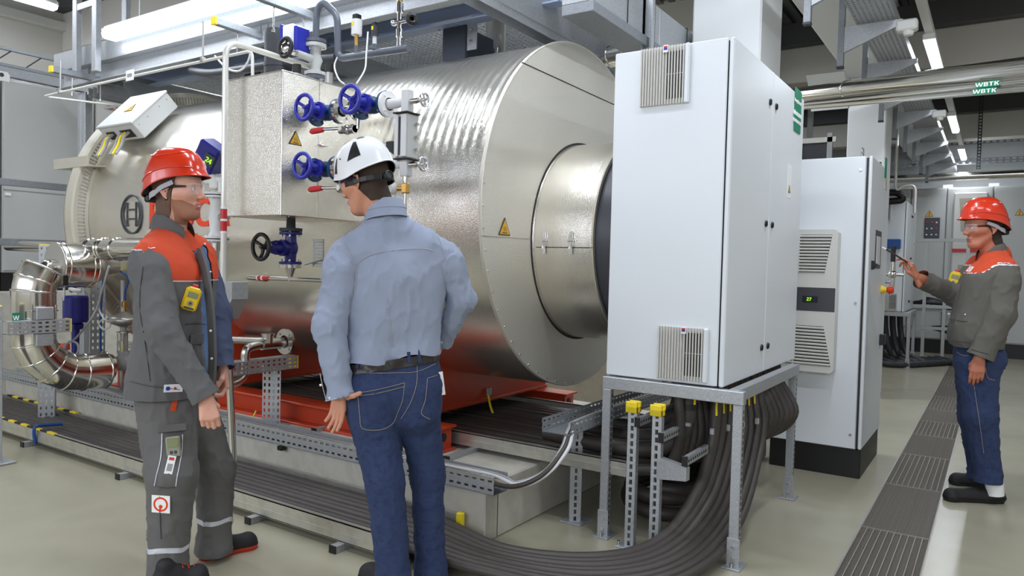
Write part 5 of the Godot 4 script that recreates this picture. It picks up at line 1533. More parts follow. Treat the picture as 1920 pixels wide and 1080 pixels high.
func build_overhead() -> void:
	# steel platform over the boiler
	galv_channel("platform_beam", "front galvanised channel beam of the platform, running right from the left post", V(-7.35, 3.0, -3.42), V(-2.45, 3.0, -3.42), 0.08, 0.16, M.galv)
	one("kick_plate", b().bb(V(-7.38, 3.085, -3.35), V(-2.4, 3.24, -3.34), 0.002), M.galv, "tall smooth kick plate above the front platform beam", "plate")
	galv_channel("platform_beam", "bluish beam of the platform directly over the drum", V(-7.2, 3.09, -4.0), V(-2.3, 3.09, -4.0), 0.1, 0.14, M.beam_blue)
	galv_channel("platform_beam", "rear bluish beam of the platform behind the drum", V(-7.2, 3.05, -5.3), V(-2.1, 3.05, -5.3), 0.1, 0.18, M.beam_blue)
	galv_channel("platform_beam", "cross beam of the platform beside the left post", V(-6.8, 2.94, -3.44), V(-6.8, 2.94, -5.3), -0.08, 0.18, M.galv)
	galv_channel("platform_beam", "cross beam of the platform over the middle of the drum", V(-4.4, 2.97, -3.44), V(-4.4, 2.97, -5.3), -0.08, 0.12, M.galv)
	galv_channel("platform_beam", "shiny cross beam of the platform right of the drum top", V(-2.42, 2.99, -3.2), V(-2.42, 2.99, -5.6), -0.1, 0.2, M.galv)
	for k in 4:
		var x0: float = [-7.2, -6.0, -4.8, -3.6][k]
		one("platform_grating", b().slots(xf(V(x0 + 0.59, 3.19, -3.45), V(1, 0, 0), V(0, 0, -1)), 1.18, 1.85, 0.02, 24, 38, 0.042, 0.042), M.galv, ["leftmost open grating panel of the platform over the boiler", "second grating panel of the platform from the left", "third grating panel of the platform from the left", "rightmost open grating panel of the platform over the drum end"][k], "grating")
	# left post with rails
	var lp := thing("steel_post", "flat grey steel post left of the boiler reaching up to the platform", "post", V(-7.0, 0, -3.42))
	part("shaft", b().bb(V(-7.06, 0.3, -3.5), V(-7.0, 2.86, -3.4), 0.003).bb(V(-7.0, 0.3, -3.41), V(-6.93, 2.86, -3.4), 0.002), M.galv, lp)
	part("foot_plate", b().bb(V(-7.1, 0.3, -3.55), V(-6.9, 0.315, -3.35)), M.galv, lp)
	for y in [1.99, 1.485]:
		one("guard_rail", b().bb(V(-7.03, y - 0.03, -3.4), V(-7.0, y + 0.03, -1.6), 0.004), M.galv_dark, ("upper" if y > 1.6 else "lower") + " flat grey guard rail in front of the left wall cabinets", "rail")
	for q in [V(-6.83, 0, -3.28), V(-6.5, 0, -3.28), V(-6.62, 0, -3.6)]:
		one("hanger_post", b().bb(q + V(-0.035, 2.96, -0.025), q + V(0.035, 4.66, 0.025), 0.004), M.galv, "galvanised hanger post dropping from the ceiling to the platform beam, " + ("leftmost" if q.x < -6.7 else ("middle, thinner, behind" if q.z < -3.4 else "rightmost")) + " of three", "post")
	one("hanger_tie", b().bb(V(-6.8, 3.52, -3.28), V(-6.53, 3.58, -3.26), 0.004), M.galv, "short tie between the hanger posts", "bar")
	# strut rails with yellow caps
	for q in [[V(-6.72, 2.95, -3.02), V(-6.72, 2.95, -3.62), "strut rail with a yellow cap at the left end of the platform"], [V(-4.49, 3.0, -3.04), V(-4.49, 3.0, -3.7), "strut rail with a yellow cap above the white vent pipe"], [V(-3.9, 3.03, -2.9), V(-3.9, 3.03, -3.5), "strut rail over the casing below the long luminaire"]]:
		var sr := thing("strut_rail", q[2], "rail", (q[0] + q[1]) * 0.5)
		part("channel", b().bar(q[0], q[1], 0.05, 0.05, 0.004), M.galv_dark, sr)
		if q[0].x != -3.9:
			part("cap", b().box((q[0] as Vector3), V(0.056, 0.056, 0.02), 0.004), M.yellow, sr)
		for s in [0.3, 0.7]:
			var p: Vector3 = (q[0] as Vector3).lerp(q[1], s) - V(0.02, 0.025, 0)
			part("drop_rod", b().rod(p, p - V(0, 0.14, 0), 0.006, -1, 6).rod(p - V(0, 0.14, 0), p - V(0, 0.16, 0), 0.012, -1, 6), M.steel, sr)
	var it := thing("impulse_tube", "thin steel tube with a small white plate running along under the platform", "pipe", V(-5.2, 2.68, -2.9))
	part("tube", b().tube(bend([V(-6.9, 2.74, -4.2), V(-6.9, 2.74, -3.55), V(-6.55, 2.72, -3.5), V(-6.62, 2.69, -2.92), V(-6.4, 2.683, -2.9), V(-5.28, 2.686, -2.9), V(-3.89, 2.68, -2.9), V(-3.88, 2.42, -2.9)], 0.05, 5), 0.01, 8), M.rail_white, it)
	part("tag_plate", b().box(V(-5.25, 2.69, -2.885), V(0.1, 0.075, 0.006), 0.001), M.white, it)
	part("tag_print", b().box(V(-5.25, 2.69, -2.881), V(0.06, 0.022, 0.002)), M.print_grey, it)
	for x in [-6.3, -4.4]:
		part("hanger_rod", b().rod(V(x, 2.69, -2.9), V(x, 2.94, -2.9), 0.007, -1, 6).box(V(x, 2.69, -2.9), V(0.03, 0.03, 0.03), 0.004), M.steel_dull, it)
	var dh := [V(-5.3, 2.85, -3.4), V(-5.0, 2.78, -3.35), V(-4.6, 2.74, -3.3), V(-4.0, 2.72, -3.3), V(-3.7, 2.73, -3.4)]
	one("dark_hose", b().tube(curve(dh, 6), 0.03, 10), M.rubber, "dark hose sagging behind the white vent pipe over the drum", "hose")
	one("dark_duct", b().rod(V(-4.15, 2.62, -3.3), V(-4.15, 2.95, -3.3), 0.09, -1, 20).rod(V(-4.15, 2.7, -3.3), V(-4.15, 2.72, -3.3), 0.094, -1, 20).rod(V(-4.15, 2.77, -3.3), V(-4.15, 2.79, -3.3), 0.094, -1, 20), M.rubber, "dark ribbed stub behind the white vent pipe on the drum", "duct")
	one("clear_wire", b().tube(curve([V(-4.711, 2.833, -3.2), V(-4.573, 2.729, -3.2), V(-4.435, 2.693, -3.2), V(-4.343, 2.736, -3.2), V(-4.31, 2.811, -3.2)], 6), 0.007, 8), M.cable_white, "pale wire looping under the strut rail behind the vent pipe", "wire")
	# cable duct right of the drum
	for k in 2:
		var z0: float = [-3.6, -4.6][k]
		var td := thing("cable_duct", ["sheet-metal cable duct section above the drum end, nearer", "sheet-metal cable duct section above the drum end, farther"][k], "duct", V(-1.95, 2.95, z0 - 0.5))
		part("cover", b().bb(V(-2.1, 2.86, z0 - 1.0), V(-1.93, 3.12, z0), 0.003), M.galv, td)
		part("base_lip", b().bb(V(-2.1, 2.8, z0 - 1.0), V(-1.9, 2.86, z0), 0.003), M.galv_dark, td)
		part("joint", b().bb(V(-2.11, 2.85, z0 - 0.5), V(-1.925, 3.13, z0 - 0.495)), M.dark_gap, td)
	for q in [[V(-2.2, 2.93, -4.1), "galvanised hanger channel left of the cable duct"], [V(-1.9, 2.68, -4.35), "galvanised hanger channel in front of the cable duct"]]:
		var p: Vector3 = q[0]
		one("hanger_channel", b().bb(p + V(-0.035, 0, -0.02), p + V(0.035, 4.66 - p.y, -0.015)).bb(p + V(0.03, 0, -0.02), p + V(0.035, 4.66 - p.y, 0.025)).bb(p + V(-0.035, 0, -0.02), p + V(-0.03, 4.66 - p.y, 0.025)), M.galv, q[1], "post")
	var se := thing("silver_elbow", "shiny silver insulated pipe elbow just behind the top left corner of the tall cabinet", "pipe", V(-2.2, 2.88, -4.6))
	lagged(se, [V(-2.75, 2.84, -4.75), V(-2.35, 2.86, -4.7)], 0.04, M.cladding, [])
	lagged(se, [V(-2.33, 2.88, -4.7), V(-2.2, 2.885, -4.68), V(-2.1, 2.875, -4.67), V(-2.02, 2.83, -4.66), V(-1.98, 2.76, -4.65)], 0.07, M.cladding, [0, 1, 2, 3])
	# left wall cable tray, column ribs
	var wt := thing("wall_tray", "cable tray with lattice side running along the left wall above the cabinets", "cable tray", V(-8.6, 3.4, -3.0))
	part("tray_floor", b().slots(xf(V(-8.55, 3.16, 0.5), V(1, 0, 0), V(0, 0, -1)), 0.4, 7.0, 0.004, 4, 60, 0.03, 0.05), M.galv_dark, wt)
	part("tray_side", b().bb(V(-8.35, 3.16, -6.5), V(-8.345, 3.25, 0.5)), M.galv, wt)
	part("tray_side", b().bb(V(-8.75, 3.16, -6.5), V(-8.745, 3.25, 0.5)), M.galv, wt)
	for i in 24:
		part("lattice_bar", b().bar(V(-8.7, 3.36, 0.4 - i * 0.29), V(-8.7, 3.5, 0.25 - i * 0.29), 0.012, 0.012), M.rubber, wt)
	part("upper_rail", b().bb(V(-8.72, 3.5, -6.5), V(-8.68, 3.53, 0.5)).bb(V(-8.72, 3.33, -6.5), V(-8.68, 3.36, 0.5)), M.galv_dark, wt)
	for z in [-2.6, -3.2]:
		one("conduit", b().rod(V(-9.27, 0.5, z), V(-9.27, 4.6, z), 0.03, -1, 10), M.wall_beige, "brownish conduit running up the left wall, " + ("nearer" if z > -3 else "farther") + " of two", "conduit")
	one("wall_duct", b().bb(V(-9.3, 4.0, -8.0), V(-9.2, 4.1, 0.0), 0.004), M.rail_white, "pale cable trunking high on the left wall", "trunking")

func build_background() -> void:
	# inner back wall behind the boiler
	struct("wall_inner", b().bb(V(-9.3, 0, -8.8), V(-2.6, 4.7, -8.6)), M.wall_paint)
	# left wall cabinets on their base
	one("cabinet_base", b().bb(V(-9.3, 0, -8.5), V(-7.95, 1.02, 1.0), 0.01), M.concrete, "raised grey base under the left wall cabinets", "base")
	for k in 3:
		var z0: float = [-1.9, -3.16, -4.03][k]
		var z1: float = [-3.15, -4.02, -5.1][k]
		var t := thing("drive_cabinet", ["tall grey cabinet with a round-cornered cooling unit at the left edge of the picture", "tall grey cabinet with a split door left of the steel post", "tall pale cabinet with red lettering behind the steel post"][k], "cabinet", V(-8.3, 1.02, (z0 + z1) * 0.5), "left wall cabinets")
		var m: Material = M.cabinet_far if k < 2 else M.off_white
		part("plinth", b().bb(V(-8.6, 1.02, z1 + 0.004), V(-8.02, 1.2, z0 - 0.004)), M.black, t)
		part("body", b().bb(V(-8.6, 1.2, z1 + 0.006), V(-8.0, 3.07, z0 - 0.006), 0.006), m, t)
		if k == 0:
			var u := Node3D.new()
			u.name = "cooling_unit"
			t.add_child(u, true)
			part("housing", b().bb(V(-8.0, 1.42, -2.98), V(-7.94, 2.98, -2.1), 0.02), M.vent, u)
			for q in [[2.3, 2.92], [1.5, 2.06]]:
				var n := int((q[1] - q[0]) / 0.034)
				for i in n:
					var y: float = q[0] + 0.034 * i
					part("slat", b().bb(V(-7.945, y, -2.92), V(-7.93, y + 0.016, -2.1), 0.003), M.wall_beige, u)
			part("display_band", b().bb(V(-7.942, 2.16, -2.93), V(-7.925, 2.27, -2.1), 0.006), M.anthracite, u)
			part("display", b().bb(V(-7.93, 2.185, -2.74), V(-7.92, 2.245, -2.6), 0.002), M.screen, u)
			part("band_tail", b().bb(V(-7.942, 2.185, -3.03), V(-7.93, 2.205, -2.93)), M.red_plastic, u)
			part("badge", b().bb(V(-7.935, 2.5, -2.62), V(-7.922, 2.57, -2.56), 0.001), M.white, u)
			part("badge_mark", b().bb(V(-7.925, 2.515, -2.61), V(-7.918, 2.555, -2.57)), M.anthracite, u)
		if k == 1:
			part("door", b().bb(V(-8.0, 2.0, z1 + 0.01), V(-7.985, 3.05, z0 - 0.012), 0.004), m, t)
			part("door", b().bb(V(-8.0, 1.22, z1 + 0.01), V(-7.985, 1.985, z0 - 0.012), 0.004), m, t)
			part("door_handle", b().bb(V(-7.985, 2.62, z1 + 0.03), V(-7.97, 2.78, z1 + 0.06), 0.003), M.steel_dull, t)
			for y in [2.06, 1.94]:
				part("hinge", b().bb(V(-7.985, y, z0 - 0.07), V(-7.965, y + 0.03, z0 - 0.02), 0.003), M.white, t)
		if k == 2:
			text("lettering", "SCHNIEWINDT", 0.06, 0.004, M.red_plastic, V(-7.995, 2.98, -4.42), V(0, 0, -1), Vector3.UP, t, true, 0.9)
		var lug := b()
		lug.prism([Vector2(-0.07, 0), Vector2(0.07, 0), Vector2(0.07, 0.06), Vector2(0.05, 0.09), Vector2(-0.05, 0.09), Vector2(-0.07, 0.06)], 0.02, xf(V(-8.0, 3.03, z1), V(0, 0, -1), Vector3.UP))
		part("lifting_lug", lug, M.white, t)
		part("lug_hole", b().rod(V(-8.0, 3.085, z1), V(-7.977, 3.085, z1), 0.02, -1, 14), M.anthracite, t)
	# row of large cabinets on the far wall
	var xs := [-2.1, -1.38, -0.82, -0.12, 0.6, 1.3, 2.0, 2.7]
	for k in 7:
		var x0: float = xs[k]
		var x1: float = xs[k + 1]
		var t := thing("row_cabinet", ["far grey cabinet mostly hidden behind the second unit", "far grey cabinet with a dark status panel and yellow triangle", "far grey cabinet with a pale cooling unit behind the pointing man", "far grey cabinet right behind the pointing man with a yellow triangle", "far grey cabinet at the right edge of the picture", "far grey cabinet beyond the right edge", "far grey cabinet in the right corner"][k], "cabinet", V((x0 + x1) * 0.5, 0, -15.7), "far cabinets")
		part("plinth", b().bb(V(x0, 0, -16.2), V(x1, 0.25, -15.24)), M.black, t)
		part("body", b().bb(V(x0 + 0.004, 0.25, -16.2), V(x1 - 0.004, 2.97, -15.22), 0.005), M.cabinet_far, t)
		part("door", b().bb(V(x0 + 0.015, 0.27, -15.22), V(x1 - 0.015, 2.95, -15.2), 0.005), M.cabinet_far, t)
		part("lifting_lug", b().bb(V(x1 - 0.08, 2.97, -15.3), V(x1 + 0.08, 3.03, -15.28), 0.01), M.white, t)
		if k == 1 or k == 3:
			var ws := Node3D.new()
			ws.name = "warning_sign"
			t.add_child(ws, true)
			warning(ws, V(-1.083 if k == 1 else 0.257, 2.5, -15.196), Vector3.RIGHT, Vector3.UP, 0.13, 1)
		if k == 1:
			part("status_panel", b().bb(V(-1.15, 2.06, -15.2), V(-0.91, 2.44, -15.17), 0.006), M.anthracite, t)
			for i in 9:
				part("indicator", b().ball(V(-1.11 + (i % 3) * 0.075, 2.13 + int(i / 3) * 0.11, -15.168), V(0.016, 0.016, 0.01), 8), M.red_plastic if i > 4 and i < 8 else M.cable_white, t)
		if k == 2:
			var ac := Node3D.new()
			ac.name = "cooling_unit"
			t.add_child(ac, true)
			part("housing", b().bb(V(-0.7, 0.62, -15.2), V(-0.2, 2.86, -15.05), 0.015), M.vent, ac)
			part("upper_grille", b().prism([Vector2(-0.58, 2.2), Vector2(-0.28, 2.2), Vector2(-0.24, 2.76), Vector2(-0.62, 2.76)], 0.012, xf(V(0, 0, -15.05), Vector3.RIGHT, Vector3.UP)), M.wall_beige, ac)
			part("lower_grille", b().bb(V(-0.6, 0.9, -15.05), V(-0.28, 1.6, -15.04)), M.wall_beige, ac)
			part("display_band", b().bb(V(-0.7, 1.82, -15.05), V(-0.2, 1.88, -15.035)), M.red_plastic, ac)
	# second unit of the same make farther down the hall
	for o in get_children():
		if o.get_meta("label", "") == "tall light grey steel cabinet with two ventilation grilles, standing on a galvanised frame":
			copy(o, "second tall grey cabinet on a frame, small, far down the hall", (o as Node3D).position + V(-0.1, 0, -9.0))
		elif o.get_meta("label", "").begins_with("galvanised square-tube frame"):
			copy(o, "second galvanised frame far down the hall under the small cabinet", (o as Node3D).position + V(-0.1, 0, -9.0))
	for i in 6:
		var x := -1.75 + i * 0.09
		var z := -12.5 - i * 0.16
		one("far_cable", b().tube(curve([V(x, 0.86, z), V(x + 0.02, 0.5, z), V(x + 0.12, 0.16, z + 0.1), V(x + 0.4, 0.05, z + 0.2), V(x + 0.75, 0.05, z - 0.1), V(x + 0.5, 0.05, z - 0.5)], 6), 0.045, 8), M.rubber, "dark cable sweeping onto the floor under the far cabinet", "cable", "cables under the far cabinet")
	for q in [[V(-1.5, 0, -12.3), "far slotted post with yellow cap under the far cabinet"]]:
		var sp := thing("strut_post", q[1], "post", q[0])
		part("channel", b().bb((q[0] as Vector3) + V(-0.02, 0, -0.02), (q[0] as Vector3) + V(0.02, 0.72, 0.02)), M.galv, sp)
		part("cap", b().bb((q[0] as Vector3) + V(-0.03, 0.7, -0.03), (q[0] as Vector3) + V(0.03, 0.76, 0.03), 0.004), M.yellow, sp)
	one("black_hose", b().tube(bend([V(-1.7, 2.62, -12.5), V(-1.7, 2.62, -12.25), V(-1.28, 2.62, -12.25), V(-1.2, 2.5, -12.25), V(-1.7, 2.47, -12.25), V(-1.7, 2.47, -12.5)], 0.08, 6), 0.05, 12), M.black, "thick black pipe bend in front of the far cabinet top", "pipe")
	one("blue_box", b().bb(V(-1.42, 1.79, -12.462), V(-1.24, 1.93, -12.33), 0.008), M.cable_blue, "small blue box behind the pen of the pointing man", "box")
	one("sensor_pipe", b().tube(bend([V(-1.31, 4.0, -12.1), V(-1.31, 2.62, -12.1), V(-1.2, 2.7, -12.1), V(-1.05, 2.7, -12.1), V(-1.05, 2.3, -12.1)], 0.1, 5), 0.02, 8), M.rail_white, "thin white pipe hanging before the far cabinets", "pipe")
	var vb := thing("small_valve", "small silver valve cluster seen past the edge of the nearer cabinet", "valve", V(-0.75, 1.45, -6.6))
	part("body", b().rod(V(-0.7, 1.3, -6.5), V(-0.7, 1.5, -6.5), 0.02, -1, 10).rod(V(-1.0, 1.34, -6.5), V(-0.7, 1.34, -6.5), 0.015, -1, 8).rod(V(-1.0, 1.34, -6.5), V(-1.0, 1.34, -6.33), 0.015, -1, 8).rod(V(-0.74, 1.4, -6.5), V(-0.62, 1.4, -6.5), 0.018, -1, 10).ball(V(-0.7, 1.4, -6.5), V(0.035, 0.035, 0.035), 10), M.steel, vb)
	part("handle", b().rod(V(-0.7, 1.5, -6.5), V(-0.7, 1.62, -6.5), 0.018, -1, 8), M.black, vb)
	var sd := thing("rack_stand", "grey rail stand with black cables behind the pointing man", "rack", V(-0.8, 0, -14.0))
	for x in [-1.25, -1.04, -0.75, -0.45]:
		part("upright", b().bb(V(x, 0, -14.02), V(x + 0.05, 1.98, -13.98)), M.rail_grey, sd)
	for y in [0.5, 0.86, 1.2, 1.96]:
		part("rail", b().bb(V(-1.3, y, -14.03), V(-0.2, y + 0.05, -13.97)), M.rail_grey, sd)
	part("shelf", b().bb(V(-1.3, 0.8, -14.6), V(-0.2, 0.84, -14.0)), M.galv_dark, sd)
	for i in 4:
		one("rack_cable", b().tube(curve([V(-1.2 + i * 0.1, 0.92, -14.1), V(-1.0, 0.95 + i * 0.02, -14.05), V(-0.7, 0.9, -14.1 - i * 0.05), V(-0.4, 0.6 - i * 0.05, -14.2), V(-0.9, 0.52, -14.2)], 5), 0.035, 8), M.black, "black cable lying on the far rail stand", "cable", "cables on the far stand")
	# insulated pipes crossing the hall above the pointing man
	var bp := thing("crossing_pipe", "thick silver insulated pipe crossing above the second cabinet, highest of the three", "pipe", V(-0.6, 2.75, -6.0))
	var A := V(-1.473, 2.913, -6.6)
	var C := V(0.079, 2.667, -5.4)
	var d := C - A
	lagged(bp, [A - d * 0.12, A.lerp(C, 0.27), A.lerp(C, 0.28), C + d * 1.6], 0.062, M.cladding, [1])
	for k in 2:
		var a2 := (V(-1.383, 2.788, -6.4) if k == 0 else V(-1.383, 2.766, -6.4))
		var c2 := (V(0.077, 2.588, -5.4) if k == 0 else V(0.079, 2.543, -5.4))
		var sp := thing("crossing_pipe", "thin silver pipe with a green label below the thick crossing pipe, " + ("upper" if k == 0 else "lower") + " of two", "pipe", (a2 + c2) * 0.5)
		part("pipe", b().rod(a2 - (c2 - a2) * 0.12, c2 + (c2 - a2) * 1.6, 0.024, -1, 16), M.cladding, sp)
		var lc := a2.lerp(c2, 0.885 if k == 0 else 0.875) + V(0, 0, 0.0)
		var r := (c2 - a2).normalized()
		var n := V(0, -0.15, 1)
		n = (n - r * n.dot(r)).normalized()
		part("label", b().box(lc + n * 0.024, V(0.15, 0.036, 0.003), 0.0, Basis(r, n.cross(r), n)), M.green, sp)
		text("lettering", "WBTK", 0.024, 0.001, M.white, lc + n * 0.0262, r, n.cross(r), sp, true, 1.7)
	one("far_pipe", b().rod(V(-2.5, 3.12, -14.9), V(3.5, 3.15, -14.9), 0.07, -1, 18), M.cladding, "silver pipe running above the far cabinets", "pipe")
	for q in [[3.42, "lower dark cable tray on the far wall"], [3.78, "upper dark cable tray on the far wall"]]:
		one("wall_cable_tray", b().slots(xf(V(1.0, q[0], -15.6), Vector3.RIGHT, Vector3.UP), 6.0, 0.1, 0.01, 60, 2, 0.06, 0.03), M.galv_dark, q[1], "cable tray")
	one("hanger_strut", b().slots(xf(V(-0.35, 3.2, -14.6), Vector3.RIGHT, Vector3.UP), 0.06, 1.46, 0.01, 1, 28, 0.03, 0.03), M.rubber, "dark perforated hanger beside the farthest luminaire", "strut")
	# long cable tray over the channel, with struts and cantilever arms
	var ct := thing("long_cable_tray", "long perforated cable tray hung under the concrete beam, running away over the channel", "cable tray", V(-0.84, 3.3, -10.0))
	for k in 10:
		var z0 := -4.6 - k * 1.1
		if k < 5:
			part("tray_floor", b().slots(xf(V(-0.84, 3.3, z0), V(1, 0, 0), V(0, 0, -1)), 0.27, 1.1, 0.004, 8, 26, 0.012, 0.016), M.galv, ct)
		else:
			part("tray_floor", b().bb(V(-0.975, 3.298, z0 - 1.1), V(-0.705, 3.302, z0)), M.galv, ct)
	for x in [-0.975, -0.705]:
		part("tray_side", b().bb(V(x - 0.002, 3.3, -15.6), V(x + 0.002, 3.37, -4.6)), M.galv, ct)
	for i in 4:
		one("tray_cable", b().rod(V(-0.93 + i * 0.06, 3.33, -15.6), V(-0.93 + i * 0.06, 3.33, -4.6), 0.022, -1, 8), M.cable, "dark cable lying in the long overhead tray", "cable", "cables in the long overhead tray")
	for k in 9:
		var z := -4.956 - k * 1.17
		var o := thing("tray_hanger", ["nearest hanger strut with its cantilever arm under the long tray", "second hanger strut with its cantilever arm under the long tray", "third hanger strut with its arm, just above the silver pipes", "fourth hanger strut with its arm, just below the silver pipes", "fifth hanger strut with its cantilever arm", "sixth hanger strut with its cantilever arm", "seventh hanger strut with its cantilever arm", "eighth hanger strut with its cantilever arm", "farthest hanger strut with its cantilever arm"][k], "bracket", V(-1.08, 2.98, z), "hangers of the long tray")
		part("strut", b().bb(V(-1.1, 2.98, z - 0.022), V(-1.055, 4.5, z + 0.022), 0.002), M.galv_dark, o)
		part("strut_end", b().bb(V(-1.102, 2.975, z - 0.024), V(-1.053, 2.99, z + 0.024)), M.rubber, o)
		part("arm", b().prism([Vector2(-1.056, 3.09), Vector2(-0.66, 3.25), Vector2(-0.66, 3.285), Vector2(-1.056, 3.285)], 0.03, xf(V(0, 0, z - 0.015), Vector3.RIGHT, Vector3.UP)), M.galv, o)
	for q in [[-6.125, "white smoke detector box at the end of the second cantilever arm"], [-9.63, "white smoke detector box at the end of a farther cantilever arm"]]:
		var sm := thing("smoke_detector", q[1], "detector", V(-0.63, 3.2, q[0]))
		part("box", b().bb(V(-0.7, 3.19, float(q[0]) - 0.05), V(-0.56, 3.27, float(q[0]) + 0.05), 0.012), M.off_white, sm)
		part("sensor", b().lathe([Vector2(0.0, 0.0), Vector2(0.03, 0.0), Vector2(0.038, 0.02), Vector2(0.038, 0.035)], V(-0.62, 3.16, q[0]), Vector3.UP, 16), M.off_white, sm)
	# platform railing behind the white pillar
	var rl := thing("platform_railing", "grey tube railing in front of the bright wall, right of the pillar top", "railing", V(-2.3, 3.6, -11.0))
	for y in [4.64, 4.31, 4.19]:
		part("rail", b().rod(V(-4.2, y, -11.0), V(-1.2, y, -11.0), 0.03, -1, 10), M.rail_grey, rl)
	for x in [-3.7, -2.3, -1.3]:
		part("post", b().bb(V(x - 0.035, 3.2, -11.03), V(x + 0.035, 4.64, -10.97), 0.004), M.rail_grey, rl)
	part("gate_post", b().bb(V(-2.75, 3.2, -10.9), V(-2.65, 4.75, -10.84), 0.004), M.rail_grey, rl)
	var wn := thing("gallery_window", "dark window with a grey frame between the pillars, below the silver pipes", "window", V(-2.1, 2.8, -9.6))
	part("pane", b().bb(V(-2.45, 2.62, -9.62), V(-1.75, 3.0, -9.6)), M.anthracite, wn)
	for x in [-2.47, -2.12, -1.77]:
		part("frame_post", b().bb(V(x - 0.03, 1.2, -9.62), V(x + 0.03, 3.1, -9.57)), M.rail_grey, wn)
	for y in [2.6, 3.02]:
		part("frame_rail", b().bb(V(-2.5, y - 0.03, -9.62), V(-1.7, y + 0.03, -9.57)), M.rail_white, wn)
	# behind the boiler: bright pipes on the inner wall
	one("riser_pipe", b().rod(V(-2.4, 0.0, -7.1), V(-2.4, 4.66, -7.1), 0.09, -1, 20), M.cladding, "upright silver pipe left of the white pillar", "pipe")
	one("wall_frame", b().bb(V(-3.3, 2.9, -7.5), V(-2.0, 2.98, -7.34)).bb(V(-2.1, 0, -7.4), V(-2.0, 4.6, -7.34)), M.rail_grey, "grey steel frame beside the upright silver pipe", "frame")

# ---------------------------------------------------------------- people
var fold := FastNoiseLite.new()


class Hull:  # an indexed surface
	var v := PackedVector3Array()
	var n := PackedVector3Array()
	var t := PackedInt32Array()

	func normals() -> void:
		n = PackedVector3Array()
		n.resize(v.size())
		for i in range(0, t.size(), 3):
			var k := (v[t[i + 2]] - v[t[i]]).cross(v[t[i + 1]] - v[t[i]])
			n[t[i]] += k
			n[t[i + 1]] += k
			n[t[i + 2]] += k
		for i in n.size():
			n[i] = n[i].normalized()

	func moved(x: Transform3D) -> Hull:
		for i in v.size():
			v[i] = x * v[i]
			n[i] = (x.basis * n[i]).normalized()
		return self


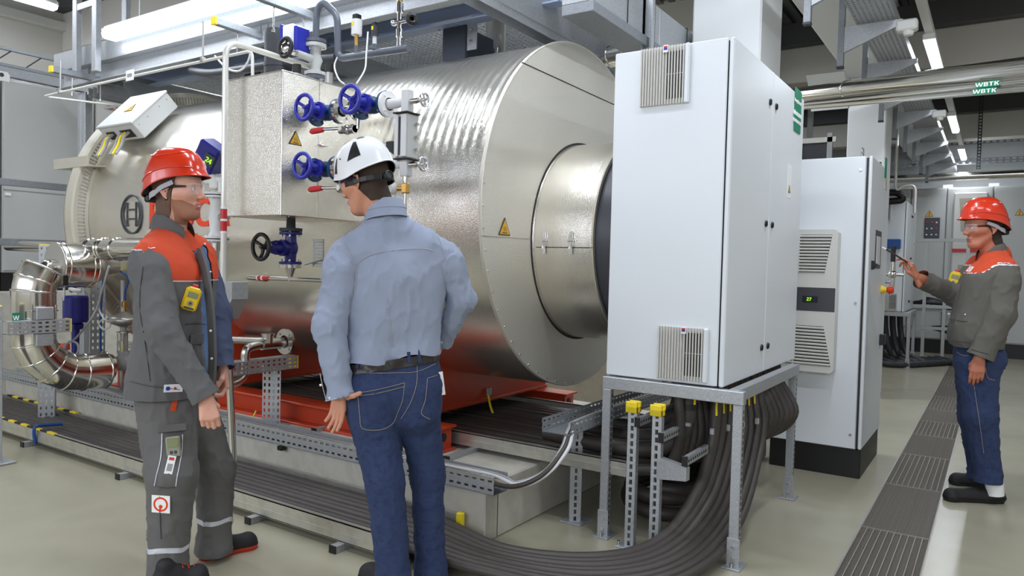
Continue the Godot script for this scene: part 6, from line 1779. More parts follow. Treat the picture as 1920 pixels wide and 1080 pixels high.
# bones: [a, b, ra, rb, blend, (flatten axis, factor)]; a negative ra carves
func skin(bones: Array, cell: float) -> Hull:
	var lo := Vector3.INF
	var hi := -Vector3.INF
	for q in bones:
		if q[2] < 0.0:
			continue
		var r: float = maxf(q[2], q[3]) + 3.0 * cell + 0.01
		lo = lo.min(q[0] - Vector3.ONE * r).min(q[1] - Vector3.ONE * r)
		hi = hi.max(q[0] + Vector3.ONE * r).max(q[1] + Vector3.ONE * r)
	var nx := int((hi.x - lo.x) / cell) + 2
	var ny := int((hi.y - lo.y) / cell) + 2
	var nz := int((hi.z - lo.z) / cell) + 2
	var F := PackedFloat32Array()
	F.resize(nx * ny * nz)
	F.fill(1.0)
	for q in bones:
		var a: Vector3 = q[0]
		var ba: Vector3 = q[1] - a
		var carve: bool = q[2] < 0.0
		var ra: float = absf(q[2])
		var dr: float = absf(q[3]) - ra
		var k: float = q[4]
		var ax: Vector3 = q[5] if q.size() > 5 else Vector3.ZERO
		var fk: float = (1.0 / float(q[6]) - 1.0) if q.size() > 5 else 0.0
		var L2 := maxf(ba.length_squared(), 1e-8)
		var R := maxf(ra, ra + dr) + k + 2.0 * cell
		var l := ((a.min(q[1]) - Vector3.ONE * R - lo) / cell).floor()
		var h := ((a.max(q[1]) + Vector3.ONE * R - lo) / cell).ceil()
		var x0 := maxi(0, int(l.x))
		var x1 := mini(nx - 1, int(h.x))
		for z in range(maxi(0, int(l.z)), mini(nz - 1, int(h.z)) + 1):
			for y in range(maxi(0, int(l.y)), mini(ny - 1, int(h.y)) + 1):
				var i := (z * ny + y) * nx + x0
				var p := lo + Vector3(x0, y, z) * cell - a
				for x in range(x0, x1 + 1):
					var w := p
					if fk != 0.0:
						w += ax * (p.dot(ax) * fk)
					var t := clampf(w.dot(ba) / L2, 0.0, 1.0)
					var d := (w - ba * t).length() - ra - dr * t
					var f := F[i]
					if carve:
						d = -d
						var g := maxf(k - absf(f - d), 0.0)
						F[i] = maxf(f, d) + g * g * 0.25 / k
					elif d < f + k:
						var g := maxf(k - absf(f - d), 0.0)
						F[i] = minf(f, d) - g * g * 0.25 / k
					i += 1
					p.x += cell
	# surface nets
	var s := Hull.new()
	var id := {}
	var off := [0, 1, nx, nx + 1, nx * ny, nx * ny + 1, nx * ny + nx, nx * ny + nx + 1]
	var ed := [[0, 1], [2, 3], [4, 5], [6, 7], [0, 2], [1, 3], [4, 6], [5, 7], [0, 4], [1, 5], [2, 6], [3, 7]]
	var cor := []
	for c in 8:
		cor.append(Vector3(c & 1, (c >> 1) & 1, (c >> 2) & 1))
	var nxy := nx * ny
	for z in nz - 1:
		for y in ny - 1:
			var i := (z * ny + y) * nx
			for x in nx - 1:
				var f0 := F[i]
				if absf(f0) > cell * 2.2:
					i += 1
					continue
				var m := 0
				for c in 8:
					if F[i + off[c]] < 0.0:
						m |= 1 << c
				if m != 0 and m != 255:
					var sum := Vector3.ZERO
					var cnt := 0
					for e in ed:
						var fa := F[i + off[e[0]]]
						var fb := F[i + off[e[1]]]
						if (fa < 0.0) != (fb < 0.0):
							sum += (cor[e[0]] as Vector3).lerp(cor[e[1]], fa / (fa - fb))
							cnt += 1
					id[i] = s.v.size()
					s.v.append(lo + (Vector3(x, y, z) + sum / cnt) * cell)
				i += 1
	for i in id:
		var f0 := F[i] < 0.0
		for q in [[1, nx, nxy], [nx, nxy, 1], [nxy, 1, nx]]:
			var j: int = i + q[0]
			if (F[j] < 0.0) == f0:
				continue
			var A: int = id.get(i, -1)
			var b1: int = id.get(i - q[1], -1)
			var c1: int = id.get(i - q[1] - q[2], -1)
			var d1: int = id.get(i - q[2], -1)
			if A < 0 or b1 < 0 or c1 < 0 or d1 < 0:
				continue
			if f0:
				s.t.append_array(PackedInt32Array([A, c1, b1, A, d1, c1]))
			else:
				s.t.append_array(PackedInt32Array([A, b1, c1, A, c1, d1]))
	s.normals()
	# make sure that the normals look out
	var probe := 0.0
	for i in range(0, s.v.size(), 37):
		var p := (s.v[i] + s.n[i] * cell - lo) / cell
		probe += F[(int(p.z + 0.5) * ny + int(p.y + 0.5)) * nx + int(p.x + 0.5)]
	if probe < 0.0:
		for i in s.n.size():
			s.n[i] = -s.n[i]
	return s


func displace(s: Hull, f: Callable) -> void:
	var flip := 1.0
	var old := s.n.duplicate()
	for i in s.v.size():
		s.v[i] += s.n[i] * float(f.call(s.v[i]))
	s.normals()
	for i in range(0, s.n.size(), 11):
		flip += s.n[i].dot(old[i])
	if flip < 0.0:
		for i in s.n.size():
			s.n[i] = -s.n[i]


# the triangles of s where g > 0 go to a, the others to r
func cut(tris: Array, g: Callable) -> Array:
	var V_: PackedVector3Array = tris[0]
	var N_: PackedVector3Array = tris[1]
	var a := [PackedVector3Array(), PackedVector3Array()]
	var r := [PackedVector3Array(), PackedVector3Array()]
	for i in range(0, V_.size(), 3):
		var gv := [float(g.call(V_[i])), float(g.call(V_[i + 1])), float(g.call(V_[i + 2]))]
		var pos := int(gv[0] > 0.0) + int(gv[1] > 0.0) + int(gv[2] > 0.0)
		if pos == 3 or pos == 0:
			var o: Array = a if pos == 3 else r
			for k in 3:
				o[0].append(V_[i + k])
				o[1].append(N_[i + k])
			continue
		for side in 2:
			var o: Array = a if side == 0 else r
			var pv := []
			var pn := []
			for k in 3:
				var j := (k + 1) % 3
				var in_k: bool = (gv[k] > 0.0) == (side == 0)
				var in_j: bool = (gv[j] > 0.0) == (side == 0)
				if in_k:
					pv.append(V_[i + k])
					pn.append(N_[i + k])
				if in_k != in_j:
					var t: float = gv[k] / (gv[k] - gv[j])
					pv.append(V_[i + k].lerp(V_[i + j], t))
					pn.append(N_[i + k].lerp(N_[i + j], t).normalized())
			for k in range(1, pv.size() - 1):
				for m in [0, k, k + 1]:
					o[0].append(pv[m])
					o[1].append(pn[m])
	return [a, r]


func soup(s: Hull) -> Array:
	var a := PackedVector3Array()
	var n := PackedVector3Array()
	for i in s.t:
		a.append(s.v[i])
		n.append(s.n[i])
	return [a, n]


func shape_of(tris: Array, out := 0.0) -> B:
	var o := B.new()
	var a: PackedVector3Array = tris[0]
	var n: PackedVector3Array = tris[1]
	for i in range(0, a.size(), 3):
		o.tri(a[i] + n[i] * out, a[i + 1] + n[i + 1] * out, a[i + 2] + n[i + 2] * out, n[i], n[i + 1], n[i + 2])
	return o


func wrinkles(p: Vector3, amp: float, freq: float, squash: Vector3) -> float:
	var q := p * squash * freq
	var a := 1.0 - absf(fold.get_noise_3dv(q * 10.0)) * 2.2
	return amp * (a * a * a * 0.9 - 0.2 + fold.get_noise_3dv(q * 4.0) * 0.6)


func near_plane(p: Vector3, c: Vector3, d: Vector3, r: float) -> float:  # > 0 on the kept side of a cuff or hem
	if p.distance_to(c) > r:
		return 1.0
	return (c - p).dot(d)


# ---- the head: local axes, y up, z to the face, origin between the ears
func head_bones(neck: Vector3, jaw := 1.0) -> Array:
	var o := [
		[V(0, 0.062, -0.03), V(0, 0.066, 0.022), 0.077, 0.074, 0.02],
		[V(0, 0.055, 0.05), V(0, 0.02, 0.052), 0.052, 0.052, 0.03],
		[V(0, 0.0, 0.042), V(0, -0.07, 0.055), 0.057, 0.036, 0.03],
		[V(0, -0.088, 0.078), V(0, -0.088, 0.072), 0.02 * jaw, 0.02, 0.03],
		[V(-0.028, 0.041, 0.09), V(0.028, 0.041, 0.09), 0.011, 0.011, 0.014],
		[V(0, 0.032, 0.1), V(0, -0.008, 0.12), 0.007, 0.0105, 0.012],
		[V(-0.01, -0.013, 0.11), V(0.01, -0.013, 0.11), 0.0085, 0.0085, 0.008],
		[V(-0.016, -0.045, 0.096), V(0.016, -0.045, 0.096), 0.007, 0.007, 0.008],
		[V(-0.014, -0.058, 0.094), V(0.014, -0.058, 0.094), 0.0075, 0.0075, 0.007],
		[V(0, 0.0, -0.028), neck - V(0, 0, 0.008), 0.053, 0.054, 0.03],
		[V(0, -0.03, 0.0), neck + V(0, 0, 0.014), 0.045, 0.048, 0.03],
	]
	for s in [-1.0, 1.0]:
		o.append([V(s * 0.05, -0.03, 0.0), V(s * 0.024, -0.085, 0.06), 0.02 * jaw, 0.018, 0.03])
		o.append([V(s * 0.043, 0.0, 0.066), V(s * 0.056, 0.002, 0.03), 0.022, 0.02, 0.025])
		o.append([V(s * 0.033, 0.022, 0.108), V(s * 0.033, 0.022, 0.108), -0.017, -0.017, 0.012])
		# ear: a flat leaf with a thicker rim
		o.append([V(s * 0.076, 0.008, -0.012), V(s * 0.074, -0.016, -0.006), 0.018, 0.011, 0.006, V(s, 0, 0.35).normalized(), 0.35])
		var rim := [V(s * 0.076, 0.018, 0.004), V(s * 0.082, 0.028, -0.008), V(s * 0.086, 0.022, -0.024), V(s * 0.085, 0.004, -0.026), V(s * 0.08, -0.014, -0.016), V(s * 0.076, -0.026, -0.006)]
		for i in 5:
			o.append([rim[i], rim[i + 1], 0.0045, 0.0048, 0.003])
		o.append([V(s * 0.087, 0.004, -0.013), V(s * 0.085, -0.006, -0.01), -0.006, -0.005, 0.004])
	return o


func make_head(t: Node3D, X: Transform3D, skin_m: Material, hair_m: Material, hair_line: Callable, beard: Callable, beard_m: Material, smile: bool, neck: Vector3) -> void:
	var s := skin(head_bones(X.affine_inverse() * neck), 0.0034)
	var lip := cut(soup(s), func(p: Vector3): return minf(0.012 - absf(p.y + 0.052), minf(0.023 - absf(p.x), p.z - 0.093)))
	var h := cut(lip[1], hair_line)
	var rest: Array = h[1]
	var hair: Array = h[0]
	var hs: PackedVector3Array = hair[0]
	for i in hs.size():
		hs[i] += hair[1][i] * (0.004 + 0.004 * maxf(0.0, fold.get_noise_3dv(hs[i] * V(260, 90, 260))))
	var hb := shape_of([hs, hair[1]])
	if beard_m:
		var bd := cut(rest, beard)
		rest = bd[1]
		part("stubble_beard", b().add(shape_of(bd[0], 0.0008), X), beard_m, t)
	part("head", b().add(shape_of(rest), X), skin_m, t)
	part("hair", b().add(hb, X), hair_m, t)
	part("lips", b().add(shape_of(lip[0]), X), M.lip, t)
	if smile:
		part("teeth", b().add(b().box(V(0, -0.0505, 0.101), V(0.024, 0.006, 0.005), 0.002), X), M.white, t)
	else:
		part("mouth_line", b().add(b().box(V(0, -0.0515, 0.1015), V(0.028, 0.0014, 0.004), 0.0005), X), M.leather, t)
	for sx in [-1.0, 1.0]:
		var e := V(sx * 0.032, 0.022, 0.0865)
		part("eye", b().add(b().ball(e, V(0.0115, 0.0115, 0.0115), 14), X), M.white, t)
		part("iris", b().add(b().ball(e + V(0, 0, 0.0072), V(0.0052, 0.0052, 0.005), 10), X), M.leather, t)
		part("eyelid", b().add(b().surf(10, 4, func(u, w): return e + (V(cos(lerpf(0.1, PI - 0.1, u)), sin(lerpf(0.25, 1.4, w)) * sin(lerpf(0.1, PI - 0.1, u)), cos(lerpf(0.25, 1.4, w)) * sin(lerpf(0.1, PI - 0.1, u))) * 0.0125)), X), skin_m, t)
		part("eyebrow", b().add(b().tube(curve([V(sx * 0.012, 0.04, 0.1005), V(sx * 0.028, 0.046, 0.098), V(sx * 0.046, 0.041, 0.084)], 4), [0.003, 0.0034, 0.0036, 0.0036, 0.0036, 0.0034, 0.003, 0.0026, 0.002], 6), X), hair_m, t)


func helmet_point(th: float, w: float, rim: Callable, ax: float, az: float, top: float, peak: float, grow := 0.0) -> Vector3:
	var y0: float = rim.call(th)
	var s := pow(cos(w * PI * 0.5), 0.66)
	var f := maxf(0.0, cos(th))
	var out := 1.0 + (0.022 + peak * pow(f, 3.0)) * pow(maxf(0.0, 1.0 - w / 0.16), 2.0)
	var p := V(sin(th) * (ax + grow) * s * out, lerpf(y0, top + grow, sin(w * PI * 0.5)), cos(th) * (az + grow) * s * out - 0.006)
	# ridge over the crown and a swage line above the rim
	var rd: float = exp(-pow(p.x / 0.03, 2.0)) * smoothstep(0.35, 0.7, w) * 0.004
	p.y += rd
	return p


func safety_helmet(t: Node3D, X: Transform3D, m: Material, emblem: bool) -> void:
	var rim := func(th: float): return 0.0437 + 0.0475 * cos(th) - 0.0112 * cos(2.0 * th)
	var h := Node3D.new()
	h.name = "helmet"
	t.add_child(h, true)
	var f := func(u: float, w: float): return helmet_point(lerpf(-PI, PI, u), w, rim, 0.108, 0.138, 0.204, 0.12)
	part("shell", b().add(b().surf(72, 26, f, true), X), m, h)
	part("shell_inside", b().add(b().surf(48, 16, func(u: float, w: float): return helmet_point(lerpf(-PI, PI, u), w * 0.99, rim, 0.105, 0.135, 0.201, 0.12)), X), M.black, h)
	var edge := []
	for i in 72:
		edge.append(X * (helmet_point(lerpf(-PI, PI, i / 72.0), 0.0, rim, 0.108, 0.138, 0.204, 0.12)))
	part("rim_bead", b().tube(edge, 0.0028, 6, true), m, h)
	for s in [-1.0, 1.0]:  # swage line on each side and vent slots at the back
		var sw := []
		for i in 15:
			var q := helmet_point(s * lerpf(0.55, 2.75, i / 14.0), 0.17 + 0.03 * sin(i / 14.0 * PI), rim, 0.108, 0.138, 0.204, 0.12, 0.0012)
			sw.append(X * q)
		part("swage_line", b().tube(sw, 0.0028, 6), m, h)
		var sw2 := []
		for i in 11:
			sw2.append(X * helmet_point(s * lerpf(0.4, 2.9, i / 10.0), 0.62 - 0.1 * sin(i / 10.0 * PI), rim, 0.108, 0.138, 0.204, 0.12, 0.001))
		part("swage_line", b().tube(sw2, 0.003, 6), m, h)
	for k in 3:
		var vs := []
		for i in 5:
			vs.append(X * helmet_point(PI + lerpf(-0.32, 0.32, i / 4.0), 0.3 + k * 0.12, rim, 0.108, 0.138, 0.204, 0.12, 0.0005))
		part("vent_slot", b().tube(vs, 0.003, 6), M.black, h)
	if emblem:
		var c := helmet_point(0.32, 0.3, rim, 0.108, 0.138, 0.204, 0.12, 0.001)
		var nn := V(0.32, 0.25, 0.9).normalized()
		part("emblem_disc", b().add(b().lathe([Vector2(0.0, 0.002), Vector2(0.017, 0.001), Vector2(0.017, -0.004)], c, nn, 20), X), M.white, h)
		part("emblem_ring", b().add(b().lathe([Vector2(0.007, 0.003), Vector2(0.011, 0.003)], c, nn, 20), X), M.sign_red, h)
		part("emblem_dot", b().add(b().ball(c + nn * 0.002 - V(0, 0.003, 0), V(0.003, 0.003, 0.002), 8), X), M.sign_red, h)
	# harness and nape strap
	for s in [-1.0, 1.0]:
		var st := [V(s * 0.088, 0.045, 0.03), V(s * 0.092, 0.02, -0.02), V(s * 0.087, 0.002, -0.045), V(s * 0.07, -0.012, -0.08), V(s * 0.03, -0.018, -0.108)]
		var bs := b()
		var cv := curve(st, 4)
		for i in cv.size() - 1:
			var q: Vector3 = cv[i]
			bs.bar(q, cv[i + 1], 0.004, 0.02 if i < 9 else 0.026, 0.001, Vector3.UP)
		part("harness_strap", b().add(bs, X), M.strap_grey, h)
	part("nape_pad", b().add(b().box(V(0, -0.022, -0.115), V(0.07, 0.034, 0.02), 0.006), X), M.black, h)
	part("ratchet_knob", b().add(b().rod(V(0, -0.022, -0.12), V(0, -0.022, -0.14), 0.017, -1, 16), X), M.black, h)


func glasses(t: Node3D, X: Transform3D, dark: Material) -> void:
	var g := Node3D.new()
	g.name = "safety_glasses"
	t.add_child(g, true)
	for s in [-1.0, 1.0]:
		part("lens", b().add(b().surf(12, 6, func(u: float, w: float):
			var a: float = lerpf(0.08, 1.05, u) * float(s)
			return V(sin(a) * 0.075, lerpf(0.042, lerpf(-0.004, 0.004, absf(u - 0.3)), w), 0.045 + cos(a) * 0.068 + 0.004 * (1.0 - w))), X), M.glass, g)
		part("temple", b().add(b().tube(curve([V(s * 0.066, 0.03, 0.078), V(s * 0.076, 0.028, 0.04), V(s * 0.083, 0.022, 0.0), V(s * 0.082, 0.002, -0.032)], 4), [0.003, 0.004, 0.0045, 0.005, 0.005, 0.005, 0.0045, 0.0045, 0.004, 0.004, 0.0035, 0.003, 0.003], 6), X), dark, g)
	part("brow_bar", b().add(b().tube(curve([V(-0.066, 0.038, 0.079), V(-0.035, 0.043, 0.106), V(0, 0.044, 0.114), V(0.035, 0.043, 0.106), V(0.066, 0.038, 0.079)], 4), 0.0022, 6), X), M.gauge_glass, g)
	part("nose_bridge", b().add(b().tube([V(-0.012, 0.022, 0.108), V(0, 0.03, 0.113), V(0.012, 0.022, 0.108)], 0.002, 6), X), M.gauge_glass, g)


# ---- hands: x to the fingertips, y out of the back of the hand, z to the thumb
func hand(t: Node3D, W: Vector3, to: Vector3, back: Vector3, thumb: float, m: Material, curl: Array, thumb_pts: Array = [], called := "hand") -> void:
	var x := to.normalized()
	var y := (back - x * back.dot(x)).normalized()
	var z := x.cross(y) * thumb
	var X := Transform3D(Basis(x, y, z), W)
	var o := []
	var zs := [0.029, 0.0095, -0.0105, -0.029]
	var ln := [[0.043, 0.026, 0.02], [0.047, 0.03, 0.021], [0.043, 0.028, 0.02], [0.034, 0.021, 0.018]]
	o.append([V(-0.05, 0, 0), V(0.015, 0, 0), 0.027, 0.026, 0.01, V(0, 1, 0), 0.72])
	for i in 4:
		var base := V(0.088 - 0.004 * absf(i - 1.0), -0.002, zs[i])
		o.append([V(0.01, 0, zs[i] * 0.55), base, 0.0135, 0.0115, 0.012])
		var a := 0.0
		var p := base
		for k in 3:
			a += float(curl[i]) * [0.8, 1.1, 0.8][k]
			var q: Vector3 = p + V(cos(a), -sin(a), (zs[i]) * 0.02) * ln[i][k]
			o.append([p, q, 0.0098 - k * 0.0008, 0.0092 - k * 0.001, 0.003])
			p = q
	var tp := thumb_pts if thumb_pts else [V(0.022, -0.008, 0.026), V(0.05, -0.016, 0.046), V(0.078, -0.02, 0.052), V(0.102, -0.022, 0.05)]
	o.append([V(0.012, -0.004, 0.012), tp[1], 0.015, 0.0125, 0.012])
	o.append([tp[1], tp[2], 0.0115, 0.0105, 0.004])
	o.append([tp[2], tp[3], 0.0105, 0.009, 0.004])
	var s := skin(o, 0.0036)
	var g := shape_of(soup(s))
	part(called, b().add(g, X), m, t)


func shoe(t: Node3D, heel: Vector3, toe: Vector3, upper: Material, sole: Material, laces: Material, lift := 0.0) -> void:
	var d := (toe - heel).normalized()
	var s := d.cross(Vector3.UP).normalized()
	var L := heel.distance_to(toe)
	var o := [
		[heel + d * 0.035 + V(0, 0.035, 0), heel + d * 0.1 + V(0, 0.035, 0), 0.036, 0.038, 0.02],
		[heel + d * 0.1 + V(0, 0.03, 0), toe - d * 0.05 + V(0, 0.028, 0), 0.04, 0.042, 0.03],
		[toe - d * 0.055 + s * 0.012 + V(0, 0.03, 0), toe - d * 0.045 - s * 0.014 + V(0, 0.03, 0), 0.038, 0.036, 0.03],
		[heel + d * 0.05 + V(0, 0.05, 0), heel + d * 0.055 + V(0, 0.1, 0), 0.036, 0.036, 0.03],
		[heel + d * 0.1 + V(0, 0.07, 0), heel + d * (L - 0.1) + V(0, 0.042, 0), 0.03, 0.026, 0.03],
	]
	var sk := skin(o, 0.007)
	var floor_ := heel.y
	for i in sk.v.size():
		if sk.v[i].y < floor_ + 0.012:
			sk.v[i].y = floor_ + maxf(0.001, (sk.v[i].y - floor_) * 0.2 + 0.001)
	var c := cut(soup(sk), func(p: Vector3): return p.y - floor_ - 0.024 - 0.012 * smoothstep(0.1, 0.0, (p - heel).dot(d)))
	var n := Node3D.new()
	n.name = "shoe"
	t.add_child(n, true)
	part("upper", shape_of(c[0]), upper, n)
	part("sole", shape_of(c[1], 0.003), sole, n)
	if laces:
		for i in 4:
			var p := heel + d * (0.12 + i * 0.025) + V(0, 0.094 - i * 0.009, 0)
			part("lace", b().tube([p - s * 0.025 - V(0, 0.008, 0), p, p + s * 0.025 - V(0, 0.008, 0)], 0.003, 6), laces, n)


func collar(t: Node3D, c: Vector3, up: Vector3, fwd: Vector3, r: float, h: float, m: Material, open := 0.35) -> void:
	up = up.normalized()
	fwd = (fwd - up * fwd.dot(up)).normalized()
	var side := fwd.cross(up)
	var f := func(u: float, w: float):
		var a := lerpf(open, TAU - open, u)
		var e := fwd * cos(a) + side * sin(a)
		var front: float = pow(maxf(0.0, cos(a)), 1.5)
		var k := sin(w * PI)
		var rr := r + lerpf(0.0, 0.018, absf(w - 0.45) * 1.8) + front * 0.012
		return c + e * rr + up * (h * (1.0 - pow(absf(w - 0.45) * 1.85, 2.0)) - front * 0.05 - 0.012 * w)
	var s := b()
	s.surf(40, 10, f)
	part("collar", s, m, t)


func strip_on(t: Node3D, called: String, tris: Array, g: Callable, m: Material, out := 0.0015) -> void:
	var c := cut(tris, g)
	if c[0][0].size():
		part(called, shape_of(c[0], out), m, t)

func on_cloth(tris: Array, p: Vector3, dir: Vector3) -> Array:  # nearest hit of a line with a garment: [point, normal]
	var a: PackedVector3Array = tris[0]
	var n: PackedVector3Array = tris[1]
	var best := 1e9
	var nn := -dir
	for i in range(0, a.size(), 3):
		var h: Variant = Geometry3D.ray_intersects_triangle(p, dir, a[i], a[i + 1], a[i + 2])
		if h != null and p.distance_to(h) < best:
			best = p.distance_to(h)
			nn = (n[i] + n[i + 1] + n[i + 2]).normalized()
	return [p + dir * best if best < 1e8 else p, nn]


func on_line(tris: Array, p: Vector3, eye: Vector3) -> Vector3:
	var h := on_cloth(tris, p, (p - eye).normalized())
	return h[0] + (h[1] as Vector3) * 0.002


func seam(t: Node3D, called: String, tris: Array, pts: Array, eye: Vector3, r: float, m: Material) -> void:
	var o := []
	for p in curve(pts, 4):
		o.append(on_line(tris, p, eye))
	part(called, b().tube(o, r, 5), m, t)


func patch(t: Node3D, called: String, tris: Array, p: Vector3, eye: Vector3, w: float, h: float, m: Material, turn := 0.0, th := 0.004) -> Transform3D:
	var q := on_cloth(tris, p, (p - eye).normalized())
	var n: Vector3 = q[1]
	var x := Vector3.UP.cross(n).normalized().rotated(n, turn)
	var X := xf((q[0] as Vector3) + n * th * 0.5, x, n.cross(x))
	part(called, b().box(X.origin, V(w, h, th), 0.001, X.basis), m, t)
	return X


func cloth(bones: Array, cell: float, amp: float, freq: float, squash := Vector3.ONE) -> Array:
	var s := skin(bones, cell)
	displace(s, func(p: Vector3): return wrinkles(p, amp, freq, squash))
	return soup(s)


func build_people() -> void:
	fold.seed = 11
	fold.noise_type = FastNoiseLite.TYPE_SIMPLEX_SMOOTH
	fold.fractal_octaves = 2
	fold.frequency = 1.0
	man_in_jacket()
	man_in_shirt()
	man_at_panel()


const RT := Vector3(0.832778, 0.025385, -0.553026)
const FW := Vector3(-0.5526, 0.0, -0.8334)
const EYE := Vector3(0, 1.4, 0)


func man_in_jacket() -> void:
	var t := thing("person", "man in red helmet and grey work suit with orange-red shoulders, standing at left", "person", V(-2.92, 0, -1.97))
	var f := (RT * V(1, 0, 1) * 0.97 - FW * 0.1).normalized()
	var side := f.cross(Vector3.UP).normalized()  # towards the camera side
	# jacket
	var shn := V(-2.987, 1.385, -1.741)
	var shf := V(-3.14, 1.408, -2.048)
	var neck := V(-3.088, 1.514, -1.882)
	var wn := V(-2.707, 0.828, -1.809)
	var en := V(-2.844, 1.09, -1.704)
	var jk := [
		[V(-3.007, 0.911, -1.829), V(-2.99, 1.308, -1.82), 0.135, 0.135, 0.06],
		[V(-3.094, 0.889, -1.963), V(-3.114, 1.304, -1.989), 0.13, 0.13, 0.06],
		[V(-3.018, 0.806, -1.818), V(-3.014, 0.911, -1.824), 0.14, 0.14, 0.06],
		[V(-3.096, 0.779, -1.957), V(-3.094, 0.889, -1.963), 0.12, 0.13, 0.06],
		[V(-3.032, 0.674, -1.828), V(-3.037, 0.802, -1.829), 0.13, 0.14, 0.06],
		[V(-3.076, 0.649, -1.941), V(-3.096, 0.779, -1.957), 0.11, 0.12, 0.06],
		[shn, shf, 0.083, 0.083, 0.06],
		[V(-3.089, 1.466, -1.868), V(-3.044, 1.427, -1.824), 0.075, 0.085, 0.06],
		[V(-3.101, 1.468, -1.908), V(-3.115, 1.431, -1.97), 0.07, 0.085, 0.06],
	]
	var wd := (wn - en).normalized()
	var hem := V(-3.017, 0.79, -1.818)
	var T := cloth(jk, 0.0115, 0.006, 1.0, V(1, 0.6, 1))
	T = cut(T, func(p: Vector3): return p.y - hem.y)[0]
	var S := cloth([[shn - FW * 0.0, shn.lerp(en, 0.15), 0.078, 0.083, 0.04], [shn.lerp(en, 0.15), en, 0.083, 0.068, 0.04], [en, wn, 0.068, 0.053, 0.03], [wn, wn + wd * 0.05, 0.053, 0.05, 0.02]], 0.0115, 0.0075, 1.0, V(1, 0.6, 1))
	S = cut(S, func(p: Vector3): return near_plane(p, wn + wd * 0.012, wd, 0.14))[0]
	var whole := [T[0] + S[0], T[1] + S[1]]
	# parts of the jacket by colour
	var front := (V(-2.95, 1.356, -1.884)).dot(f)
	var y0 := (V(-2.977, 1.421, -1.749)).y
	var y1 := (V(-2.84, 1.297, -1.834)).y
	var arm_c := (shn + en) * 0.5
	var yoke := func(p: Vector3) -> float:
		return p.y - lerpf(y0, y1, smoothstep(front - 0.1, front - 0.02, p.dot(f)))
	var mid := V(-2.978, 1.404, -1.987)
	var lat0 := mid.dot(side)
	var shirt_c := cut(T, func(p: Vector3): return minf((p - mid).dot(f) + 0.03, 0.052 + maxf(0.0, p.y - mid.y) * 0.3 - absf(p.dot(side) - lat0)))
	part("t_shirt", shape_of(shirt_c[0], -0.006), M.tshirt, t)
	var yk := cut(shirt_c[1], yoke)
	part("jacket_yoke", shape_of(yk[0]), M.jacket_red, t)
	part("jacket", shape_of(yk[1]), M.jacket_grey, t)
	var sy := cut(S, func(p: Vector3): return p.y - y0 - 0.01)
	part("jacket_yoke", shape_of(sy[0]), M.jacket_red, t)
	part("sleeve", shape_of(sy[1]), M.jacket_grey, t)
	strip_on(t, "piping", S, func(p: Vector3): return 0.003 - absf(p.y - y0 - 0.01), M.reflective)
	strip_on(t, "piping", T, func(p: Vector3): return (0.0035 - absf(yoke.call(p))) if (p - mid).dot(f) < 0.02 or absf(p.dot(side) - lat0) > 0.06 else -1.0, M.reflective)
	# the far sleeve with its lining colour
	var shfe := V(-3.046, 1.143, -2.1)
	var wf := V(-2.945, 0.893, -2.062)
	var FA := cloth([[shf, shfe, 0.075, 0.06, 0.04], [shfe, wf, 0.06, 0.048, 0.03], [wf, wf + (wf - shfe).normalized() * 0.04, 0.048, 0.046, 0.02]], 0.0115, 0.006, 1.0, V(1, 0.6, 1))
	FA = cut(FA, func(p: Vector3): return near_plane(p, wf, (wf - shfe).normalized(), 0.12))[0]
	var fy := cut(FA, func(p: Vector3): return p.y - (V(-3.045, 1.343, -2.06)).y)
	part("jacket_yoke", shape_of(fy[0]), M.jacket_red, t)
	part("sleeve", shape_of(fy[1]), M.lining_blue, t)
	# open front edges
	var pl := [V(-2.914, 1.427, -1.911), V(-2.86, 1.335, -1.907), V(-2.831, 1.221, -1.91), V(-2.825, 1.082, -1.92), V(-2.826, 0.919, -1.926), V(-2.842, 0.797, -1.922)]
	var pb := ribbon(curve(pl, 5), (f * 0.75 - FW * 0.5).normalized(), 0.05, 0.012)
	part("placket", pb, M.jacket_grey, t)
	seam(t, "piping", whole, [V(-2.546, 1.423, -1.674), V(-2.519, 1.322, -1.688), V(-2.5, 1.201, -1.696), V(-2.488, 1.058, -1.699)], EYE, 0.0022, M.reflective)
	for p in [V(-3.005, 1.458, -2.007), V(-2.953, 1.333, -2.001), V(-2.79, 1.086, -1.896), V(-2.79, 0.967, -1.903)]:
		part("snap_button", b().ball(p - FW * 0.012, V(0.006, 0.006, 0.006), 8), M.reflective, t)
	collar(t, V(-3.081, 1.524, -1.888), (Vector3.UP + f * 0.12).normalized(), f, 0.074, 0.06, M.jacket_grey, 0.45)
	# chest pocket flap and seams
	patch(t, "pocket_flap", whole, V(-2.543, 1.085, -1.663), EYE, 0.1, 0.045, M.jacket_grey, -0.03, 0.006)
	seam(t, "pocket_seam", whole, [V(-2.581, 1.141, -1.64), V(-2.551, 1.146, -1.66), V(-2.517, 1.143, -1.683)], EYE, 0.002, M.anthracite)
	seam(t, "back_seam", whole, [V(-2.724, 1.357, -1.554), V(-2.729, 1.214, -1.545), V(-2.706, 1.072, -1.555), V(-2.683, 0.92, -1.564)], EYE, 0.002, M.anthracite)
	seam(t, "hem_seam", whole, [V(-2.749, 0.918, -1.52), V(-2.686, 0.901, -1.562), V(-2.626, 0.895, -1.601), V(-2.583, 0.89, -1.629)], EYE, 0.002, M.anthracite)
	var lab := patch(t, "care_label", whole, V(-2.609, 0.896, -1.612), EYE, 0.075, 0.033, M.white, -0.05, 0.003)
	part("label_mark", b().rod(lab * V(-0.022, 0, 0.001), lab * V(-0.022, 0, 0.0035), 0.009, -1, 12), M.blue, t)
	part("label_mark", b().rod(lab * V(0.006, 0, 0.001), lab * V(0.006, 0, 0.0035), 0.008, -1, 3), M.red_plastic, t)
	# trousers
	var hn := V(-3.005, 0.776, -1.825)
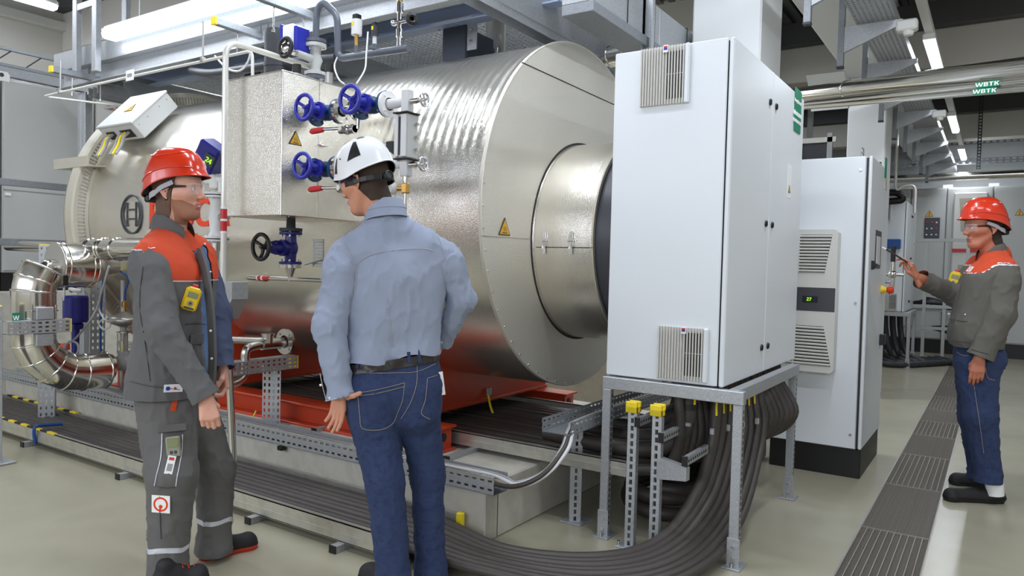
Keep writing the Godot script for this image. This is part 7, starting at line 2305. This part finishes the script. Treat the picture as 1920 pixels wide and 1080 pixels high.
	var hf := V(-3.054, 0.748, -1.984)
	var kn := V(-2.908, 0.467, -1.794)
	var kf := V(-2.982, 0.42, -2.055)
	var an := V(-2.928, 0.099, -1.791)
	var af := V(-2.982, 0.085, -2.054)
	var tr := [
		[V(-3.02, 0.847, -1.866), V(-3.058, 0.833, -1.949), 0.115, 0.11, 0.05],
		[hn, hf, 0.118, 0.1, 0.05],
		[hn + V(0, -0.05, 0), kn, 0.12, 0.102, 0.035], [kn, an, 0.1, 0.076, 0.03], [an, an - V(0, 0.05, 0), 0.078, 0.085, 0.02],
		[hf + V(0, -0.05, 0), kf, 0.1, 0.084, 0.035], [kf, af, 0.083, 0.074, 0.03], [af, af - V(0, 0.035, 0), 0.075, 0.085, 0.02],
	]
	var TR := cloth(tr, 0.0115, 0.007, 0.85, V(1, 0.7, 1))
	var ta := (V(-2.969, 0.291, -1.891)).dot(f)
	TR = cut(TR, func(p: Vector3): return p.y - (an.y - 0.075 if p.distance_to(an) < p.distance_to(af) else af.y - 0.055))[0]
	part("trousers", shape_of(TR), M.trousers_grey, t)
	for q in [[an, an.y + 0.065], [af, af.y + 0.1]]:
		var c: Vector3 = q[0]
		strip_on(t, "reflective_band", TR, func(p: Vector3): return (0.011 - absf(p.y - q[1] - 0.012 * sin((p.x + p.z) * 30.0))) if p.distance_to(c) < p.distance_to(an if c == af else af) and p.y < kn.y - 0.1 else -1.0, M.reflective)
	seam(t, "pocket_piping", TR, [V(-2.544, 0.748, -1.53), V(-2.544, 0.663, -1.527), V(-2.554, 0.594, -1.517), V(-2.559, 0.553, -1.512)], EYE, 0.0025, M.reflective)
	seam(t, "pocket_piping", TR, [V(-2.482, 0.744, -1.571), V(-2.482, 0.675, -1.568), V(-2.491, 0.596, -1.559), V(-2.495, 0.553, -1.555)], EYE, 0.0025, M.reflective)
	seam(t, "pocket_seam", TR, [V(-2.559, 0.551, -1.512), V(-2.526, 0.546, -1.534), V(-2.495, 0.551, -1.554)], EYE, 0.002, M.anthracite)
	patch(t, "pocket_flap", TR, V(-2.515, 0.766, -1.55), EYE, 0.11, 0.03, M.trousers_grey, 0.02, 0.012)
	seam(t, "side_seam", TR, [V(-2.542, 0.516, -1.523), V(-2.538, 0.437, -1.522), V(-2.532, 0.359, -1.523)], EYE, 0.002, M.anthracite)
	patch(t, "pocket_tab", TR, V(-2.512, 0.851, -1.555), EYE, 0.022, 0.05, M.jacket_red, -0.2, 0.003)
	var nt := patch(t, "name_tag", TR, V(-2.515, 0.631, -1.545), EYE, 0.032, 0.075, M.white, -0.2, 0.003)
	part("tag_print", b().box(nt * V(0, 0.025, 0.002), V(0.02, 0.012, 0.001), 0.0, nt.basis), M.red_plastic, t)
	part("tag_print", b().box(nt * V(0, -0.01, 0.002), V(0.02, 0.03, 0.001), 0.0, nt.basis), M.print_grey, t)
	var pa := patch(t, "leg_patch", TR, V(-2.537, 0.486, -1.524), EYE, 0.078, 0.075, M.white, -0.03, 0.003)
	part("patch_emblem", b().lathe([Vector2(0.0235, 0.0), Vector2(0.0235, 0.0015), Vector2(0.031, 0.0015), Vector2(0.031, 0.0)], pa * V(0, 0, 0.001), pa.basis.z, 28), M.sign_red, t)
	part("patch_emblem", b().lathe([Vector2(0.0, 0.0015), Vector2(0.008, 0.0015), Vector2(0.008, 0.0)], pa * V(0, -0.01, 0.001), pa.basis.z, 16).box(pa * V(0, -0.019, 0.002), V(0.004, 0.012, 0.0015), 0.0, pa.basis), M.sign_red, t)
	# shoes
	shoe(t, V(-3.018, 0, -1.997), V(-2.966, 0, -2.278), M.shoe_black, M.shoe_red, M.shoe_red)
	shoe(t, V(-2.881, 0, -1.689), V(-2.809, 0, -1.911), M.shoe_black, M.shoe_red, M.shoe_red)
	# hands
	hand(t, wn + wd * 0.01, (RT * 0.25 - Vector3.UP * 0.95 - FW * 0.1), (RT * 0.35 - FW * 0.85 + Vector3.UP * 0.2), -1.0, M.skin_fair, [0.75, 0.8, 0.85, 0.9], [V(0.022, -0.012, 0.024), V(0.045, -0.03, 0.036), V(0.068, -0.045, 0.03), V(0.085, -0.05, 0.02)])
	hand(t, wf, (RT * 0.05 - Vector3.UP), (RT * 0.6 + FW * 0.8), 1.0, M.skin_fair, [0.9, 0.95, 1.0, 1.0], [V(0.022, -0.012, 0.024), V(0.045, -0.03, 0.036), V(0.068, -0.045, 0.03), V(0.085, -0.05, 0.02)])
	# head
	var hf_ := (RT * V(1, 0, 1) - FW * 0.06).normalized()
	var up := (Vector3.UP - hf_ * 0.03).normalized()
	var X := Transform3D(Basis(up.cross(hf_), up, hf_), V(-3.05, 1.675, -1.89))
	var hl := func(p: Vector3) -> float: return minf(p.y - (0.075 - 0.19 * smoothstep(0.045, -0.02, p.z) + 0.04 * smoothstep(-0.04, -0.1, p.z)), 1.0 if absf(p.x) < 0.078 or p.z < -0.03 or p.y > 0.03 else -1.0)
	var bd := func(p: Vector3) -> float: return minf(minf(-0.03 - 0.5 * maxf(0.0, p.z - 0.055) - p.y + 0.02 * smoothstep(0.02, 0.0, p.z), p.y + 0.135), p.z - 0.008 + 0.0)
	var bm := mat("beard_stubble", Color8(166, 116, 92), 0.7)
	tri_map(bm, 9.0, noise_tex(0.25, FastNoiseLite.TYPE_SIMPLEX, 5.0, [], 2), 0.5, null, false)
	make_head(t, X, M.skin_fair, M.hair_short, hl, bd, bm, true, V(-3.081, 1.524, -1.888))
	safety_helmet(t, X, M.helmet_red, true)
	glasses(t, X, M.black)
	# things he carries
	var h1 := on_cloth(whole, V(-2.568, 1.239, -1.653), (V(-2.568, 1.239, -1.653) - EYE).normalized())
	var n1: Vector3 = ((h1[1] as Vector3) - FW).normalized()
	gas_detector("yellow gas detector clipped to the chest of the man in the grey work jacket", xf(h1[0] + n1 * 0.016, Vector3.UP.cross(n1).rotated(n1, -0.3), Vector3.UP.rotated(n1, -0.3)), 1.0)
	var h2 := on_cloth(TR, V(-2.506, 0.7, -1.553), (V(-2.506, 0.7, -1.553) - EYE).normalized())
	var n2: Vector3 = ((h2[1] as Vector3) - FW).normalized()
	var D := xf(h2[0] + n2 * 0.012, Vector3.UP.cross(n2).rotated(n2, 0.08), Vector3.UP.rotated(n2, 0.08))
	var dm := thing("pocket_meter", "small olive grey meter with a greenish display in the thigh pocket of the left man", "device", D.origin)
	part("case", b().box(D.origin, V(0.056, 0.086, 0.018), 0.005, D.basis), M.device_grey, dm)
	part("display", b().box(D * V(0, 0.018, 0.0095), V(0.044, 0.04, 0.002), 0.001, D.basis), M.lcd, dm)
	for s in [-1.0, 1.0]:
		part("key", b().box(D * V(s * 0.008, -0.022, 0.0095), V(0.011, 0.013, 0.003), 0.002, D.basis), M.anthracite, dm)


func gas_detector(label: String, D: Transform3D, k: float) -> void:
	var g := thing("gas_detector", label, "detector", D.origin)
	part("case", b().box(D.origin, V(0.064, 0.096, 0.026) * k, 0.008 * k, D.basis), M.detector_yellow, g)
	part("bumper", b().box(D * V(0, 0.04 * k, 0.0), V(0.05, 0.024, 0.029) * k, 0.006 * k, D.basis), M.detector_yellow, g)
	part("display", b().box(D * V(0, 0.018, 0.0135) * 1.0 if k == 1.0 else D * (V(0, 0.018, 0.0135) * k), V(0.042, 0.026, 0.003) * k, 0.001, D.basis), M.lcd, g)
	part("sensor_port", b().rod(D * (V(0, -0.018, 0.012) * k), D * (V(0, -0.018, 0.017) * k), 0.012 * k, -1, 16), M.device_grey, g)
	part("sensor_dot", b().rod(D * (V(0, -0.018, 0.016) * k), D * (V(0, -0.018, 0.018) * k), 0.006 * k, -1, 12), M.anthracite, g)
	part("label_strip", b().box(D * (V(0, -0.039, 0.0135) * k), V(0.04, 0.008, 0.001) * k, 0.0, D.basis), M.anthracite, g)
	part("clip", b().box(D * (V(0, 0.056, 0.0) * k), V(0.024, 0.018, 0.012) * k, 0.003 * k, D.basis), M.red_plastic, g)


func man_in_shirt() -> void:
	var t := thing("person", "man in white climbing-style helmet, grey-blue shirt and jeans, seen from behind with hand on hip", "person", V(-2.05, 0, -2.33))
	var f := (FW * 0.96 - RT * V(1, 0, 1) * 0.27).normalized()
	var rt := f.cross(Vector3.UP).normalized()  # his right
	var shl := V(-2.248, 1.423, -2.148)
	var shr := V(-1.995, 1.421, -2.471)
	var el := V(-2.252, 1.132, -2.062)
	var wl := V(-2.207, 0.85, -2.093)
	var er := V(-1.948, 1.242, -2.544)
	var wr := V(-2.081, 1.047, -2.568)
	var fb := -f
	var sb := [
		[V(-2.191, 0.99, -2.241), V(-2.193, 1.31, -2.228), 0.108, 0.118, 0.06, fb, 0.88],
		[V(-2.081, 1.011, -2.375), V(-2.064, 1.313, -2.397), 0.105, 0.118, 0.06, fb, 0.88],
		[V(-2.187, 0.882, -2.24), V(-2.191, 0.99, -2.241), 0.108, 0.108, 0.06], [V(-2.076, 0.89, -2.373), V(-2.08, 0.988, -2.375), 0.105, 0.105, 0.06],
		[V(-2.13, 1.154, -2.3), V(-2.124, 1.334, -2.299), 0.11, 0.12, 0.06],
		[shl, shr, 0.075, 0.075, 0.06],
		[V(-2.163, 1.563, -2.282), V(-2.205, 1.484, -2.226), 0.062, 0.07, 0.06],
		[V(-2.159, 1.563, -2.296), V(-2.055, 1.482, -2.398), 0.062, 0.07, 0.06],
	]
	var T := cloth(sb, 0.0115, 0.0075, 0.9, V(1, 0.6, 1))
	var hem := V(-2.123, 0.991, -2.298)
	var hn := (Vector3.UP - RT * 0.15).normalized()
	var dl := (wl - el).normalized()
	var dr := (wr - er).normalized()
	T = cut(T, func(p: Vector3): return minf((p - hem).dot(hn) + 0.012 * sin(p.dot(rt) * 26.0), 1.0))[0]
	part("shirt", shape_of(T), M.shirt, t)
	for q in [[shl, el, wl, dl, 0.062, 0.05], [shr, er, wr, dr, 0.058, 0.047]]:
		var S := cloth([[q[0], (q[0] as Vector3).lerp(q[1], 0.2), 0.07, 0.072, 0.04], [(q[0] as Vector3).lerp(q[1], 0.2), q[1], 0.072, q[4], 0.04], [q[1], q[2], q[4], q[5], 0.03], [q[2], (q[2] as Vector3) + (q[3] as Vector3) * 0.05, q[5], q[5], 0.02]], 0.0105, 0.0095, 1.0, V(1, 0.75, 1))
		S = cut(S, func(p: Vector3): return near_plane(p, q[2], q[3], 0.13))[0]
		part("sleeve", shape_of(S), M.shirt, t)
		T = [T[0] + S[0], T[1] + S[1]]
	seam(t, "yoke_seam", T, [V(-1.977, 1.378, -1.93), V(-1.937, 1.419, -1.957), V(-1.865, 1.441, -2.006), V(-1.775, 1.451, -2.066), V(-1.739, 1.444, -2.09)], EYE, 0.0016, M.strap_grey)
	seam(t, "sleeve_seam", T, [V(-2.022, 1.475, -1.904), V(-1.995, 1.427, -1.919), V(-1.97, 1.339, -1.932), V(-1.977, 1.26, -1.925)], EYE, 0.0016, M.strap_grey)
	seam(t, "sleeve_seam", T, [V(-1.728, 1.504, -2.1), V(-1.705, 1.436, -2.112), V(-1.696, 1.357, -2.115)], EYE, 0.0016, M.strap_grey)
	seam(t, "side_seam", T, [V(-1.873, 1.263, -1.995), V(-1.863, 1.185, -1.998), V(-1.851, 1.087, -2.002)], EYE, 0.0014, M.strap_grey)
	seam(t, "cuff_seam", T, [V(-2.068, 0.982, -1.854), V(-2.056, 0.924, -1.86), V(-2.044, 0.881, -1.866)], EYE, 0.0014, M.strap_grey)
	seam(t, "cuff_edge", T, [V(-2.048, 0.881, -1.864), V(-2.015, 0.89, -1.886), V(-1.98, 0.902, -1.91)], EYE, 0.003, M.shirt)
	for p in [V(-2.065, 0.939, -1.855), V(-2.035, 0.893, -1.873), V(-1.762, 1.097, -2.181)]:
		var q := on_cloth(T, p, (p - EYE).normalized())
		part("cuff_button", b().ball(q[0], V(0.005, 0.005, 0.005), 8), M.white, t)
	collar(t, V(-2.16, 1.592, -2.284), (Vector3.UP - RT * 0.12 + f * 0.12).normalized(), (f - rt * 0.3).normalized(), 0.072, 0.07, M.shirt, 0.3)
	# jeans
	var hl := V(-2.183, 0.871, -2.242)
	var hr := V(-2.061, 0.888, -2.383)
	var kl := V(-2.087, 0.494, -2.231)
	var kr := V(-2.031, 0.48, -2.436)
	var al := V(-2.048, 0.082, -2.253)
	var ar := V(-2.015, 0.066, -2.455)
	var jb := [
		[V(-2.197, 0.99, -2.237), V(-2.073, 1.007, -2.38), 0.098, 0.098, 0.05],
		[hl, hr, 0.115, 0.115, 0.05],
		[V(-2.152, 0.818, -2.212), V(-2.148, 0.756, -2.213), 0.104, 0.1, 0.05], [V(-2.036, 0.831, -2.35), V(-2.026, 0.773, -2.354), 0.1, 0.098, 0.05],
		[hl - V(0, 0.06, 0), kl, 0.112, 0.078, 0.03], [kl, al, 0.077, 0.07, 0.03], [al, al - V(0, 0.04, 0), 0.07, 0.078, 0.02],
		[hr - V(0, 0.06, 0), kr, 0.104, 0.072, 0.03], [kr, ar, 0.071, 0.066, 0.03], [ar, ar - V(0, 0.03, 0), 0.067, 0.074, 0.02],
	]
	var J := cloth(jb, 0.0115, 0.0065, 1.0, V(1, 0.85, 1))
	J = cut(J, func(p: Vector3): return minf(p.y - (al.y - 0.05 if p.distance_to(al) < p.distance_to(ar) else ar.y - 0.03), -(p - hem).dot(hn) + 0.03))[0]
	var belt := cut(J, func(p: Vector3): return 0.019 - absf((p - hem).dot(hn) + 0.016))
	part("belt", shape_of(belt[0], 0.006), M.leather, t)
	part("jeans", shape_of(cut(J, func(p: Vector3): return (p - hem).dot(hn) - 0.004)[1]), M.denim, t)
	for q in [[[V(-1.95, 1.033, -1.934), V(-1.951, 1.002, -1.933)]], [[V(-1.801, 1.069, -2.034), V(-1.794, 1.026, -2.037)]], [[V(-1.774, 1.078, -2.053), V(-1.765, 1.031, -2.057)]]]:
		var o := []
		for p in q[0]:
			var h := on_cloth(J, p, ((p as Vector3) - EYE).normalized())
			o.append((h[0] as Vector3) + (h[1] as Vector3) * 0.01)
		part("belt_loop", b().bar(o[0], o[1], 0.014, 0.005, 0.002, FW), M.denim, t)
	var st := [
		[V(-1.91, 1.004, -1.84), V(-1.834, 1.003, -1.89), V(-1.755, 1.007, -1.943), V(-1.705, 1.012, -1.976), V(-1.652, 1.042, -2.012)],
		[V(-1.706, 1.044, -1.976), V(-1.705, 0.969, -1.974), V(-1.72, 0.902, -1.962), V(-1.746, 0.844, -1.943)],
		[V(-1.877, 0.931, -1.859), V(-1.816, 0.946, -1.9), V(-1.741, 0.971, -1.95)], [V(-1.876, 0.92, -1.859), V(-1.815, 0.933, -1.9), V(-1.741, 0.958, -1.95)],
		[V(-1.877, 0.929, -1.859), V(-1.867, 0.85, -1.862), V(-1.858, 0.807, -1.867), V(-1.807, 0.803, -1.9), V(-1.772, 0.825, -1.925), V(-1.757, 0.863, -1.935), V(-1.744, 0.911, -1.947), V(-1.74, 0.971, -1.951)],
		[V(-1.674, 0.989, -1.996), V(-1.646, 1.001, -2.015)],
		[V(-1.674, 0.989, -1.996), V(-1.677, 0.913, -1.99), V(-1.687, 0.865, -1.983), V(-1.661, 0.845, -1.999)],
	]
	for q in st:
		seam(t, "stitching", J, q, EYE, 0.0014, M.stitch)
	patch(t, "leather_patch", J, V(-1.66, 1.068, -2.008), EYE, 0.03, 0.03, M.wall_beige, 0.0, 0.003)
	var bc := on_cloth(J, V(-1.646, 0.97, -2.013), (V(-1.646, 0.97, -2.013) - EYE).normalized())
	one("badge_card", b().box((V(-1.956, 0.888, -2.405)), V(0.05, 0.1, 0.004), 0.001, Basis(V(0, 1, 0), 0.9) * Basis(V(0, 0, 1), 0.15)), M.white, "white badge card hanging at the right hip pocket of the man in jeans", "badge")
	shoe(t, V(-2.047, 0, -2.456), (V(-2.047, 0, -2.456) as Vector3) + (f * 0.28 + rt * 0.03), M.shoe_black, M.shoe_black, null)
	shoe(t, V(-2.03, 0, -2.227), (V(-2.03, 0, -2.227) as Vector3) + (f * 0.28 - rt * 0.08), M.shoe_black, M.shoe_black, null)
	# hands
	hand(t, V(-2.221, 0.879, -2.097), (-Vector3.UP * 0.9 - RT * 0.06 + FW * 0.15), (RT * 0.45 + FW * 0.8), 1.0, M.skin_tan, [0.25, 0.28, 0.32, 0.38], [V(0.015, -0.004, 0.02), V(0.02, -0.012, 0.058), V(0.006, -0.014, 0.09), V(-0.012, -0.012, 0.118)])
	hand(t, wr, (dr + FW * 0.5), (RT * 0.8 - FW * 0.2 + Vector3.UP * 0.4), -1.0, M.skin_tan, [0.5, 0.5, 0.5, 0.5])
	# head, turned to his left and bent forward
	var hf := (V(-0.93, -0.3, 0.12)).normalized()
	var up := (Vector3.UP - hf * Vector3.UP.dot(hf)).normalized()
	var X := Transform3D(Basis(up.cross(hf), up, hf), V(-2.22, 1.72, -2.226))
	var hair := func(p: Vector3) -> float: return minf(p.y - (0.07 - 0.155 * smoothstep(0.03, -0.035, p.z) - 0.03 * smoothstep(-0.05, -0.1, p.z)), 1.0 if absf(p.x) < 0.077 or p.z < -0.032 or p.y > 0.035 else -1.0)
	make_head(t, X, M.skin_tan, M.hair_brown, hair, hair, null, false, V(-2.163, 1.558, -2.282))
	white_helmet(t, X)
	glasses(t, X, M.navy)


func white_helmet(t: Node3D, X: Transform3D) -> void:
	var rim := func(th: float): return 0.04 + 0.014 * cos(th) - 0.022 * exp(-pow((absf(th) - 1.35) / 0.55, 2.0)) + 0.03 * exp(-pow((absf(th) - PI) / 0.8, 2.0))
	var P := func(u: float, w: float, g := 0.0): return helmet_point(u, w, rim, 0.113, 0.134, 0.192, 0.06, g)
	var h := Node3D.new()
	h.name = "helmet"
	t.add_child(h, true)
	part("shell", b().add(b().surf(80, 28, func(u: float, w: float): return P.call(lerpf(-PI, PI, u), w), true), X), M.helmet_white, h)
	part("shell_inside", b().add(b().surf(48, 16, func(u: float, w: float): return P.call(lerpf(-PI, PI, u), w * 0.99, -0.004)), X), M.black, h)
	var edge := []
	for i in 80:
		edge.append(X * (P.call(lerpf(-PI, PI, i / 80.0), 0.0) as Vector3))
	part("rim_bead", b().tube(edge, 0.003, 6, true), M.helmet_white, h)
	# triangular vents, two small holes, a line of print
	for s in [-1.0, 1.0]:
		for q in [[1.85, 0.36, 0.5, 0.26], [2.3, 0.75, 0.5, 0.13], [1.2, 0.78, 0.45, 0.12], [0.95, 0.2, 0.22, 0.2]]:
			part("vent", b().add(b().surf(12, 8, func(u: float, w: float):
				var a: float = q[0] + (u - 0.5) * q[2] * (1.0 - 0.75 * w) + 0.12 * w
				return P.call(s * a, q[1] - q[3] * 0.5 + w * q[3] * 1.4, 0.0012), s > 0), X), M.black, h)
		part("strap_hole", b().add(b().ball(P.call(s * 1.28, 0.34, 0.0), V(0.004, 0.004, 0.004), 8), X), M.black, h)
	# cradle band with its wheel at the nape
	var bn := b()
	var bp := []
	for i in 17:
		var a := lerpf(-2.2, 2.2, i / 16.0) + PI
		bp.append(V(sin(a) * 0.088, 0.002 - 0.012 * cos(a - PI), cos(a) * 0.112 - 0.012))
	for i in 16:
		bn.bar(bp[i], bp[i + 1], 0.005, 0.021, 0.001)
	part("cradle_band", b().add(bn, X), M.black, h)
	part("ratchet_wheel", b().add(b().lathe([Vector2(0.0, 0.012), Vector2(0.014, 0.012), Vector2(0.016, 0.016), Vector2(0.021, 0.014), Vector2(0.022, 0.0), Vector2(0.0, 0.0)], V(0.024, -0.01, -0.127), V(0.3, 0, -1), 24), X), M.black, h)


func man_at_panel() -> void:
	var t := thing("person", "man in red helmet, grey jacket and jeans pointing a pen at the control panel", "person", V(-0.03, 0, -5.5))
	var f := (-RT * V(1, 0, 1) + FW * 0.05).normalized()
	var side := f.cross(Vector3.UP).normalized()  # his right, away from the camera
	var shn := V(0.02, 1.438, -5.32)
	var shf := V(-0.1, 1.447, -5.625)
	var en := V(0.019, 1.171, -5.238)
	var wn := V(-0.075, 0.918, -5.19)
	var ef := V(-0.233, 1.281, -5.555)
	var wf := V(-0.422, 1.379, -5.361)
	var jk := [
		[V(-0.091, 1.052, -5.328), V(-0.059, 1.364, -5.337), 0.128, 0.132, 0.06],
		[V(-0.122, 1.039, -5.499), V(-0.095, 1.362, -5.553), 0.125, 0.128, 0.06],
		[V(-0.084, 0.87, -5.35), V(-0.091, 1.052, -5.328), 0.128, 0.128, 0.06], [V(-0.109, 0.855, -5.477), V(-0.122, 1.039, -5.499), 0.122, 0.125, 0.06],
		[shn, shf, 0.083, 0.083, 0.06],
		[V(-0.016, 1.531, -5.48), V(-0.025, 1.463, -5.388), 0.075, 0.085, 0.05], [V(-0.033, 1.532, -5.505), V(-0.071, 1.464, -5.549), 0.07, 0.085, 0.05],
		[shf, ef, 0.078, 0.068, 0.04], [ef, wf, 0.068, 0.055, 0.03], [wf, wf + (wf - ef).normalized() * 0.06, 0.055, 0.055, 0.02],
	]
	var dn := (wn - en).normalized()
	var df := (wf - ef).normalized()
	var hem := V(-0.088, 0.965, -5.387)
	var T := cloth(jk, 0.0135, 0.008, 0.85, V(1, 0.6, 1))
	T = cut(T, func(p: Vector3): return minf(p.y - hem.y, near_plane(p, wf - df * 0.01, df, 0.15)))[0]
	var S := cloth([[shn, shn.lerp(en, 0.2), 0.082, 0.088, 0.04], [shn.lerp(en, 0.2), en, 0.088, 0.078, 0.04], [en, wn, 0.078, 0.064, 0.03], [wn, wn + dn * 0.06, 0.064, 0.062, 0.02]], 0.0125, 0.009, 0.9, V(1, 0.6, 1))
	S = cut(S, func(p: Vector3): return near_plane(p, wn, dn, 0.15))[0]
	var ys := (V(0.018, 1.473, -5.297)).y
	var yf := (V(-0.155, 1.42, -5.24)).y
	var fr := (V(-0.117, 1.461, -5.326)).dot(f)
	var yoke := func(p: Vector3) -> float: return p.y - lerpf(ys, yf, smoothstep(fr - 0.06, fr + 0.04, p.dot(f)))
	var yk := cut(T, yoke)
	part("jacket_yoke", shape_of(yk[0]), M.jacket_red, t)
	part("jacket", shape_of(yk[1]), M.jacket_grey_warm, t)
	var sy := cut(S, func(p: Vector3): return p.y - ys - 0.01)
	part("jacket_yoke", shape_of(sy[0]), M.jacket_red, t)
	part("sleeve", shape_of(sy[1]), M.jacket_grey_warm, t)
	strip_on(t, "piping", S, func(p: Vector3): return 0.0035 - absf(p.y - ys - 0.01), M.reflective)
	T = [T[0] + S[0], T[1] + S[1]]
	strip_on(t, "piping", T, func(p: Vector3): return 0.004 - absf(yoke.call(p)), M.reflective)
	var lp := patch(t, "chest_patch", T, V(-0.13, 1.439, -4.717), EYE, 0.042, 0.038, M.white, -0.1, 0.003)
	part("patch_emblem", b().lathe([Vector2(0.009, 0.0), Vector2(0.009, 0.0015), Vector2(0.013, 0.0015), Vector2(0.013, 0.0)], lp * V(0, 0, 0.001), lp.basis.z, 20), M.sign_red, t)
	collar(t, V(-0.039, 1.544, -5.465), (Vector3.UP + f * 0.25).normalized(), f, 0.07, 0.06, M.jacket_grey_warm, 0.3)
	seam(t, "pocket_seam", T, [V(-0.214, 1.165, -4.65), V(-0.166, 1.155, -4.682), V(-0.129, 1.153, -4.707)], EYE, 0.002, M.anthracite)
	seam(t, "hem_seam", T, [V(-0.205, 1.052, -4.652), V(-0.161, 1.044, -4.681), V(-0.117, 1.04, -4.71)], EYE, 0.002, M.anthracite)
	seam(t, "cuff_seam", T, [V(-0.106, 1.002, -4.716), V(-0.067, 0.989, -4.742), V(-0.025, 0.979, -4.769)], EYE, 0.002, M.anthracite)
	for p in [V(-0.229, 1.181, -4.882), V(-0.143, 1.191, -4.699)]:
		var q := on_cloth(T, p, ((p as Vector3) - EYE).normalized())
		part("snap_button", b().ball(q[0], V(0.006, 0.006, 0.006), 8), M.reflective, t)
	# jeans
	var hn := V(-0.085, 0.896, -5.35)
	var hf := V(-0.104, 0.882, -5.481)
	var kn := V(-0.06, 0.552, -5.329)
	var kf := V(-0.097, 0.506, -5.544)
	var an := V(-0.005, 0.178, -5.388)
	var af := V(-0.049, 0.132, -5.633)
	var jb := [
		[V(-0.089, 0.999, -5.375), V(-0.108, 0.992, -5.459), 0.115, 0.112, 0.05], [hn, hf, 0.122, 0.118, 0.05],
		[V(-0.036, 0.897, -5.383), V(-0.048, 0.884, -5.518), 0.1, 0.1, 0.05],
		[hn - V(0, 0.05, 0), kn, 0.115, 0.092, 0.03], [kn, an, 0.09, 0.072, 0.03], [an, an - V(0, 0.03, 0), 0.073, 0.08, 0.02],
		[hf - V(0, 0.05, 0), kf, 0.11, 0.088, 0.03], [kf, af, 0.086, 0.07, 0.03], [af, af - V(0, 0.03, 0), 0.071, 0.078, 0.02],
	]
	var J := cloth(jb, 0.0135, 0.008, 0.85, V(1, 0.8, 1))
	J = cut(J, func(p: Vector3): return p.y - (an.y - 0.045 if p.distance_to(an) < p.distance_to(af) else af.y - 0.04))[0]
	part("jeans", shape_of(J), M.denim, t)
	seam(t, "stitching", J, [V(-0.171, 0.986, -4.672), V(-0.146, 0.969, -4.688), V(-0.115, 0.967, -4.709)], EYE, 0.002, M.stitch)
	seam(t, "stitching", J, [V(-0.039, 0.903, -4.757), V(-0.028, 0.85, -4.762), V(0.005, 0.837, -4.783)], EYE, 0.002, M.stitch)
	seam(t, "stitching", J, [V(-0.089, 0.814, -4.72), V(-0.07, 0.698, -4.728), V(-0.051, 0.582, -4.736), V(-0.029, 0.437, -4.746)], EYE, 0.0018, M.stitch)
	part("sock", b().rod(V(0.035, 0.054, -5.41), V(0.026, 0.146, -5.407), 0.05, -1, 16), M.white, t)
	shoe(t, V(0.087, 0, -5.466), V(-0.235, 0, -5.292), M.shoe_black, M.shoe_black, null)
	shoe(t, V(0.024, 0, -5.803), V(-0.229, 0, -5.739), M.shoe_black, M.shoe_black, null)
	# hands
	hand(t, wn, (-Vector3.UP + f * 0.12), (-FW * 0.8 + f * 0.5), 1.0, M.skin_ruddy, [0.3, 0.35, 0.4, 0.42], [V(0.022, -0.012, 0.024), V(0.05, -0.022, 0.036), V(0.078, -0.03, 0.036), V(0.1, -0.034, 0.03)])
	var pw := wf + df * 0.02
	hand(t, pw, (f * 0.42 + Vector3.UP * 0.92 - FW * 0.05), (Vector3.UP * 0.25 - f * 0.75 - FW * 0.6), -1.0, M.skin_ruddy, [0.35, 0.55, 0.9, 1.1], [V(0.022, -0.012, 0.024), V(0.055, -0.03, 0.03), V(0.085, -0.036, 0.022), V(0.108, -0.032, 0.016)])
	part("forearm", b().tube([wf - df * 0.06, wf, pw], [0.038, 0.032, 0.028], 14), M.skin_ruddy, t)
	# head
	var hd := (f - Vector3.UP * 0.1).normalized()
	var up := (Vector3.UP - hd * Vector3.UP.dot(hd)).normalized()
	var X := Transform3D(Basis(up.cross(hd), up, hd), V(-0.084, 1.689, -5.441))
	var hair := func(p: Vector3) -> float: return minf(p.y - (0.075 - 0.17 * smoothstep(0.035, -0.03, p.z) + 0.0 * p.x), 1.0 if absf(p.x) < 0.078 or p.z < -0.03 or p.y > 0.03 else -1.0)
	make_head(t, X, M.skin_ruddy, M.hair_dark, hair, hair, null, false, V(-0.033, 1.531, -5.469))
	safety_helmet(t, X, M.helmet_red, false)
	glasses(t, X, M.black)
	var tip := V(-0.631, 1.575, -5.254)
	var tail := V(-0.484, 1.479, -5.276)
	var pen := thing("stylus_pen", "thin black pen with a pale tip held towards the control panel", "pen", tail)
	part("barrel", b().rod(tail, tip.lerp(tail, 0.15), 0.005, -1, 8), M.black, pen)
	part("tip", b().rod(tip.lerp(tail, 0.15), tip, 0.005, 0.003, 8), M.white, pen)
	var hit := on_cloth(T, V(-0.198, 1.378, -4.669), (V(-0.198, 1.378, -4.669) - EYE).normalized())
	var n1: Vector3 = ((hit[1] as Vector3) * 0.4 - FW + f * 0.4).normalized()
	gas_detector("yellow gas detector clipped to the chest of the man at the control panel", xf(hit[0] + n1 * 0.015, Vector3.UP.cross(n1).rotated(n1, -0.25), Vector3.UP.rotated(n1, -0.25)), 1.0)


func ribbon(pts: Array, wide: Vector3, w: float, th: float) -> B:
	var o := B.new()
	var R := []
	for i in pts.size():
		var d: Vector3 = ((pts[mini(i + 1, pts.size() - 1)] as Vector3) - pts[maxi(i - 1, 0)]).normalized()
		var x := (wide - d * wide.dot(d)).normalized()
		var y := d.cross(x)
		R.append([pts[i] + x * w * 0.5 + y * th * 0.5, pts[i] - x * w * 0.5 + y * th * 0.5, pts[i] - x * w * 0.5 - y * th * 0.5, pts[i] + x * w * 0.5 - y * th * 0.5, y, -x, -y, x])
	for i in R.size() - 1:
		for k in 4:
			o.quad(R[i][k], R[i + 1][k], R[i + 1][(k + 1) % 4], R[i][(k + 1) % 4], R[i][4 + k])
	o.quad(R[0][0], R[0][1], R[0][2], R[0][3], pts[0] - pts[1])
	o.quad(R[-1][0], R[-1][1], R[-1][2], R[-1][3], pts[-1] - pts[-2])
	return o
